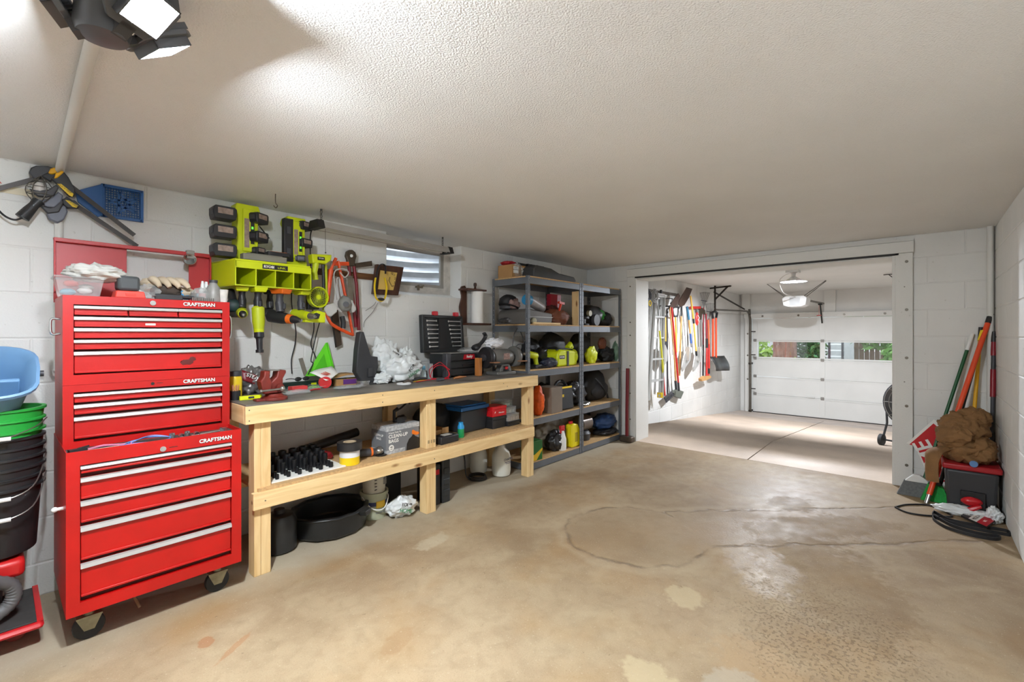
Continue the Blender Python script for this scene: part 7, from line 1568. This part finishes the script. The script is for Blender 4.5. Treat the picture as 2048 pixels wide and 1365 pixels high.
part('drum', MB().lathe([(.17, 0), (.18, .02), (.185, .12), (.17, .14)], 28), M_BLKP, t); part('lid', MB().lathe([(.20, .14), (.205, .17), (.19, .235), (.12, .262), (0, .264)], 28), mat('vac_red', (206, 34, 34), .4), t)
part('red_nose', MB().box(.08, .25, -.14, .03, .17, .25), mat('vac_red', (206, 34, 34), .4), t, bevel=.02)
hp = spline([(-.1, -.22, .21), (.08, -.22, .22), (.20, -.17, .16), (.20, -.17, .07), (.08, -.22, .028), (-.1, -.24, .028)], 12)
part('hose', MB().tube(hp, [.026+.003*(i % 2) for i in range(len(hp))], 12), mat('grey_hose', (92, 92, 92), .5), t)
M_BKB = mat('black_bucket', (40, 40, 41), .45, var=.12, vs=10); M_GRB = mat('green_bucket', (40, 160, 62), .45)
BC = V((-.005, 3.20, 0))
def bucket(z, h, r0, r1, m, label, group=None, bail=None):
    t = thing('bucket', label, 'bucket', (BC.x, BC.y, z), 0, group)
    part('pail', MB().lathe([(0, 0), (r0, 0), (r0+.003, .006), (r1-.004, h*.74), (r1+.010, h*.745), (r1+.010, h*.765), (r1-.002, h*.77), (r1, h*.86), (r1+.010, h*.865), (r1+.010, h*.885), (r1, h*.89), (r1+.004, h*.97), (r1+.012, h*.975), (r1+.012, h), (r1-.004, h), (r0-.004, .01), (0, .01)], 32), m, t)
    if bail:
        part('bail', MB().tube(spline([(r1+.012, .0, h*.85), (r1*.75, -r1*1.0, h*bail), (0, -r1*1.28, h*(bail-.08)), (-r1*.75, -r1, h*bail), (-r1-.012, 0, h*.85)], 6), .003, 6), M_SILV, t)
        part('grip', MB().tube([(-.05, -r1*1.27, h*(bail-.075)), (.05, -r1*1.27, h*(bail-.075))], .009, 8), M_WHITEP, t)
    return t
gname = 'nested buckets on the dolly'
bucket(.390, .40, .135, .158, M_BKB, 'lowest black bucket of the nested stack, standing on the vacuum', gname, .55)
for i, l in enumerate(('second black bucket nested in the lowest one', 'third black bucket of the nested stack', 'topmost black bucket, just below the green one')): bucket(.435+.045*i, .40, .130, .158, M_BKB, l, gname, .55 if i == 1 else None)
bucket(.625, .43, .130, .160, M_GRB, 'green bucket nested on top of the black buckets', gname, .80)
# blue mop bucket
t = thing('mop_bucket', 'light blue rectangular mop bucket tilted on the green bucket', 'bucket', (BC.x-.12, BC.y-.02, 1.065), 0, ry=0)
M_LBL = mat('light_blue_plastic', (112, 152, 190), .45, var=.04)
n = 28
def sup(r, a, p=.55): c, s = math.cos(a), math.sin(a); return (r*math.copysign(abs(c)**p, c), r*.62*math.copysign(abs(s)**p, s))
def shell(prof):
    vs, fs = [], []
    for r, z in prof:
        for i in range(n): x, y = sup(r, 2*PI*i/n); vs.append((x, y, z+.035*(y < -.05)*(-1)*(z > .15)))
    for j in range(len(prof)-1):
        for i in range(n): fs.append((j*n+i, j*n+(i+1) % n, (j+1)*n+(i+1) % n, (j+1)*n+i))
    fs.append(tuple(range(n-1, -1, -1))); fs.append(tuple((len(prof)-1)*n+i for i in range(n)))
    return MB().add(vs, fs)
TM = R('X', 38)
part('shell', shell([(.19, 0), (.20, .01), (.235, .20), (.26, .215), (.262, .23), (.25, .235), (.228, .205), (.20, .05), (.16, .03)]).tf(TM), M_LBL, t)
part('divider', MB().box(-.2, .2, -.01, .01, .04, .16).tf(TM), M_LBL, t, bevel=.006)
part('bail', MB().tube(spline([(.255, .0, .19), (.24, .08, .05), (.10, .14, -.02)], 5), .004, 6).tf(TM), M_SILV, t); part('hinge_pin', MB().cyl((.25, 0, .19), (.275, 0, .19), .014, n=10).tf(TM), M_GREYP, t)

# ------------------------------------------------------------ outside the garage door
M_ASPH = mat('driveway', (128, 126, 122), .9, var=.1)
dv = struct('floor_outside', MB().box(12.0, 60, -25, 45, -.6, -.46), M_ASPH)
M_LEAF = mat('leaf_green', (92, 134, 60), .6, var=.45, vs=2.5); M_LEAF2 = mat('leaf_dark', (62, 104, 56), .6, var=.5, vs=2.5); M_LEAF3 = mat('leaf_bright', (150, 182, 76), .6, var=.35, vs=3)
def leaves(c, r, n, m, seed, s=.14):
    rnd = random.Random(seed); mb = MB()
    for i in range(n):
        while True:
            p = V((rnd.uniform(-1, 1), rnd.uniform(-1, 1), rnd.uniform(-1, 1)))
            if p.length < 1: break
        k = .65+.35*rnd.random(); p = V((p.x*r[0], p.y*r[1], p.z*r[2]))*k+V(c)
        M = T(p) @ Euler((rnd.uniform(-1, 1), rnd.uniform(-1, 1), rnd.uniform(0, 6.3))).to_matrix().to_4x4(); q = s*rnd.uniform(.6, 1.3)
        mb.add([(-q, 0, 0), (0, -q*.45, .02), (q, 0, 0), (0, q*.45, .02)], [(0, 1, 2, 3)], M)
    return mb
def shrub(name, label, cat, loc, r, n, m, seed, trunk=.08, s=.14, cz=None):
    t = thing(name, label, cat, loc); cz = cz or r[2]*1.02+.1
    part('stem', MB().tube([(0, 0, 0), (.05, .03, cz*.5), (0, .05, cz)], [trunk, trunk*.8, trunk*.4], 8), mat('bark', (86, 70, 58), .9, var=.3, vs=8, bump=.5, bs=20), t)
    f = part('foliage', leaves((0, 0, cz), r, n, m, seed, s), m, t); f['kind'] = 'stuff'; return t
t = thing('tree', 'large tree with a broad reddish trunk beyond the driveway', 'tree', (18, 3.45, -.46))
part('trunk', MB().tube([(0, 0, 0), (0, 0, 1.2), (.1, .05, 4), (.2, .1, 7)], [.48, .36, .32, .2], 16), mat('reddish_bark', (112, 80, 66), .9, var=.35, vs=5, bump=.8, bs=14), t); f = part('crown', leaves((0, 0, 7), (3.5, 3.5, 2.2), 900, M_LEAF, 4, .3), M_LEAF, t); f['kind'] = 'stuff'
shrub('bush', 'bright sunlit bush behind the parked car', 'bush', (19.5, 5.2, -.46), (1.0, 1.5, 1.1), 900, M_LEAF3, 1)  # leaves in the brightest green of the shrubs
shrub('bush', 'dark ivy-clad bush beside the broad trunk', 'bush', (18.4, 2.8, -.46), (.5, .55, 1.2), 900, M_LEAF2, 2, s=.10)
shrub('bush', 'low pale green bush in front of the ivy', 'bush', (16.4, 2.75, -.46), (.4, .5, .55), 350, M_LEAF3, 3, s=.09)
shrub('tree', 'leafy green tree overhanging the plank fence', 'tree', (19.6, .7, -.46), (1.1, 1.5, 1.0), 1800, M_LEAF, 5, .12, .16, 2.2)
shrub('bush', 'dense green bush at the right end of the fence', 'bush', (17.6, .2, -.46), (.7, .75, .9), 1100, M_LEAF, 6)
fz = thing('plank_fence', 'weathered brown plank fence behind the bushes', 'fence', (21, -6, -.46))
M_FEN = mat('weathered_plank', (110, 92, 76), .85, var=.25, vs=4)
pm = mesh('board', MB().box(0, .03, 0, .14, 0, 1.62))
for i in range(52): o = link('board', pm, M_FEN, fz); o.location = (random.uniform(-.01, .01), i*.15, random.uniform(-.03, .0))
for z in (.4, 1.3): part('rail', MB().box(.03, .07, 0, 7.8, z, z+.09), M_FEN, fz)
ho = thing('porch', 'grey-white neighbouring porch with a ladder-like railing', 'porch', (23, 2.4, -.46))
part('wall', MB().box(1.0, 1.2, -.6, 6, 0, 3.2), mat('pale_siding', (176, 178, 176), .8), ho)
for k in range(6): part('railing_bar', MB().box(0, .06, -.1, 1.2, .9+.25*k, .95+.25*k), M_WHITEP, ho)
for y in (-.1, .35, .75, 1.15): part('baluster', MB().box(-.02, .08, y, y+.08, .5, 2.4), M_GREYP, ho)
solo('street_post', 'pale grey post standing at the left of the driveway', 'post', MB().cyl((0, 0, 0), (0, 0, 2.6), .07, n=12), mat('pale_post', (190, 190, 186), .6), (18.4, 4.42, -.46))
# parked car
t = thing('car', 'white parked sedan of which the roof shows', 'car', (15, 4.7, -.46), 90)
secs = []
prof = [(-2.1, .55, .62), (-2.0, .75, .80), (-1.3, .85, .82), (-1.0, .90, .80), (-.45, 1.28, .60), (.5, 1.32, .60), (1.1, 1.22, .62), (1.6, .95, .80), (2.05, .90, .82), (2.15, .6, .70)]
vs = []; m_ = 12
for x, zt, hw in prof:
    for k in range(m_):
        a = PI*k/(m_-1); c, s = math.cos(a), math.sin(a)
        vs.append((x, .86*math.copysign(abs(c)**.5, c)*(hw/.82 if s > .75 else 1), .25+(zt-.25)*abs(s)**.45))
fs = [(j*m_+i, j*m_+i+1, (j+1)*m_+i+1, (j+1)*m_+i) for j in range(len(prof)-1) for i in range(m_-1)]+[tuple(range(m_)), tuple((len(prof)-1)*m_+i for i in range(m_-1, -1, -1))]
part('body', MB().add(vs, fs), mat('white_car_paint', (228, 230, 236), .2, coat=.6, var=0), t)
for x in (-1.3, 1.35):
    for y in (-.82, .68): part('wheel', MB().cyl((x, y, .31), (x, y+.14, .31), .31, n=22), M_RUB, t)
for y in (-.70, .69): part('side_window', MB().prism([(-.85, .93), (-.42, 1.18), (.5, 1.22), (1.05, 1.12), (1.35, .95)], .012, T((0, y, 0))), M_BLKP, t)
